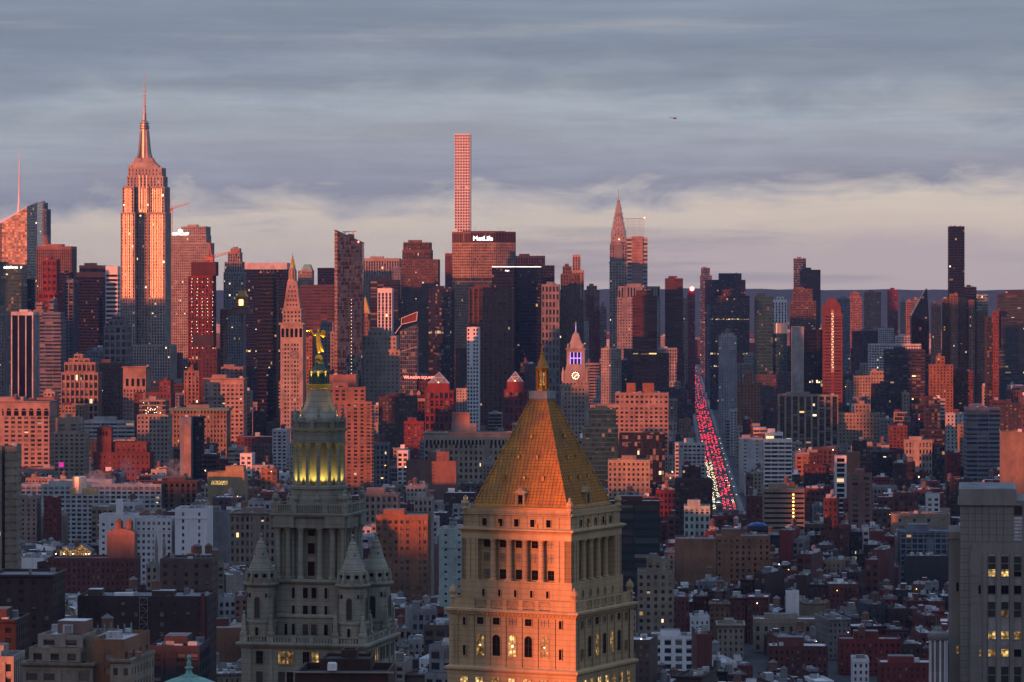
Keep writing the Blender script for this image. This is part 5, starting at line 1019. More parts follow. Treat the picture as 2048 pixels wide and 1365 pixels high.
def wedge():
    Y = 4300.0; b = B('wedge_tower', 'office tower', 'dark wedge shaped tower tapering to a point right of centre', (X(1823, Y), Y, 0), GRID); u = lambda p: X(p, Y) - X(1823, Y); z = lambda p: Z(p, Y); g = b.p('glazing')
    A = [(u(1823), 0, 0), (u(1858), 0, 0), (u(1858), 26, 0), (u(1823), 26, 0)]; Bm = [(u(1823), 0, z(632)), (u(1858), 0, z(645)), (u(1858), 26, z(645)), (u(1823), 26, z(632))]; C = [(u(1851.5), 4, z(580)), (u(1854.5), 4, z(577)), (u(1855), 22, z(578)), (u(1851.5), 22, z(580))]
    for P, Q in ((A, Bm), (Bm, C)):
        for i in range(4):
            j = (i + 1) % 4; g.poly([P[i], P[j], Q[j], Q[i]], 'win_black', [(0, P[i][2] / 4), (9, P[j][2] / 4), (9, Q[j][2] / 4), (0, Q[i][2] / 4)])
    g.poly(C, 'black'); b.n('ridge').tube(C[0], Bm[0], .5, 'charcoal'); b.done(); OBST.append((1822, 1860, Y, 660)); FOOT.append((X(1818, Y), X(1864, Y), Y - 4, Y + 30)); SIL.append((Y, [(1835, 1858, 620)]))
wedge()
T('lone_dark_tower', 'skyscraper', 'lone tall dark bronze slab tower rising above the skyline at right', 4700, [(1896, 1929, 453)], 24, st('curtain', bay=2.6, fl=3.5, pf=.1, sf=.3), 'black', 'win_black', 590, pent=False, cl=5)
T('low_dark_roof_block', 'office tower', 'dark flat block with roof crane at foot of lone tall tower', 5000, [(1926, 1953, 574)], 24, 'curtain', 'charcoal', 'win_black', 600)
T('pale_green_block', 'office tower', 'grey green glass block behind ribbed brown towers at right', 5100, [(1930, 1976, 590)], 28, 'curtain', 'mint', 'win_green', 640, pent=False)
for i, (a, c, p) in enumerate(((1862, 1882, 605), (1884, 1897, 597), (1899, 1916, 588), (1918, 1934, 596), (1936, 1949, 600), (1951, 1974, 622))):
    T('ribbed_brown_tower', 'apartment tower', ['brown ribbed tower, leftmost of the clustered shafts at right', 'slim brown shaft, second from left in the ribbed cluster', 'tallest brown shaft of the ribbed cluster at right', 'brown shaft just right of the tallest ribbed one', 'narrow brown shaft, fifth in the ribbed cluster', 'lowest and broadest brown shaft ending the ribbed cluster'][i], 3950 + (i % 2) * 14, [(a, c, p)], 18, st('slab', bay=2.6, pf=.5), 'terracotta', 'win', 742, pent=(i == 2), group='ribbed brown apartment shafts')
T('twin_dark_tower', 'apartment tower', 'dark tower with a column of lit windows at right edge', 3800, [(1974, 1992, 634), (1996, 2016, 620, 2)], 26, 'curtain', 'charcoal', 'win_lit', 760, side_auto=False)
T('lit_column_shaft', 'apartment tower', 'narrow reddish shaft with zigzag of lit windows beside dark right tower', 3790, [(1985, 1998, 622)], 14, st('punch2', bay=2.2), 'redgranite', 'win_lit', 760, pent=False)
T('grey_edge_slab', 'office tower', 'wide grey slab with green lit floors at the right edge of skyline', 4600, [(1994, 2070, 588), (2004, 2070, 586, 2)], 34, st('ribbon', bay=8), 'charcoal', 'win_green', 760)
# distant sunlit towers between
for i, (a, c, p, wm, lb) in enumerate(((1697, 1724, 586, 'terracotta', 'distant red brick tower with two humped tops right of the red gable tower'), (1728, 1762, 584, 'terracotta', 'distant pink brick tower with ragged top left of small square red tower'), (1775, 1796, 580, 'brightred', 'distant small square red tower with pale cap'), (1800, 1812, 596, 'pinkstone', 'tiny pale pink tower far away left of the wedge'), (1826, 1838, 598, 'pinkstone', 'tiny far pink block half behind the wedge'),
        (1672, 1700, 597, 'bluegrey', 'grey blue glass block with roof frame behind red gable tower'), (1169, 1199, 572, 'terracotta', 'distant pink brick tower left of needle spire'), (1174, 1188, 590, 'brightred', 'short red tower left of needle spire base'), (1186, 1207, 622, 'brightred', 'low bright red block left of needle spire base'), (1200, 1213, 605, 'pinkstone', 'far pale pink block just left of needle spire'), (1366, 1376, 596, 'pinkstone', 'far pale pink tower left of the glowing beacon'), (1812, 1826, 603, 'terracotta', 'far brick block left of the wedge tower'))):
    T('distant_tower', 'apartment tower', lb, 6600 - 120 * i, [(a, c, p)] if i % 3 else [(a, c, p + 8), (a + 4, c - 5, p, 3)], 24, 'slab', wm, 'win_few', 640, pent=True, cl=2)
# ------------------------------------------------------------------ middle distance
def arches(b, n, x0, x1, y, z0, z1, wf=.62, mat='pane_dark'):
    m = b.n('arched_window'); p = (x1 - x0) / n
    for k in range(n):
        a = arch_pts(x0 + (k + .5) * p, p * wf, z0, z1); m.poly([(q, y - .05, z) for q, z in a], mat)
def loc(b): Yb = b.loc[1]; return (lambda px: X(px, Yb) - b.loc[0]), (lambda py: Z(py, Yb))
b = T('arched_loft_building', 'loft building', 'big sunlit pink loft block with a row of arches under its cornice, far left', 3250, [(-20, 113, 803)], 40, st('pair', bay=6.2, fl=4.0, pf=.4, sf=.46, top=13), 'pinkstone', 'win', 930, finish=False, tanks=1, cornice=.8); u, z = loc(b); arches(b, 8, u(-20), u(101), 0, z(832), z(817)); b.done()
b = T('gridded_setback_building', 'office building', 'pink lit building with white grid of tall windows and stepped top at left', 3500, [(122, 204, 745), (128, 198, 725, 2), (136, 186, 717, 4), (146, 172, 709, 6)], 26, st('wide', bay=4.6, fl=7.6, pf=.34, sf=.3), 'pinkstone', 'win', 790, pent=False)
T('plain_brown_block', 'loft building', 'plain brown block between gridded pink building and ornate pink one', 3550, [(192, 250, 726)], 30, 'punch2', 'brown', 'win_few', 790)
b = T('ornate_wedge_building', 'office building', 'ornate pink lit building with heavy balustrade and tall arches near left', 3450, [(246, 300, 734)], 30, st('stone', top=21), 'pinkstone', 'win', 800, finish=False, cornice=1.4, pent=False); u, z = loc(b); arches(b, 4, u(249), u(293), 0, z(773), z(756), .5); b.done()
b = T('white_cornice_building', 'office building', 'sunlit cream block with glittering lit windows and white belt course', 3400, [(408, 494, 757)], 30, st('pair', bay=4, fl=4, top=5), 'pinkstone', 'win_lit', 825, finish=False, cornice=1.1); u, z = loc(b); b.n('belt_course').box(u(410), u(488), -.9, 0, z(796), z(793), 'palestone'); b.done()
T('upper_pink_block', 'office building', 'sunlit pink block standing behind the cream block with belt course', 3550, [(442, 492, 734)], 26, 'pair', 'pinkstone', 'win', 757)
T('slim_brown_block', 'loft building', 'tall slim brown stone block with lit upper windows left of cream block', 3450, [(368, 406, 742)], 30, st('piers', bay=3.4), 'terracotta', 'win_lit', 815, tanks=1)
T('brick_water_block', 'loft building', 'red brick block with stepped roof below the tallest skyscraper', 3350, [(268, 350, 786), (318, 348, 762, 4)], 30, 'punch', 'redbrick', 'win_few', 810)
T('dark_scaffold_block', 'office building', 'dark block with red scaffold netting on its roof under netted tower', 3450, [(396, 440, 698)], 24, 'punch', 'maroon', 'win_few', 740)
b = T('tan_setback_block', 'office building', 'grey block with a plain sunlit orange top storey at left', 3050, [(108, 178, 864), (111, 166, 836, 1)], 26, st('pair', bay=4.2), 'sand', 'win', 948, styles=[None, st('pair', bay=9, top=7)], finish=False)
u, z = loc(b); b.n('sign_panel').box(u(118), u(127.5), -.5, -.1, z(935), z(925), 'sign_magenta'); b.done()
b = OB = T('pale_grid_building', 'apartment building', 'pale gridded building topped by red glass storeys with tiny lamps', 3150, [(274, 344, 830), (278, 338, 800, 1)], 26, st('grid', bay=3.5, fl=3.7), 'palestone', 'win', 905, styles=[st('grid', bay=3.5, fl=3.7, pf=.5, sf=.5), st('curtain', fl=3.6, sf=.3)], tanks=1, finish=False)
for k in range(14): u, z = loc(b); b.n('string_lamp').ball((u(R.uniform(278, 334)), -.3, z(R.uniform(802, 828))), .2, 'bulb', 5)
b.done()
def church():
    Y = 3000; b = B('brick_church', 'church', 'dark red brick church with square bell tower and three arched openings', (X(185, Y), Y, 0), GRID); u = lambda p: X(p, Y) - X(185, Y); z = lambda p: Z(p, Y)
    tier(b, rect(u(186), u(300), 0, 26), 0, z(905), st('punch', bay=4, fl=5, pf=.7, sf=.6), 'redbrick', 'win_lit'); tier(b, rect(u(220), u(292), 5, 24), z(905), z(885), st('punch', bay=4, pf=.7), 'redbrick', 'win_few')
    tier(b, rect(u(193), u(222), 2, 12), z(905), z(857), None, 'redbrick', 'win'); arches(b, 3, u(198), u(215), 2, z(872), z(863), .6); b.n('pyramid_roof').sq(u(207.5), 7, [(u(208) - u(192), z(857)), (u(208) - u(194), z(855)), (.3, z(850))], 'darkbrick'); b.done()
    OBST.append((185, 300, Y, 935)); FOOT.append((X(180, Y), X(305, Y), Y - 5, Y + 30)); SIL.append((Y, [(186, 300, 905), (193, 222, 857)]))
church()
b = T('green_cornice_block', 'office building', 'long dark stone block under a projecting green copper cornice', 3280, [(340, 461, 817)], 30, st('stone', fl=4.2), 'tan', 'win_lit', 880, finish=False); u, z = loc(b); b.n('copper_cornice').box(u(340) - 1, u(456) + 1, -2, 28, z(822), z(817), 'greenmetal'); b.done()
b = T('blue_slab_building', 'apartment building', 'pale blue blank slab with a pink chimney shaft before green cornice block', 2950, [(360, 387, 834)], 16, None, 'bluegrey', 'win', 885, finish=False, pent=False); u, z = loc(b); b.n('chimney_shaft').box(u(369), u(383), -4, -.05, 0, z(848), 'pinkstone'); b.done()
T('dark_glass_stub', 'office building', 'small black glass block right of the pale blue slab', 2960, [(387, 408, 833)], 16, 'curtain', 'black', 'win_black', 870, pent=False)
T('far_white_bands', 'apartment building', 'grey white banded block behind the brick church', 3350, [(168, 276, 842)], 24, st('ribbon', bay=8), 'white', 'win', 870)
T('pink_striped_apartments', 'apartment building', 'long pale pink apartment slab with a red vertical stripe at left', 2450, [(30, 82, 993)], 18, st('slab', bay=3.4, pf=.6, sf=.5), 'pinkstone', 'win', 1085, pent=False)
T('red_stripe_bay', 'apartment building', 'red and glass bay forming the stripe of the pink apartment slab', 2447, [(88, 122, 995)], 18, st('slab', bay=2.6, pf=.4), 'brightred', 'win', 1085, pent=False)
T('pink_apartment_wing', 'apartment building', 'pale pink apartment slab with cylindrical tank on roof right of red stripe', 2450, [(121, 205, 989)], 18, st('slab', bay=3.2, pf=.55, sf=.5), 'pinkstone', 'win', 1085, tanks=0, pent=False, finish=False)
u, z = (lambda p: X(p, 2450)), (lambda p: Z(p, 2450)); q = MB('roof_drum'); q.lathe(u(155), 2462, [(u(169) - u(155), z(990)), (u(169) - u(155), z(956)), (u(166) - u(155), z(955))], 'shinymetal', 20); solo(q, 'fat metal drum standing on the pink apartment roof with steam', 'rooftop drum')
q = MB('roof_house'); q.box(u(136), u(191), 2458, 2468, z(992), z(978), 'yellowbrick'); solo(q, 'yellow rooftop house under the metal drum on pink apartments', 'roof house')
T('long_white_apartments', 'apartment building', 'long low pale grey apartment block with red panels behind pink slab', 2600, [(40, 330, 968)], 18, st('slab', bay=4), 'white', 'win', 990, cl=8)
b = T('white_factory', 'loft building', 'white painted block with tall chimney and scattered windows at left', 2080, [(198, 278, 1030), ], 20, st('punch', bay=5, pf=.7, sf=.6, top=4), 'whitepanel', 'win', 1095, pent=False, finish=False); u, z = loc(b); b.n('chimney').box(u(231), u(243), 2, 6, z(1032), z(1000), 'whitepanel'); b.done()
T('white_factory_wing', 'loft building', 'white painted block of even windows joined to white chimney block', 2084, [(272, 352, 1036)], 20, st('punch', bay=3.0, pf=.5), 'whitepanel', 'win_pale', 1095, cl=5, pent=False)
T('white_blank_block', 'loft building', 'white blank walled block with grey flank right of white chimney block', 2078, [(350, 425, 1017)], 26, st('punch', bay=8, fl=4, pf=.86, sf=.5), 'whitepanel', 'win_pale', 1110, sides='blank', cl=5, pent=False)
T('grey_back_block', 'loft building', 'plain grey block standing behind the white blank walled block', 2200, [(408, 462, 1024)], 20, None, 'grey', 'win', 1080)
T('edge_banded_tower', 'apartment building', 'dark tan slab with balconies cutting the left edge of the photo', 1750, [(-60, 12, 893)], 12, st('slab', bay=4.5, fl=3), 'sand', 'win_lit', 1085, pent=False, sides='blank')
T('edge_flank_tower', 'apartment building', 'blank brown ribbed flank of the slab at the left edge', 1748, [(10, 42, 893)], 14, st('ribbon', bay=30, sf=.75), 'sand', 'sand', 1085, pent=False)
def gabled():
    Y = 1900; b = B('skylit_house', 'loft building', 'brick rooftop house with twin lit gabled skylights at left', (X(95, Y), Y, 0), GRID); u = lambda p: X(p, Y) - X(95, Y); z = lambda p: Z(p, Y)
    tier(b, rect(u(95), u(270), 0, 22), 0, z(1116), st('walkup'), 'redbrick', 'win_few', sides=None)
    for a, c in ((118, 142), (140, 181)):
        b.n('skylight').loft([[(u(a), y, z(1112)), (u(c), y, z(1112)), (u(c), y, z(1104)), (u((a + c) / 2), y, z(1090 if c > 150 else 1096)), (u(a), y, z(1104))] for y in (3, 16)], 'slate', cap0=True, capmat='pane_dim')
    for p in (112, 128, 146, 172, 178): b.n('lamp').ball((u(p), -.3, z(1108)), .25, 'bulb', 5)
    b.n('roof_house').box(u(212), u(268), 4, 14, z(1117), z(1070), 'terracotta'); b.n('arched_top').loft([[(u(240) + (u(268) - u(212)) / 2 * math.cos(a), y, z(1070) + 3 * math.sin(a)) for a in [math.pi * k / 8 for k in range(9)]] for y in (4, 14)], 'terracotta', cap0=True)
    tank(b, u(234), 9, z(1068), 2.1, 4, 2); tank(b, u(255), 9, z(1068), 2.0, 4, 2); b.done()
    OBST.append((95, 270, Y, 1130)); FOOT.append((X(90, Y), X(275, Y), Y - 5, Y + 28)); SIL.append((Y, [(95, 270, 1116), (212, 268, 1060)]))
gabled()
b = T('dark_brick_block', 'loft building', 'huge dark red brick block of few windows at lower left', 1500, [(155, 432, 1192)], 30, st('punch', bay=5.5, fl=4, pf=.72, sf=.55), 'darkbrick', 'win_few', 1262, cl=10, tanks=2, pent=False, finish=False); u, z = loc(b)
es = b.n('exterior_stair')
for k in range(7):
    zt_ = z(1196 + 13 * k); es.box(u(281), u(297), -1.6, -.05, zt_, zt_ + .15, 'steel'); es.tube((u(282 if k % 2 else 296), -.9, zt_), (u(296 if k % 2 else 282), -.9, zt_ - 13 / F * 1500), .16, 'steel')
for px in (281, 297): es.tube((u(px), -1.6, z(1290)), (u(px), -1.6, z(1188)), .14, 'steel')
b.n('brick_pier').box(u(403), u(411), -.6, 0, 0, z(1186), 'redbrick'); b.n('roof_house').box(u(300), u(345), 6, 14, z(1194), z(1184), 'darkbrick', 'roofsilver'); b.n('roof_house').box(u(172), u(200), 5, 12, z(1194), z(1181), 'brown', 'roofwhite'); b.n('skylight').box(u(225), u(262), 4, 9, z(1194), z(1188), 'roofwhite'); b.done()
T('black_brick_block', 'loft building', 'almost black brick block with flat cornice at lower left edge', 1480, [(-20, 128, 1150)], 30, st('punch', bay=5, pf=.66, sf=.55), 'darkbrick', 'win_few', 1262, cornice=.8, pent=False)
T('lit_window_brick', 'loft building', 'brown brick block with two amber windows under a black roof parapet', 1800, [(320, 436, 1118)], 26, st('punch', bay=5.5, fl=4.2, pf=.64, sf=.55), 'brown', 'win_lit', 1180, roof='roofblack', pent=False, tanks=2)
b = T('gothic_pinnacle_block', 'loft building', 'pale carved narrow block with two pointed pinnacles at left', 1850, [(292, 322, 1128)], 14, 'stone', 'palestone', 'win', 1180, finish=False, pent=False); u, z = loc(b)
for p in (312, 328): b.n('pinnacle').lathe(u(p), 1, [(.9, z(1130)), (.8, z(1100)), (1.1, z(1098)), (.1, z(1072))], 'palestone', 6)
b.done()
def cream_terraces():
    Y = 1000; b = B('terraced_building', 'apartment building', 'cream terraced building with white roof decks at the bottom left', (X(46, Y), Y, 0), rad(-9)); u = lambda p: X(p, Y) - X(46, Y); z = lambda p: Z(p, Y); m = 'sand'
    s = st('stone', bay=5.2, fl=3.9, pf=.36, sf=.5, rec=.4, top=2.2)
    tier(b, rect(0, u(190), 0, 26), 0, z(1325), s, m, 'win_pale', 'roofsilver', cornice=.7)
    tier(b, rect(u(52), u(158), 3, 25), z(1325) - .02, z(1297), st('wide', bay=5, fl=3.4, pf=.5, sf=.3), m, 'win', 'roofsilver')
    tier(b, rect(u(66), u(158), 5, 25), z(1297) - .02, z(1272), st('wide', bay=5.5, fl=3.4, pf=.5, sf=.4), 'palestone', 'win', 'roofwhite')
    b.n('penthouse').box(u(92), u(150), 12, 20, z(1275), z(1249), 'terracotta', 'roofwhite')
    tier(b, rect(u(186), u(250), 2, 30), 0, z(1278), st('punch', bay=6.5, fl=3.9, pf=.74, sf=.5, top=3), 'orangebrick', 'win_pale', 'roofsilver')
    tier(b, rect(u(158), u(186), 8, 30), 0, z(1276), None, 'tan', 'win_pale', 'roofwhite')
    tier(b, rect(u(232), u(274), -3, 22), 0, z(1314), st('punch', bay=3.2, fl=3.9), m, 'win_pale', 'roofwhite', cornice=.5)
    tank(b, u(176), 22, z(1278), 1.7, 2.8, 1.2)
    for k in range(6): b.n('vent_pipe').tube((u(160 + 14 * k), 20, z(1278)), (u(160 + 14 * k), 20, z(1262 - 3 * (k % 3))), .2, 'copper' if k % 2 else 'steel', 6)
    clutter(b, u(60), u(150), 8, 24, z(1273), 6); clutter(b, u(190), u(245), 5, 28, z(1280), 5)
    for px in (258, 276): b.n('roof_fan').lathe(u(px), 4, [(.9, z(1316)), (.9, z(1306)), (1.1, z(1305)), (.8, z(1302))], 'terracotta', 10)
    b.done(); OBST.append((40, 330, Y, 1500)); FOOT.append((X(40, Y), X(330, Y), Y - 25, Y + 40)); SIL.append((Y, [(46, 190, 1325), (66, 158, 1275), (160, 250, 1278), (232, 330, 1314)]))
cream_terraces()
def copper_dome():
    Y = 850; b = B('copper_cupola', 'dome', 'green copper dome with ball finial rising at the bottom edge', (X(378, Y), Y, 0), 0); z = lambda p: Z(p, Y)
    b.p('wall').lathe(0, 0, [(10, 0), (10, z(1400)), (10.5, z(1398))], 'greystone', 24)
    b.n('dome').lathe(0, 0, [(10, z(1398)), (9, z(1385)), (6.2, z(1366)), (4.0, z(1358)), (1.6, z(1352)), (1.1, z(1349))], 'copper', 28)
    for k in range(28): a = 2 * math.pi * k / 28; b.n('dome_rib').tube((9.05 * math.cos(a), 9.05 * math.sin(a), z(1384)), (1.65 * math.cos(a), 1.65 * math.sin(a), z(1351)), .12, 'copper', 4)
    b.n('finial').lathe(0, 0, [(1.1, z(1351)), (.75, z(1345)), (.6, z(1340)), (1.0, z(1337)), (1.05, z(1335)), (.5, z(1333)), (.55, z(1326)), (.35, z(1322)), (.3, z(1319)), (.5, z(1317)), (.55, z(1314)), (.4, z(1310.5)), (.05, z(1309.5))], 'copper', 14); b.done()
    OBST.append((330, 430, Y, 1500)); FOOT.append((X(320, Y), X(440, Y), Y - 15, Y + 15)); SIL.append((Y, [(340, 420, 1358)]))
copper_dome()
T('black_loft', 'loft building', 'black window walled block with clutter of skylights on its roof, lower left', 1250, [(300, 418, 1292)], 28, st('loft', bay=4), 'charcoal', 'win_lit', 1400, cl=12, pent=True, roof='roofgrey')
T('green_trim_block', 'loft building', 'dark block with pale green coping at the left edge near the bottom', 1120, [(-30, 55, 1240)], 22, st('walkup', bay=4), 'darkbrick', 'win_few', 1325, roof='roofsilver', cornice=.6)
T('stone_arch_block', 'office building', 'pale stone block with small arched windows at bottom left corner', 1030, [(-40, 48, 1313)], 18, st('stone'), 'limestone', 'win_lit', 1400)
T('dark_arcade_block', 'office building', 'brown block with tall arched windows left of the wedding cake tower', 2150, [(460, 560, 1026)], 30, st('stone', fl=4.5), 'tan', 'win', 1130, cornice=.9, tanks=1)
T('brown_ruin_block', 'loft building', 'dark brown block with heavy shadowed cornice in left middle', 2600, [(305, 402, 962)], 26, st('piers', bay=4), 'brown', 'win_black', 1000, cornice=1.0)
b = T('glowing_roof_house', 'loft building', 'ochre wall with a glowing yellow strip window in the left middle', 2650, [(415, 495, 945), (450, 493, 933, 3)], 22, None, 'yellowbrick', 'win', 985, finish=False, pent=False); u, z = loc(b); b.n('lit_strip').box(u(423), u(455), -.2, -.02, z(970), z(962), 'pane_lit'); b.done()
b = T('balcony_slab_tower', 'apartment tower', 'sunlit red apartment tower with balcony stack, right of the wedding cake tower', 2850, [(640, 748, 803), (655, 735, 775, 2)], 22, st('slab', bay=5.2, fl=3.0, pf=.5, sf=.45), 'terracotta', 'win', 965, finish=False); u, z = loc(b)
for k in range(34): b.n('balcony').box(u(727), u(748), -1.6, 5, z(812 + 8.7 * .83 * k), z(812 + 8.7 * .83 * k) + .35, 'palestone')
b.done()
T('salmon_box', 'office building', 'blank salmon box wall rising behind the balcony slab tower', 3000, [(655, 716, 750)], 20, None, 'terracotta', 'win', 790, pent=False)
T('beige_stepped_offices', 'office building', 'large beige stepped office block with square windows in the centre', 3650, [(722, 812, 700), (724, 798, 672, 2), (735, 780, 662, 5)], 40, st('punch', bay=4.4, fl=4.2, pf=.52), 'palestone', 'win_pale', 800, cl=6)
def slanted():
    Y = 3500; b = B('slanted_screen_building', 'office building', 'angular glass building with a tilted white framed roof screen', (X(800, Y), Y, 0), GRID); u = lambda p: X(p, Y) - X(800, Y); z = lambda p: Z(p, Y); g = b.p('glazing')
    A = [(u(800), 0), (u(834), 0), (u(834), 20), (u(800), 20)]; zt = [z(662), z(648), z(648), z(662)]
    for i in range(4):
        j = (i + 1) % 4; g.poly([(*A[i], 0), (*A[j], 0), (*A[j], zt[j]), (*A[i], zt[i])], 'curtain', [(0, 0), (8, 0), (8, zt[j] / 4), (0, zt[i] / 4)])
    b.p('roof').poly([(*p, q) for p, q in zip(A, zt)], 'roofsilver')
    f = b.n('roof_screen'); Q = [(u(803), -.3, z(649)), (u(803), -.3, z(637)), (u(835), -.3, z(624)), (u(833), -.3, z(642))]; f.poly([(x, .6, q) for x, y, q in Q], 'redgranite')
    for i in range(4): f.tube(Q[i], Q[(i + 1) % 4], .45, 'whitepanel')
    f2 = b.n('edge_frame'); f2.tube((u(790), -.4, z(668)), (u(803), -.4, z(650)), .4, 'whitepanel'); f2 = b.n('edge_frame'); f2.tube((u(803), -.3, z(703)), (u(834), -.3, z(694)), .35, 'white'); b.done()
    OBST.append((795, 836, Y, 740)); FOOT.append((X(792, Y), X(840, Y), Y - 5, Y + 25)); SIL.append((Y, [(800, 834, 655)]))
slanted()
def glass_hat(name, lab, Y, a, c, ptop, pshoulder, pbase, yb, wm):
    b = T(name, 'apartment tower', lab, Y, [(a, c, pshoulder)], 26, st('wide', bay=4.6, fl=7, pf=.36, sf=.3), wm, 'win', yb, finish=False, pent=False); u, z = loc(b)
    tier(b, rect(u(a + 6), u(c - 12), 1, 18), z(pshoulder), z(pbase), None, wm, 'win')
    p = b.n('glass_pyramid'); m = (a + c - 6) / 2; h = u(c - 12) - u(m) ; p.sq(u(m), 10, [(h, z(pbase)), (.2, z(ptop))], 'grey')
    for sx in (-1, 1): p.tube((u(m) + sx * h, 10 - h, z(pbase)), (u(m), 10, z(ptop)), .3, 'whitepanel'); p.tube((u(m) + sx * h * .5, 10 - h * .5 - .3, (z(pbase) + z(ptop)) / 2), (u(m), 10 - h, z(pbase)), .25, 'whitepanel')
    p.tube((u(m) - h * .5, 10 - h * .5 - .3, (z(pbase) + z(ptop)) / 2), (u(m) + h * .5, 10 - h * .5 - .3, (z(pbase) + z(ptop)) / 2), .25, 'whitepanel'); b.n('lamp').ball((u(m), 10 - h - .5, z(pbase - 2)), .45, 'bulb_warm', 6); b.done()
glass_hat('pyramid_topped_tower', 'red apartment tower with glass pyramid beside the red sign', 3450, 850, 910, 745, 781, 767, 860, 'brightred')
glass_hat('pyramid_topped_tower', 'red tower with sunlit glass pyramid between red sign and violet clock tower', 3480, 1008, 1058, 744, 780, 764, 840, 'brightred')
b = T('mansard_hotel', 'hotel', 'maroon mansard hotel with glowing red rooftop sign and pale dormers', 3500, [(804, 866, 790), (806, 866, 762, 2)], 24, st('stone', fl=4), 'maroon', 'win_lit', 850, pent=False, styles=[st('stone', fl=4), None], finish=False); u, z = loc(b)
for k in range(3): b.n('dormer').loft([[(u(806 + 14 * k), y, z(791)), (u(813 + 14 * k), y, z(791)), (u(813 + 14 * k), y, z(786)), (u(809.5 + 14 * k), y, z(780)), (u(806 + 14 * k), y, z(786))] for y in (-.6, 2)], 'pinkstone', cap0=True)
b.n('pale_storeys').box(u(822), u(850), -.3, -.05, z(803), z(797), 'palestone'); b.done(); sign(b, 'W', 812, 755.2, 6.6, 3500, 'sign_red', -1.0); sign(b, 'UNION SQUARE', 843.5, 755.6, 5.3, 3500, 'sign_red', -1.0)
T('dark_red_block', 'apartment building', 'dark red brick block with white windows below the red rooftop sign', 3350, [(757, 835, 793)], 24, 'slab', 'darkbrick', 'win_pale', 850, tanks=1)
T('red_low_block', 'apartment building', 'low bright red block with white windows in front of glass pyramid tower', 3250, [(808, 850, 843)], 20, 'slab', 'brightred', 'win_pale', 875)
b = T('arcaded_store', 'department store', 'long beige stone block with a full row of arched windows', 3050, [(848, 1030, 866)], 40, st('stone', bay=4.2, fl=5, top=9), 'sand', 'win_lit', 915, finish=False, cornice=1.0, pent=False, cl=10); u, z = loc(b); arches(b, 22, u(850), u(1018), 0, z(890), z(880), .55)
b.n('roof_house').box(u(901), u(952), 10, 22, z(868), z(848), 'greystone'); b.n('pink_tank_house').box(u(902), u(938), 11, 20, z(848), z(826), 'terracotta'); b.done()
T('pink_roof_complex', 'loft building', 'low block with a sunlit salmon roof house and shiny ducts in the centre', 2900, [(812, 915, 922), (855, 900, 904, 4)], 20, None, 'terracotta', 'win', 945, cl=10, pent=False)
T('white_long_windows', 'loft building', 'sunlit pink white block with tall dark windows right of wedding cake tower', 2400, [(718, 800, 988)], 22, st('piers', bay=3.6, fl=4.4, pf=.5), 'pinkstone', 'win', 1040, cl=6)
T('brown_square_block', 'office building', 'brown block with neat square windows and sunlit top right of wedding cake tower', 2050, [(752, 862, 1030)], 30, st('punch', bay=3.3, fl=3.7, pf=.5, sf=.5, top=2.4), 'orangebrick', 'win_pale', 1195, finish=True)
T('pale_piers_block', 'office building', 'pale grey block with tall windows beside the gold roof, centre', 2150, [(828, 868, 995)], 20, 'stone', 'limestone', 'win_lit', 1050)
T('mint_wall_house', 'walk-up', 'mint green painted blank house wall left of the pillared tower', 1800, [(878, 936, 1058)], 20, st('punch', bay=6, pf=.8, sf=.7), 'mint', 'win', 1110, pent=False)
b = T('pink_orange_tanks_block', 'department store', 'wide sunlit pink block crowned by two glowing orange tanks', 3400, [(1180, 1337, 810), (1230, 1337, 786, 4)], 34, st('pair', bay=4.6, fl=4, pf=.45), 'pinkstone', 'win', 880, finish=False, cl=8, pent=False); u, z = loc(b)
for a, c in ((1253, 1271), (1285, 1308)): b.n('orange_tank').box(u(a), u(c), 8, 15, z(788), z(767), 'orangebrick')
b.done()
T('dark_teal_building', 'office building', 'dark teal glass building right of violet lit clock tower', 2850, [(1165, 1236, 855), (1178, 1232, 818, 2)], 24, st('curtain', fl=3.6), 'tealpanel', 'win_teal', 960)
T('black_lit_floor_block', 'office building', 'black glass block with one bright lit floor near the avenue', 2820, [(1238, 1330, 868)], 26, st('curtain', fl=5, sf=.1), 'black', 'win_rows', 960, pent=False)
T('cream_terrace_block', 'apartment building', 'beige stepped apartment block left of the avenue below black lit floor block', 2600, [(1216, 1300, 920)], 24, 'punch', 'sand', 'win', 985)
T('white_window_block', 'apartment building', 'pale grey gridded apartment block left of the avenue traffic', 2900, [(1350, 1410, 886)], 24, st('slab', bay=3.4), 'white', 'win', 940)
T('brick_corner_block', 'apartment building', 'dark brick apartment block left of the avenue foot', 2380, [(1350, 1425, 960), (1364, 1402, 934, 3)], 22, 'slab', 'darkbrick', 'win', 1010)
T('green_tile_block', 'office building', 'squat grey green block with windows at the foot of the avenue', 2250, [(1368, 1420, 1012)], 20, st('stone', fl=4.5), 'mint', 'win', 1040)
T('black_green_lines', 'office building', 'long black glass block with thin green lines right of gold roof', 1950, [(1215, 1320, 1002)], 26, st('ribbon', bay=12, fl=4.5, sf=.3), 'black', 'win_teal', 1050, roof='roofsilver')
T('orange_chimney_tower', 'apartment building', 'bright orange sunlit apartment block with chimney right of the avenue', 3900, [(1474, 1520, 768), (1487, 1505, 745, 5)], 20, st('slab', bay=3.4, pf=.6), 'orangebrick', 'win', 835)
T('purple_brick_range', 'apartment building', 'long purple brown brick housing range in right middle distance', 4300, [(1510, 1690, 750)], 24, st('punch2', bay=3), 'purple', 'win_few', 800, cl=8)
b = T('pier_slab_block', 'apartment building', 'dark block with pale vertical piers and dotted lamps right of centre', 3450, [(1556, 1676, 790)], 30, st('wide', bay=6, fl=3.2, pf=.3, sf=.3, rec=1.4, sd=1.1, sm='charcoal'), 'sand', 'win_lit', 880, cl=6)
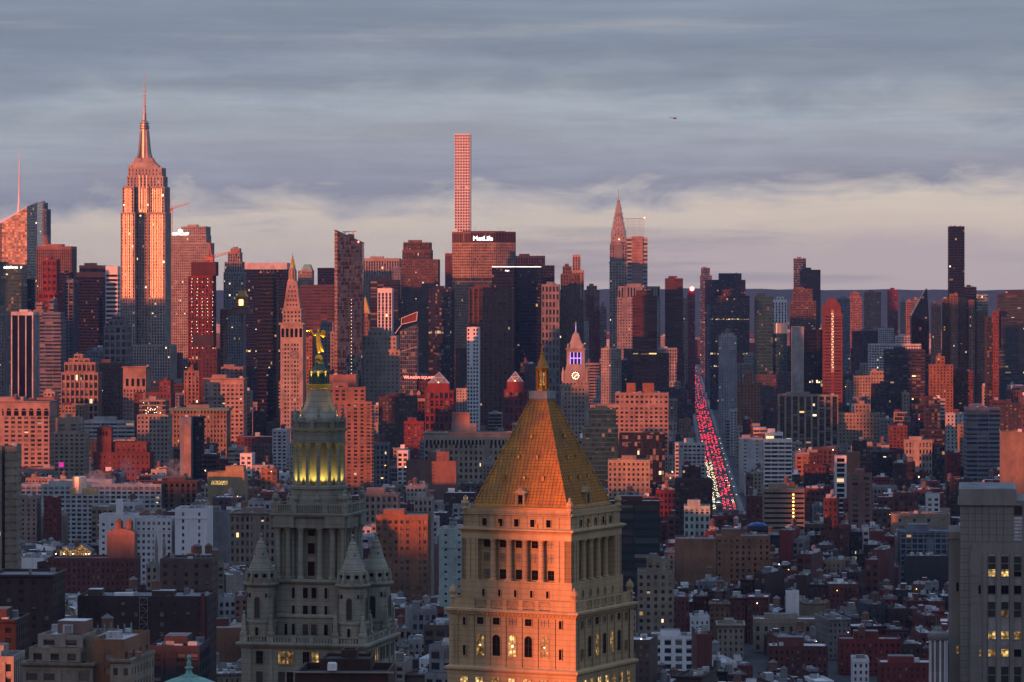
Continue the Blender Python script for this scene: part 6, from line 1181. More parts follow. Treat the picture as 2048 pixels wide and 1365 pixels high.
T('white_modern_tower', 'apartment building', 'white banded modern apartment tower with curved top right of the avenue', 2850, [(1527, 1584, 880), (1530, 1566, 866, 2)], 22, st('ribbon', bay=6, fl=3.3, sf=.42), 'whitepanel', 'win', 965)
T('white_wall_block', 'office building', 'plain pale block with pink edge between avenue and white modern tower', 3300, [(1478, 1526, 876)], 22, st('punch', bay=9, pf=.8, sf=.7), 'white', 'win', 935)
b = T('tan_banded_block', 'office building', 'tan block of thin bands with a lit stair strip right of avenue foot', 2400, [(1525, 1609, 978)], 30, st('band', fl=3.2, sf=.6, bay=26), 'tan', 'win_black', 1050, finish=False, tanks=0); u, z = loc(b)
for k in range(9): b.n('stair_lamp').box(u(1585), u(1588), -.5, -.35, z(988 + 7.3 * k) - .9, z(988 + 7.3 * k), 'bulb_warm')
b.done()
T('orange_flank_block', 'apartment building', 'block with a sunlit orange blank flank and white neighbour, right middle', 2880, [(1693, 1720, 905)], 18, None, 'orangebrick', 'win', 945, pent=False)
T('white_big_windows', 'apartment building', 'white narrow block with big dark windows beside orange flank', 2820, [(1668, 1693, 912)], 18, st('wide', bay=6, fl=4), 'whitepanel', 'win_black', 985, pent=False)
T('brown_cross_block', 'apartment building', 'brown block with dark strip windows in front of the orange flank', 2480, [(1697, 1744, 948)], 20, st('wide', bay=7, fl=3.6, pf=.5, sf=.5), 'terracotta', 'win', 1040)
T('orange_brick_towers', 'apartment building', 'bright orange sunlit brick tower with a taller box top at right', 3850, [(1857, 1906, 729), (1871, 1890, 713, 4)], 20, st('slab', bay=3.6, pf=.6), 'orangebrick', 'win', 785)
T('brick_twin_block', 'apartment building', 'dull red brick tower right behind the bright orange tower', 3870, [(1904, 1946, 742)], 20, 'slab', 'redbrick', 'win', 800)
T('grey_banded_offices', 'office building', 'grey concrete block with dark ribbon windows at right edge', 3000, [(1928, 2000, 815)], 28, st('ribbon', bay=8, fl=3.8, sf=.5), 'bluegrey', 'win', 935, pent=True, cl=5)
T('tan_edge_tower', 'apartment building', 'plain tan slab tower at right edge above grey panelled tower', 2800, [(2000, 2060, 864)], 26, 'blank', 'tan', 'win', 975, pent=False)
T('cream_brick_flats', 'apartment building', 'cream brick stepped flats in right middle distance', 3600, [(1662, 1760, 826), (1708, 1740, 808, 4)], 24, 'punch', 'sand', 'win', 875, tanks=1)
T('cream_tall_flats', 'apartment building', 'pale cream block with square windows behind the dark checked block', 4200, [(1706, 1775, 752), (1740, 1770, 742, 3)], 24, 'punch', 'sand', 'win', 790)
T('dark_checked_block', 'apartment building', 'dark block with checkered windows at right middle distance', 3900, [(1742, 1800, 768)], 24, 'slab', 'charcoal', 'win', 820)
T('glass_flats', 'apartment building', 'long grey glass flats with many lit balconies left of ribbed towers', 4100, [(1768, 1850, 700)], 24, st('ribbon', bay=5), 'charcoal', 'win_lit', 760)
T('white_back_flats', 'apartment building', 'pale long flats with a stepped roof behind the grey glass flats', 4300, [(1736, 1842, 688), (1790, 1820, 672, 3)], 24, 'slab', 'white', 'win', 705)
T('arcade_palazzo', 'office building', 'small cream palazzo with even dark windows at right middle', 3250, [(1808, 1864, 880)], 20, st('stone', bay=3, fl=6), 'palestone', 'win', 915)
T('brown_long_block', 'loft building', 'long orange brown block with a blank left wall below the avenue', 2150, [(1350, 1432, 1078)], 30, None, 'orangebrick', 'win', 1150, pent=False, cl=5)
T('brown_window_wing', 'loft building', 'orange brown wing of square windows joined to the long block', 2150, [(1432, 1540, 1072)], 30, st('punch', bay=3.6, fl=3.6, pf=.6), 'orangebrick', 'win', 1130, cl=5)
T('green_tarp_house', 'apartment building', 'cream stepped house with a green netted roof top right of pillared tower', 1850, [(1275, 1348, 1142), (1293, 1338, 1118, 3)], 20, st('punch', bay=4), 'sand', 'win_lit', 1210, roof='greenmetal', finish=True)
T('plain_cream_shed', 'loft building', 'cream block with plain pale wall and small square holes at right', 2450, [(1782, 1900, 1028)], 22, st('punch', bay=9, fl=6, pf=.8, sf=.7), 'sand', 'win', 1062, pent=False)
T('grey_frame_offices', 'office building', 'grey glazed frame block left of the grey panelled tower', 2250, [(1796, 1905, 1062)], 26, st('grid', bay=3.4, fl=3.6, pf=.2, sf=.25), 'bluegrey', 'win_teal', 1110)
T('black_blank_block', 'loft building', 'blank black walled block left of the grey panelled tower', 2100, [(1808, 1900, 1112)], 24, None, 'charcoal', 'win', 1160, pent=False, cl=8)
T('pale_yellow_house', 'walk-up', 'pale yellow house with arched dark windows near lower right', 1858, [(1506, 1640, 1238)], 18, st('walkup', bay=4, fl=5, top=3), 'sand', 'win_few', 1262, roof='roofwhite')
T('white_lift_shaft', 'walk-up', 'tall white blank lift shaft above the pale yellow house', 1885, [(1571, 1598, 1183)], 8, None, 'whitepanel', 'win', 1235, pent=False, cl=0)
T('white_panel_house', 'walk-up', 'white house of wide dark windows near right of pillared tower base', 1767, [(1303, 1390, 1272)], 20, st('wide', bay=5, fl=4, pf=.4, sf=.4), 'whitepanel', 'win', 1340)
T('yellow_cornice_house', 'walk-up', 'cream house under a yellow cornice in the lower right', 1825, [(1434, 1488, 1250)], 22, 'walkup', 'sand', 'win', 1310, cornice=1.0)
T('red_corner_block', 'walk-up', 'wide red brick walk-up with pale roof at bottom right of centre', 1718, [(1535, 1655, 1292)], 22, 'walkup', 'redbrick', 'win_few', 1335, roof='roofwhite')
T('red_wide_walkup', 'walk-up', 'wide bright red brick building with orange tank at lower right', 1752, [(1675, 1802, 1278)], 20, 'walkup', 'brightred', 'win_few', 1330, tanks=1)
T('white_corner_house', 'walk-up', 'white corner house with dark windows at the bottom right', 1657, [(1702, 1738, 1318)], 18, 'walkup', 'whitepanel', 'win', 1400)
T('red_gabled_house', 'walk-up', 'red brick house with small gable near the round stone pavilion', 1642, [(1755, 1865, 1325)], 20, 'walkup', 'brightred', 'win_lit', 1400, roof='roofwhite')
b = T('stepped_roof_block', 'office building', 'dark stepped brown roof with white vent box before wedding cake tower', 520, [(590, 790, 1345), (636, 752, 1322, 3), (676, 722, 1307, 5)], 14, None, 'darkbrick', 'win', 1500, pent=False, cl=0, roof='roofblack', finish=False); u, z = loc(b)
b.n('vent_box').box(u(656), u(674), -.9, .4, z(1340), z(1327), 'roofwhite'); b.n('vent_hood').box(u(657.5), u(672.5), -.7, .2, z(1327), z(1324.5), 'whitepanel'); b.n('coping').box(u(588), u(788), -.35, .25, z(1346), z(1343.5), 'greystone'); b.done()

b = T('tarp_roof_block', 'loft building', 'low block under a bright blue roof tarp at the foot of the avenue', 2330, [(1492, 1536, 1053)], 20, st('loft'), 'charcoal', 'win', 1085, finish=False, pent=False, cl=2); u, z = loc(b)
b.n('blue_tarp').loft([[(u(1497) + .4 * math.sin(q * 9), y, z(1053) + f_ * 2.6 * math.sin(math.pi * q) + .3 * math.sin(q * 14 + y)) for q in [0]] + [(u(1497) + (u(1533) - u(1497)) * k / 8, y, z(1054) + f_ * (1.4 + 1.3 * math.sin(math.pi * k / 8) + .35 * math.sin(k * 2.1 + y))) for k in range(9)] for y, f_ in ((1, .0), (1.2, .7), (5, 1.0), (9, .8), (10, 0))], 'bluetarp', closed=False, cap1=False); b.done()
# ------------------------------------------------------------------ avenue with its traffic
AX = lambda Y: X(1450, 3090) + (Y - 3090) * TG          # centre line of the avenue
def strip(name, off0, off1, z, mat, Y0=3035, Y1=8900):
    m = MB(name); m.poly([(AX(Y0) + off0, Y0, z), (AX(Y0) + off1, Y0, z), (AX(Y1) + off1, Y1, z), (AX(Y1) + off0, Y1, z)], mat); return m
o = strip('avenue', -11, 11, .02, 'asphalt').build(); o['kind'] = 'structure'
for a, c in ((-15.5, -11), (11, 15.5)):
    m = MB('pavement'); Y0, Y1 = 3035, 8900
    m.loft([[(AX(Y) + a, Y, 0), (AX(Y) + c, Y, 0), (AX(Y) + c, Y, .15), (AX(Y) + a, Y, .15)] for Y in (Y0, Y1)], 'pavement', cap0=True); o = m.build(); o['kind'] = 'structure'
m = MB('road_markings')
for off in (-5.5, -1.8, 1.8, 5.5):
    for k in range(230):
        Y = 3040 + k * 14.0; m.poly([(AX(Y) + off - .08, Y, .03), (AX(Y) + off + .08, Y, .03), (AX(Y + 4) + off + .08, Y + 4, .03), (AX(Y + 4) + off - .08, Y + 4, .03)], 'paint')
o = m.build(); o['kind'] = 'structure'
g = MB('ground'); g.poly([(-9000, -2500, -.4), (9000, -2500, -.4), (9000, 21000, -.4), (-9000, 21000, -.4)], 'asphalt'); o = g.build(); o['kind'] = 'structure'
def hills(name, Y, pys, zz, seed):
    m = MB(name); n = 140; x0, x1 = -Y * .30, Y * .30; rings = []
    for j, (dy, f) in enumerate(((-900, 0.0), (-500, .45), (-150, .85), (0, 1.0), (400, .9))):
        rings.append([(x0 + (x1 - x0) * i / n, Y + dy, -2 + f * (zz + 7 * mnoise.fractal(Vector((i * .06, seed, j * .15)), .6, 2.1, 5) + 5 * mnoise.noise(Vector((i * .9, seed, j))))) for i in range(n + 1)])
    m.loft(rings, 'woodland', closed=False, cap1=False); o = m.build(); o['kind'] = 'structure'
wall('woodland', (.055, .062, .05), 0.95, 0.5, scale=.004)
hills('hills', 17500, 0, 184, 1.3); hills('hills', 13500, 0, 128, 5.2)

PAINTS = []
for nm, c in (('taxi', (.75, .42, .03)), ('white', (.7, .7, .7)), ('black', (.02, .02, .022)), ('silver', (.4, .41, .43)), ('red', (.4, .03, .03))):
    plain('car_paint_' + nm, c, 0.3); PAINTS.append('car_paint_' + nm)
plain('car_glass', (.02, .02, .025), .1)
def car_mesh(paint, front):
    m = MB('car'); w = .92
    pr = [(-2.2, .35), (2.2, .35), (2.25, .75), (1.2, .95), (.55, 1.45), (-1.25, 1.47), (-1.9, 1.0), (-2.25, .95)]
    m.loft([[(s, y, z) for y, z in pr] for s in (-w, w)], paint, cap0=True)
    m.poly([(-.75, -1.28, 1.45), (.75, -1.28, 1.45), (.8, -1.88, 1.02), (-.8, -1.88, 1.02)], 'car_glass')
    for sx in (-1, 1):
        for y in (-1.35, 1.35): m.lathe(sx * .8, 0, [(0.01, 0)], 'tyre', 3) if False else m.box(sx * .82 - .12, sx * .82 + .12, y - .32, y + .32, .0, .62, 'tyre')
        if front: m.box(sx * .62 - .24, sx * .62 + .24, 2.2, 2.32, .62, .86, 'head')
        else: m.box(sx * .62 - .2, sx * .62 + .2, -2.33, -2.2, .74, 1.0, 'tail_dim' if paint.endswith(('silver', 'black')) else 'tail')
    return m
protos = {}
for fr in (0, 1):
    for p in PAINTS:
        mb = car_mesh(p, fr); o = mb.build(); o['category'] = 'car'; o['group'] = 'cars on the avenue'; protos[(fr, p)] = o; o['_n'] = 0
def put_car(x, Y, fr, p, yaw):
    s = protos[(fr, p)]; pn = p.split('_')[-1]
    if s['_n'] == 0: o = s
    else: o = s.copy(); sc.collection.objects.link(o)
    s['_n'] = s['_n'] + 1; o.location = (x, Y, .03); o.rotation_euler = (0, 0, GRID + yaw)
    o['label'] = ('small %s car with white headlights coming down the avenue' if fr else 'small %s car with glowing red tail lights queued on the avenue') % ('yellow' if pn == 'taxi' else pn)
Y = 3060.0; ncar = 0
FARCARS = MB('distant_traffic')
while Y < 8700:
    dens = .85 if int(Y / 260) % 3 else .6
    if Y > 4600: dens *= .55
    for lane in range(5):
        if R.random() > dens: continue
        off = -8.6 + lane * 4.1 + R.uniform(-.9, .9); fr = (Y < 3900 and lane < 2) or (lane == 4 and Y < 3600 and R.random() < .3)
        if ncar < 285: put_car(AX(Y) + off, Y + R.uniform(-6, 6), fr, R.choice(PAINTS), math.pi if fr else 0)
        else: FARCARS.box(AX(Y) + off - .9, AX(Y) + off + .9, Y, Y + 4.4, .3, 1.45, 'car_paint_black'); [FARCARS.box(AX(Y) + off + q - .22, AX(Y) + off + q + .22, Y - .1, Y, .7, 1.0, 'tail') for q in (-.62, .62)]
        ncar += 1
    Y += (13 + R.uniform(0, 8)) * (1 if Y < 4200 else 1.3 if Y < 6000 else 2.4)
solo(FARCARS, 'far queue of red tail lights at the head of the avenue', None, 'stuff')
for k_, o in protos.items():
    if o['_n'] == 0: bpy.data.objects.remove(o)
    else: del o['_n']
for o in sc.objects:
    if o.name.startswith('car') and '_n' in o: del o['_n']
def lamp_post():
    m = B('street_lamp', 'street lamp', 'thin street lamp with white head along the avenue', (0, 0, 0), 0, 'street lamps along the avenue')
    m.p('pole').tube((0, 0, 0), (0, 0, 8.5), .12, 'steel', 6, .07); m.p('arm').tube((0, 0, 8.4), (1.8, 0, 8.9), .06, 'steel', 5); m.p('lamp_head').box(1.4, 2.3, -.2, .2, 8.75, 8.95, 'lamp_head'); return m.done()
lp = lamp_post(); first = True
for k in range(10):
    for sd_ in (-1, 1):
        Y = 3080 + k * 130 + 40 * sd_
        if first: o = lp; first = False
        else:
            o = lp.copy(); sc.collection.objects.link(o)
            for ch in lp.children: c = ch.copy(); sc.collection.objects.link(c); c.parent = o
        o.location = (AX(Y) + sd_ * 12, Y, .15); o.rotation_euler = (0, 0, math.pi if sd_ > 0 else 0)
# obstacle samples so that nothing nearer hides the road
for k in range(60):
    Y = 3080 + k * 95; py = HZ + CH * F / Y; cpx = CX + AX(Y) / Y * F; hw = 12 / Y * F; OBST.append((cpx - hw, cpx + hw * 1.15, Y, py + 2))

# ------------------------------------------------------------------ cranes, helicopter, tarp, steam
def crane(px, Y, pbase, pjoint, pjib, jx, cx_, label, mat='craneorange', lean=1):
    b = B('tower_crane', 'tower crane', label, (X(px, Y), Y, Z(pbase, Y)), 0); z = lambda p: Z(p, Y) - Z(pbase, Y); u = lambda p: X(p, Y) - X(px, Y)
    m = b.p('mast'); h = z(pjoint); w = 1.3
    for sx in (-1, 1):
        for sy in (-1, 1): m.tube((sx * w, sy * w, 0), (sx * w, sy * w, h), .3, mat)
    n = max(2, int(h / 4))
    for k in range(n):
        for sy in (-1, 1): m.tube((-w if k % 2 else w, sy * w, h * k / n), (w if k % 2 else -w, sy * w, h * (k + 1) / n), .2, mat)
    j = b.p('jib'); A = Vector((0, 0, h)); E = Vector((u(jx), 0, z(pjib))); j.tube(A + Vector((0, -1, 0)), E, .42, mat); j.tube(A + Vector((0, 1, 0)), E, .42, mat); j.tube(A + Vector((0, 0, 2.6)), E + Vector((0, 0, .6)), .42, mat)
    for k in range(9):
        f0, f1 = k / 9, (k + .5) / 9; P = A.lerp(E, f0) + Vector((0, -1, 0)) * (1 - f0); Q = (A + Vector((0, 0, 2.6))).lerp(E + Vector((0, 0, .6)), f1); j.tube(P, Q, .2, mat)
    b.p('counter_jib').tube((0, 0, h), (u(cx_), 0, h + 1.5), .7, mat); b.p('counterweight').box(u(cx_) - 2, u(cx_) + 1.5, -1.4, 1.4, h - 1.5, h + 2.2, mat); b.p('cab').box(-1.8, 1.8, -2.6, -.9, h - 2, h + 1.2, mat)
    T_ = Vector((u(cx_) * .6, 0, z(pjib) * 1.0 if z(pjib) > h + 12 else h + 17)); b.p('a_frame').tube((0, 0, h), T_, .5, mat); b.p('a_frame').tube((u(cx_) * .8, 0, h + 1), T_, .5, mat)
    b.p('pendant_rope').tube(T_, E, .12, 'steel'); b.p('hoist_rope').tube(E, E - Vector((0, 0, 9)), .12, 'steel'); b.p('hook_block').box(E.x - .7, E.x + .7, -.6, .6, E.z - 10.4, E.z - 9, 'white'); b.done()
crane(343, 4900, 470, 419, 408, 378, 337, 'orange lattice tower crane beside the tallest skyscraper'); crane(423, 3655, 524, 517, 501, 479, 416, 'glowing orange luffing crane on top of the red netted tower')
def helicopter():
    Y = 4000.0; b = B('helicopter', 'helicopter', 'tiny dark helicopter hovering in the grey sky', (X(1349, Y), Y, Z(237, Y)), rad(-20))
    b.p('fuselage').loft([[(x, r * math.cos(a), r * .9 * math.sin(a)) for a in [2 * math.pi * k / 10 for k in range(10)]] for x, r in ((2.6, .15), (2.2, .6), (1.2, .95), (0, 1.0), (-1.2, .6), (-1.6, .35))], 'charcoal', cap0=True)
    b.p('tail_boom').tube((-1.4, 0, .2), (-5.2, 0, .5), .3, 'charcoal', 8, .15); b.p('tail_fin').box(-5.6, -5.0, -.06, .06, .2, 1.5, 'charcoal'); b.p('rotor_mast').tube((0, 0, .8), (0, 0, 1.5), .15, 'steel', 6)
    for k in range(4): a = rad(20 + 90 * k); b.n('rotor_blade').tube((0, 0, 1.5), (4.6 * math.cos(a), 4.6 * math.sin(a), 1.45), .09, 'charcoal', 4)
    for sy in (-1, 1): b.n('skid').tube((-1.3, sy * .8, -1.35), (1.6, sy * .8, -1.35), .08, 'steel', 5); b.n('skid_strut').tube((0, sy * .5, -.7), (0, sy * .8, -1.35), .06, 'steel', 5)
    b.done()
helicopter()
def steam(px, py, Y, w, h, lab, seed, dens=.05):
    m = MB('steam'); m.lathe(X(px, Y), Y, [(w * .2, Z(py, Y) - h / 2), (w * .45, Z(py, Y) - h * .3), (w * .5, Z(py, Y)), (w * .42, Z(py, Y) + h * .3), (w * .1, Z(py, Y) + h / 2)], 'steam', 12); solo(m, lab, 'steam', 'stuff')
ms = bpy.data.materials.new('steam'); ms.use_nodes = True; t = NT(ms.node_tree); t.n.clear(); MATS['steam'] = ms
v = t.new('ShaderNodeVolumePrincipled'); v.inputs['Color'].default_value = (.85, .85, .88, 1); gp = t.new('ShaderNodeNewGeometry').outputs['Position']
t.set(v.inputs['Density'], t.math('MULTIPLY', t.maprange(t.noise(gp, .16, 4, .65, .6), .50, .75, 0, 1), .16)); oo = t.new('ShaderNodeOutputMaterial'); t.l.new(v.outputs[0], oo.inputs['Volume'])
steam(257, 945, 2380, 14, 22, 'white steam plume drifting above the brick church roofs', 1); steam(195, 958, 2420, 26, 12, 'low bank of steam blowing from the metal drum', 2); steam(352, 935, 2290, 16, 12, 'small white steam puff over dark roofs in left middle', 3)

# ------------------------------------------------------------------ filler blocks, far to near, with an exact horizon test for what can be seen
LAND = [((1090, 900), 'the gold pyramid roof'), ((638, 930), 'the lit colonnade'), ((290, 420), 'the tallest skyscraper'), ((1152, 740), 'the violet clock tower'), ((587, 700), 'the pale campanile'), ((850, 755), 'the red rooftop sign'), ((1430, 880), 'the traffic avenue'),
    ((1497, 800), 'the orange chimney block'), ((1970, 1150), 'the grey panelled tower'), ((300, 1050), 'the white chimney block'), ((150, 960), 'the metal roof drum'), ((240, 880), 'the brick church'), ((50, 860), 'the arched pink loft'), ((1240, 560), 'the needle spire'), ((1912, 520), 'the lone dark tower'),
    ((705, 860), 'the balcony slab tower'), ((930, 880), 'the arcaded beige block'), ((1265, 835), 'the orange roof tanks'), ((1615, 840), 'the pale pier block'), ((1880, 750), 'the bright orange tower'), ((1565, 1010), 'the tan banded block'), ((1440, 1100), 'the long orange brown block'), ((1712, 930), 'the orange flank'),
    ((1570, 1245), 'the pale yellow house'), ((1735, 1285), 'the wide red walk-up'), ((300, 1220), 'the huge dark brick block'), ((190, 1300), 'the cream terraces'), ((805, 1100), 'the brown square-windowed block'), ((1085, 1200), 'the pillared tower'), ((1880, 1320), 'the round pavilion'), ((1585, 1210), 'the white lift shaft'),
    ((1310, 1150), 'the green netted house'), ((1850, 1130), 'the black blank block'), ((1965, 870), 'the grey ribbon block'), ((380, 1310), 'the copper dome'), ((455, 960), 'the glowing strip window'), ((400, 850), 'the green cornice'), ((450, 790), 'the belt course block'), ((160, 745), 'the gridded pink building'), ((765, 730), 'the beige stepped offices'), ((1455, 700), 'the white domed tower'), ((1290, 650), 'the maroon slab'), ((985, 640), 'the bronze ribbed tower'), ((1665, 660), 'the red gable tower'), ((1920, 650), 'the ribbed brown cluster'), ((1620, 700), 'the black glass block'), ((1345, 610), 'the maroon shaft')]
COLN = dict(limestone='pale stone', palestone='cream stone', greystone='grey stone', redbrick='red brick', brightred='bright red', darkbrick='dark brick', maroon='maroon', brown='brown', tan='tan', cream='cream', white='white', grey='grey', concrete='concrete', charcoal='charcoal', bluegrey='blue grey', pinkstone='pinkish', redgranite='dark red', orangebrick='orange brick', mint='mint green', yellowbrick='yellow brick', terracotta='terracotta', sand='beige', purple='purple brown', whitepanel='white painted', black='black', tealpanel='teal')
HOR = [1400.0] * 1100          # two photo pixels per entry, from px -76
def cols_(a, c): return range(max(0, int((a + 76) / 2)), min(1100, int((c + 76) / 2) + 1))
def limit(a, c, Y):            # highest row a filler at this depth may reach
    lo = 560.0
    for o0, o1, oY, yb in OBST:
        if oY > Y and o1 > a and o0 < c: lo = max(lo, yb)
    return lo
cand = []
Y = 1500.0; row = 0
while Y < 8200:
    right = lambda px: px > 1240
    x = -0.150 * Y - 30
    while x < 0.152 * Y + 20:
        px = CX + x / Y * F
        if Y < 2400: w = R.uniform(6, 11.5) if right(px) else R.uniform(7.5, 17)
        elif Y < 4200: w = R.uniform(9, 23)
        else: w = R.uniform(15, 34)
        if R.random() < .08: w *= 1.7
        yy = Y - x * TG + R.uniform(-3, 3); d = R.uniform(15, 34) if Y < 2300 else R.uniform(16, 28) if Y < 3000 else R.uniform(18, 32)
        a, c = CX + x / yy * F, CX + (x + w) / yy * F
        h = (R.gauss(18, 4.5) if right(px) else R.gauss(25, 7)) if Y < 2300 else R.gauss(25, 8) if Y < 3000 else R.gauss(31, 11) if Y < 4000 else R.gauss(46, 20) if Y < 5600 else R.gauss(44, 18)
        if R.random() < .06: h *= 1.6
        h = max(9, h)
        ok = R.random() > .05 and not any(f[0] < x + w and f[1] > x and f[2] < yy + d and f[3] > yy for f in FOOT)
        ax = AX(yy)
        if yy > 2985 and ax - 17 < x + w and ax + 17 > x: ok = False
        if ok:
            zmax = Z(limit(a, c, yy), yy)
            if R.random() < (.22 if Y < 2300 else .33 if Y < 3200 else .62):      # rise until only the landmarks behind stay clear
                ht = zmax - R.uniform(.3, 14) * (1 if Y < 3000 else 1.6)
                if h < ht < {0: 27, 1: 46, 2: 88, 3: 120}[0 if Y < 2200 else 1 if Y < 3000 else 2 if Y < 4200 else 3]: h = ht
            if c < -15 or a > 2063: h = min(h, 28)
            if h > zmax - 2: h = zmax - R.uniform(0, 6) - 2
            if h > 7: cand.append((yy, x, w, d, h, a, c))
        x += w + (R.uniform(8, 16) if R.random() < .14 else R.uniform(.0, .4))
    Y += 36 + max(0, Y - 2000) * .022 + R.uniform(-4, 4) + (14 if row % 2 else 0); row += 1
items = [(sY, 0, s) for sY, s in SIL] + [(c_[0], 1, c_) for c_ in cand]
items.sort(key=lambda t_: t_[0]); vis = []
for yy, kind, s in items:
    if kind == 0:
        for a, c, py in s:
            for k in cols_(a, c): HOR[k] = min(HOR[k], py)
    else:
        _, x, w, d, h, a, c = s; py = HZ + (CH - h) / yy * F; pr = HZ + (CH - h) / (yy + d) * F
        area = sum(max(0, min(HOR[k], 1365) - min(py, pr)) * 2 for k in cols_(a, c))
        if area > 30: vis.append((area, s))
        for k in cols_(a, c): HOR[k] = min(HOR[k], py)
vis.sort(key=lambda t_: -t_[0])
print('FILLERS', len(cand), 'visible', len(vis))
PAL_R = ['redbrick'] * 6 + ['brightred'] * 4 + ['maroon'] * 4 + ['darkbrick'] * 4 + ['charcoal', 'charcoal', 'brown', 'brown', 'greystone', 'bluegrey', 'sand', 'whitepanel', 'tan', 'orangebrick', 'purple', 'black']
PAL_L = ['redbrick'] * 2 + ['darkbrick'] * 3 + ['brown'] * 2 + ['limestone', 'palestone', 'greystone', 'tan', 'sand', 'terracotta', 'white', 'grey', 'charcoal', 'orangebrick', 'whitepanel', 'purple', 'concrete', 'pinkstone']
PAL_F = ['greystone', 'limestone', 'brown', 'sand', 'grey', 'bluegrey', 'charcoal', 'redbrick', 'darkbrick', 'tan', 'terracotta', 'white', 'concrete', 'purple', 'maroon', 'palestone']
FILL = MB('city_blocks'); used_lab = set(); kinds = {}
def build_filler(s, rank, individual):
    yy, x, w, d, h, a, c = s; px = (a + c) / 2; near = yy < 2400
    pal = PAL_F if yy > 3200 else (PAL_R if px > 1240 else PAL_L); wm = R.choice(pal)
    if near and h < 27: kind, cat, sty = 'walkup_house', 'walk-up', st('walkup', bay=R.uniform(2.2, 3), fl=3.2)
    elif yy < 3200 and R.random() < .6: kind, cat, sty = 'loft_building', 'loft building', st('loft', bay=R.uniform(3, 4.5), pf=R.uniform(.28, .5), sf=R.uniform(.34, .5))
    elif R.random() < .55: kind, cat, sty = 'apartment_block', 'apartment block', st('slab', bay=R.uniform(2.8, 3.8), pf=R.uniform(.4, .6))
    else: kind, cat, sty = 'office_block', 'office block', R.choice([st('punch'), st('ribbon'), st('stone'), st('piers'), st('punch2'), st('curtain')])
    if kinds.get(cat, 0) > 290: kind, cat = 'row_house', 'row house'
    kinds[cat] = kinds.get(cat, 0) + 1
    gm = R.choice(['win', 'win', 'win_few', 'win_pale', 'win_lit']) if sty['pf'] > .1 else R.choice(['win', 'win_blue', 'win_teal', 'win_black'])
    roof = R.choice(['roofsilver', 'roofgrey', 'roofblack', 'roofwhite', 'roofwhite', 'roofsilver', 'rooftan'])
    blind = R.random() < .16 and near
    yaw_ = GRID + (0.30 * mnoise.noise(Vector((px * .004, yy * .0045, 3.3))) * 2.2 if yy < 2350 else 0)
    b = B(kind, cat, '', (x, yy, 0), yaw_, None)
    corn = R.uniform(.4, .8) if (kind == 'walkup_house' and R.random() < .5) else 0
    steps = h > 38 and R.random() < .45; h0 = h * R.uniform(.6, .8) if steps else h
    tier(b, rect(0, w - .05, 0, d), 0, h0, None if blind else sty, wm, gm, roof, R.uniform(.6, 1.3), sides='blank' if (near and R.random() < .75) else None, cornice=corn)
    tx0, tx1, ty0, ty1 = 0, w, 0, d
    if steps:
        tx0, tx1, ty0, ty1 = w * R.uniform(.05, .25), w * R.uniform(.75, .95), 2.5, d - 2; tier(b, rect(tx0, tx1, ty0, ty1), h0 - .02, h, sty, wm, gm, roof, 1.0)
    zr = h - 1.0; feat = []
    if kind == 'walkup_house' and not blind and R.random() < .42:
        fe = b.n('fire_escape'); q = R.uniform(.8, max(.9, w - 4.2)); nfl = max(2, int(h / 3.2) - 1)
        for k in range(nfl):
            zf_ = h - 2.6 - 3.2 * k - 1.4; fe.box(q, q + 3.2, -1.0, -.05, zf_, zf_ + .12, 'charcoal'); fe.box(q, q + 3.2, -1.02, -.97, zf_ + .85, zf_ + .95, 'charcoal')
            for e_ in (0, 1.05, 2.1, 3.15): fe.box(q + e_, q + e_ + .06, -1.02, -.96, zf_, zf_ + .9, 'charcoal', bottom=False)
            if k: fe.tube((q + (.4 if k % 2 else 2.8), -.6, zf_ + .1), (q + (2.8 if k % 2 else .4), -.6, zf_ + 3.2), .12, 'charcoal')
    if R.random() < .75:
        pw, pd_ = R.uniform(2.5, min(6, w * .4)), R.uniform(3, 6); qx = R.uniform(tx0 + .5, max(tx0 + .6, tx1 - pw - .5)); qy = R.uniform(ty0 + 3, max(ty0 + 3.1, ty1 - pd_ - 1)); hh = R.uniform(2.2, 4.2); bm = R.choice([wm, wm, 'white', 'grey', 'redbrick', 'whitepanel', 'concrete'])
        b.n('stair_head').box(qx, qx + pw, qy, qy + pd_, zr, zr + hh, bm, roof, bottom=False); feat.append(('a %s stair head' % COLN[bm]))
    if R.random() < (.30 if yy < 3400 else .12): tank(b, R.uniform(tx0 + 2.5, max(tx0 + 2.6, tx1 - 2.5)), R.uniform(ty0 + 3, max(ty0 + 3.1, ty1 - 3)), zr, R.uniform(1.5, 2.1), R.uniform(2.8, 4), R.uniform(1.5, 4), R.choice(['wood', 'wood', 'brown', 'grey'])); feat.insert(0, 'a roof tank')
    if yy < 3000:
        clutter(b, tx0 + .6, tx1 - .6, ty0 + .8, ty1 - .8, zr, R.randint(4, 11) if individual else R.randint(1, 3))
        for _ in range(R.randint(0, 4) if individual else 0): qx = R.uniform(tx0 + .5, tx1 - .5); b.n('roof_pipe').tube((qx, R.uniform(1, d - 1), zr), (qx, R.uniform(1, d - 1), zr + R.uniform(1.5, 4.5)), .09, 'steel', 4)
        if R.random() < .35 and w > 6: qx = R.uniform(1, w - 4); qy = R.uniform(1, d - 5); b.n('roof_patch').box(qx, qx + R.uniform(2, 4), qy, qy + R.uniform(2, 4.5), zr, zr + .12, R.choice(['roofwhite', 'roofsilver', 'roofblack', 'rooftan']), bottom=False)
        for _ in range(R.randint(0, 2)):
            qx = R.uniform(tx0 + .3, tx1 - 1.2); b.n('chimney').box(qx, qx + R.uniform(.6, 1.0), ty1 - 1.4, ty1 - .4, zr, zr + R.uniform(1.6, 3.2), R.choice(['redbrick', 'darkbrick', wm]), bottom=False)
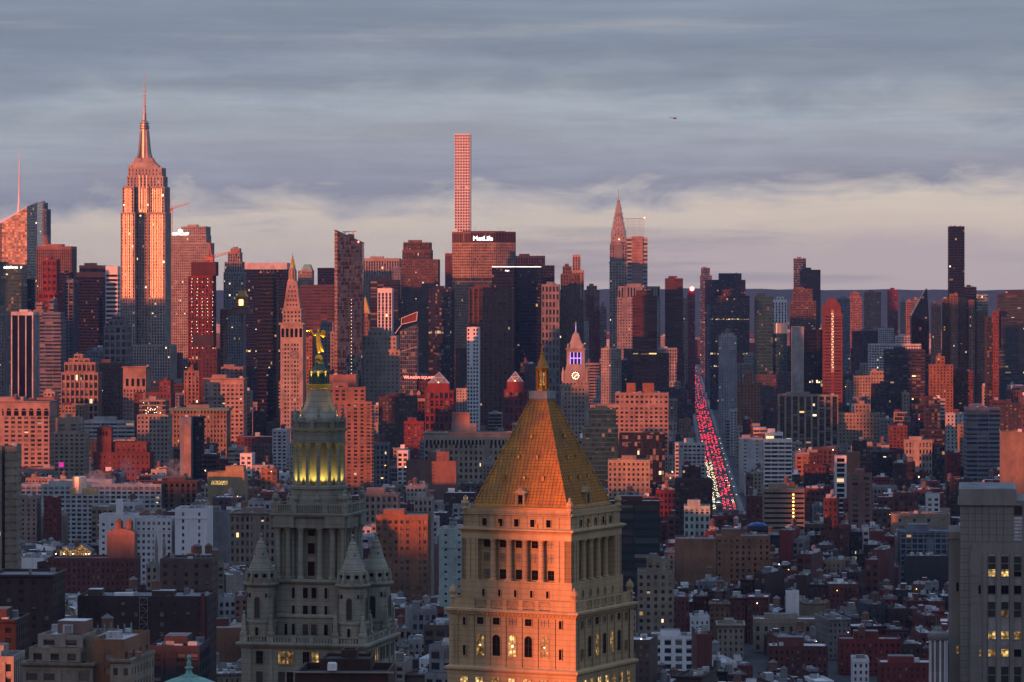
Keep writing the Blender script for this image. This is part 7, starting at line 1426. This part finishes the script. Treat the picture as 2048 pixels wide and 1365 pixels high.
        if R.random() < .25: qx = R.uniform(tx0 + 1, tx1 - 1); b.n('lamp').ball((qx, R.uniform(-.4, 2), zr + R.uniform(-6, 2)), .22, R.choice(['bulb', 'bulb', 'bulb_warm']), 5)
    elif R.random() < .3: b.n('lamp').ball((R.uniform(1, w - 1), -.4, h * R.uniform(.5, .98)), .35, R.choice(['bulb', 'bulb', 'bulb_warm', 'bulb_red']), 5)
    if not individual: b.into(FILL); return
    size = ('tall' if h > 55 else 'mid-height' if h > 30 else 'low') + (' narrow' if w < 13 else ' wide' if w > 28 else '')
    py = HZ + (CH - h) / yy * F; roofn = dict(roofsilver='silver', roofgrey='grey', roofblack='black', roofwhite='white', rooftan='tan')[roof]
    ls = sorted(LAND, key=lambda L: (L[0][0] - px) ** 2 + ((L[0][1] - py) * 1.4) ** 2)
    rel = lambda L: ('just ' if math.hypot(L[0][0] - px, L[0][1] - py) < 70 else '') + (('left of' if px < L[0][0] else 'right of') if abs(px - L[0][0]) > abs(py - L[0][1]) * 1.1 else ('above' if py < L[0][1] else 'below'))
    cat_ = 'blank sided ' + cat if blind else cat
    opts = ['%s %s %s %s %s' % (size, COLN[wm], cat_, rel(L), L[1]) for L in ls[:2]]
    opts += ['%s %s %s with %s roof %s %s' % (size, COLN[wm], cat, roofn, rel(L), L[1]) for L in ls[:3]]
    if feat: opts += ['%s %s %s with %s %s %s' % (size, COLN[wm], cat, feat[0], rel(L), L[1]) for L in ls[:3]]
    opts += ['%s %s %s, %s roofed, between %s and %s' % (size.split()[0], COLN[wm], cat, roofn, ls[0][1], L[1]) for L in ls[1:6]]
    lab = next((o for o in opts if o not in used_lab and len(o.split()) <= 16), None)
    if lab is None: lab = opts[-1]; b.group = 'look-alike ' + cat + 's'; print('FILL DUP', lab)
    used_lab.add(lab); b.label = lab; b.done()
NIND = 300
for k, (ar, s) in enumerate(vis): build_filler(s, k, k < NIND)
solo(FILL, 'mass of small buildings filling the gaps between the nearer blocks', None, 'stuff')
# far flat city towards the horizon
FAR = MB('distant_city')
for _ in range(1500):
    Y = R.uniform(7600, 12800); x = R.uniform(-.15, .15) * Y; w = R.uniform(14, 60); h = R.uniform(10, 38) * (2.2 if R.random() < .06 else 1); dd = R.uniform(14, 40)
    if Y < 8900 and -45 - w < x - AX(Y) < 30: continue
    FAR.box(x, x + w, Y, Y + dd, -.4, h, R.choice(['greystone', 'brown', 'redbrick', 'sand', 'grey', 'terracotta', 'white']), R.choice(['roofgrey', 'roofsilver']), bottom=False)
for k in range(6): FAR.box(AX(8950) - 60 + 22 * k, AX(8950) - 40 + 22 * k, 8950 + 15 * k, 8990 + 15 * k, -.4, R.uniform(30, 75), R.choice(['brown', 'greystone', 'redbrick']), 'roofgrey', bottom=False)
solo(FAR, 'low far off city spreading to the wooded hills', None, 'stuff')
# ------------------------------------------------------------------ unseen towers added west of the frame to shade the city at sunset
cu, su = math.cos(rad(SUN_AZ)), math.sin(rad(SUN_AZ))
def add_shade_tower(u_, v_, w, h, k):
    x, y = u_ * cu + v_ * su, -u_ * su + v_ * cu
    b = B('shade_tower', 'office tower', 'unseen punched window tower added west of the view to cast shade', (x, y, 0), -rad(SUN_AZ), 'added shade towers'); tier(b, rect(-w / 2, w / 2, -12, 12), 0, h, st('punch', bay=6, fl=6), ['greystone', 'bluegrey', 'brown'][k % 3], 'win_few'); b.done()
TE = math.tan(rad(SUN_EL)); NW = [0]
def shade(px, Y, z, w, dist):      # an added unseen tower dist metres sunward of a photo point, tall enough to shade it up to z
    x = X(px, Y); add_shade_tower(x * cu - Y * su, x * su + Y * cu - dist, w, z + TE * dist, NW[0]); NW[0] += 1
def shadepy(px, Y, py, w, dist): shade(px, Y, Z(py, Y), w, dist)
shade(1372, 650, 215, 120, 900); shadepy(378, 850, 1285, 40, 900); shadepy(15, 1080, 1235, 60, 1100)
shade(907, 748, 215, 35, 1700); shade(190, 1000, 118, 70, 1100)
for px, Y, z, w in ((1960, 1500, 42, 150), (1500, 1500, 44, 150), (1150, 1550, 48, 150), (700, 1500, 62, 150), (250, 1480, 66, 150), (1900, 1950, 70, 170), (1650, 1950, 70, 120), (1400, 1950, 75, 130), (1230, 2000, 75, 90), (1100, 2000, 40, 110), (1420, 2400, 75, 90), (500, 1950, 48, 140), (100, 1900, 52, 140)): shade(px, Y, z, w, 2100)
for px in (100, 400, 700, 1000, 1300, 1900): shade(px, 2700, 38, 150, 2150)
shadepy(1548, 2860, 876, 66, 1500); shadepy(1612, 3470, 802, 70, 1600); shadepy(20, 1755, 888, 70, 1200); shadepy(145, 3055, 866, 40, 1000); shadepy(308, 3155, 868, 60, 1000); shadepy(1913, 3960, 604, 66, 1600); shadepy(1965, 3020, 812, 60, 1800)
shadepy(940, 3060, 862, 110, 1500)
shade(968, 5000, 195, 110, 1500)
shade(290, 4300, 170, 140, 1500); shade(150, 4300, 150, 120, 1500); shade(420, 4300, 158, 120, 1500)
# ------------------------------------------------------------------ air
hz = MB('haze'); hz.box(-8990, 8990, -2490, 20990, -1.4, 470, 'haze'); mh = bpy.data.materials.new('haze'); mh.use_nodes = True; MATS['haze'] = mh; t = NT(mh.node_tree); t.n.clear()
v = t.new('ShaderNodeVolumePrincipled'); v.inputs['Color'].default_value = (.34, .56, 1.0, 1); v.inputs['Density'].default_value = 2.5e-5; v.inputs['Anisotropy'].default_value = 0.55
oo = t.new('ShaderNodeOutputMaterial'); t.l.new(v.outputs[0], oo.inputs['Volume'])
o = hz.build(); o['kind'] = 'stuff'; o['label'] = 'thin blue grey evening haze over the city'

bpy.context.view_layer.update(); dg = bpy.context.evaluated_depsgraph_get()
for o in [o for o in sc.objects if o.type == 'FONT']:      # lettering becomes plain mesh
    me = bpy.data.meshes.new_from_object(o.evaluated_get(dg)); n = bpy.data.objects.new('sign', me); sc.collection.objects.link(n)
    n.parent = o.parent; n.location = o.location; n.rotation_euler = o.rotation_euler; nm = o.name; bpy.data.objects.remove(o)
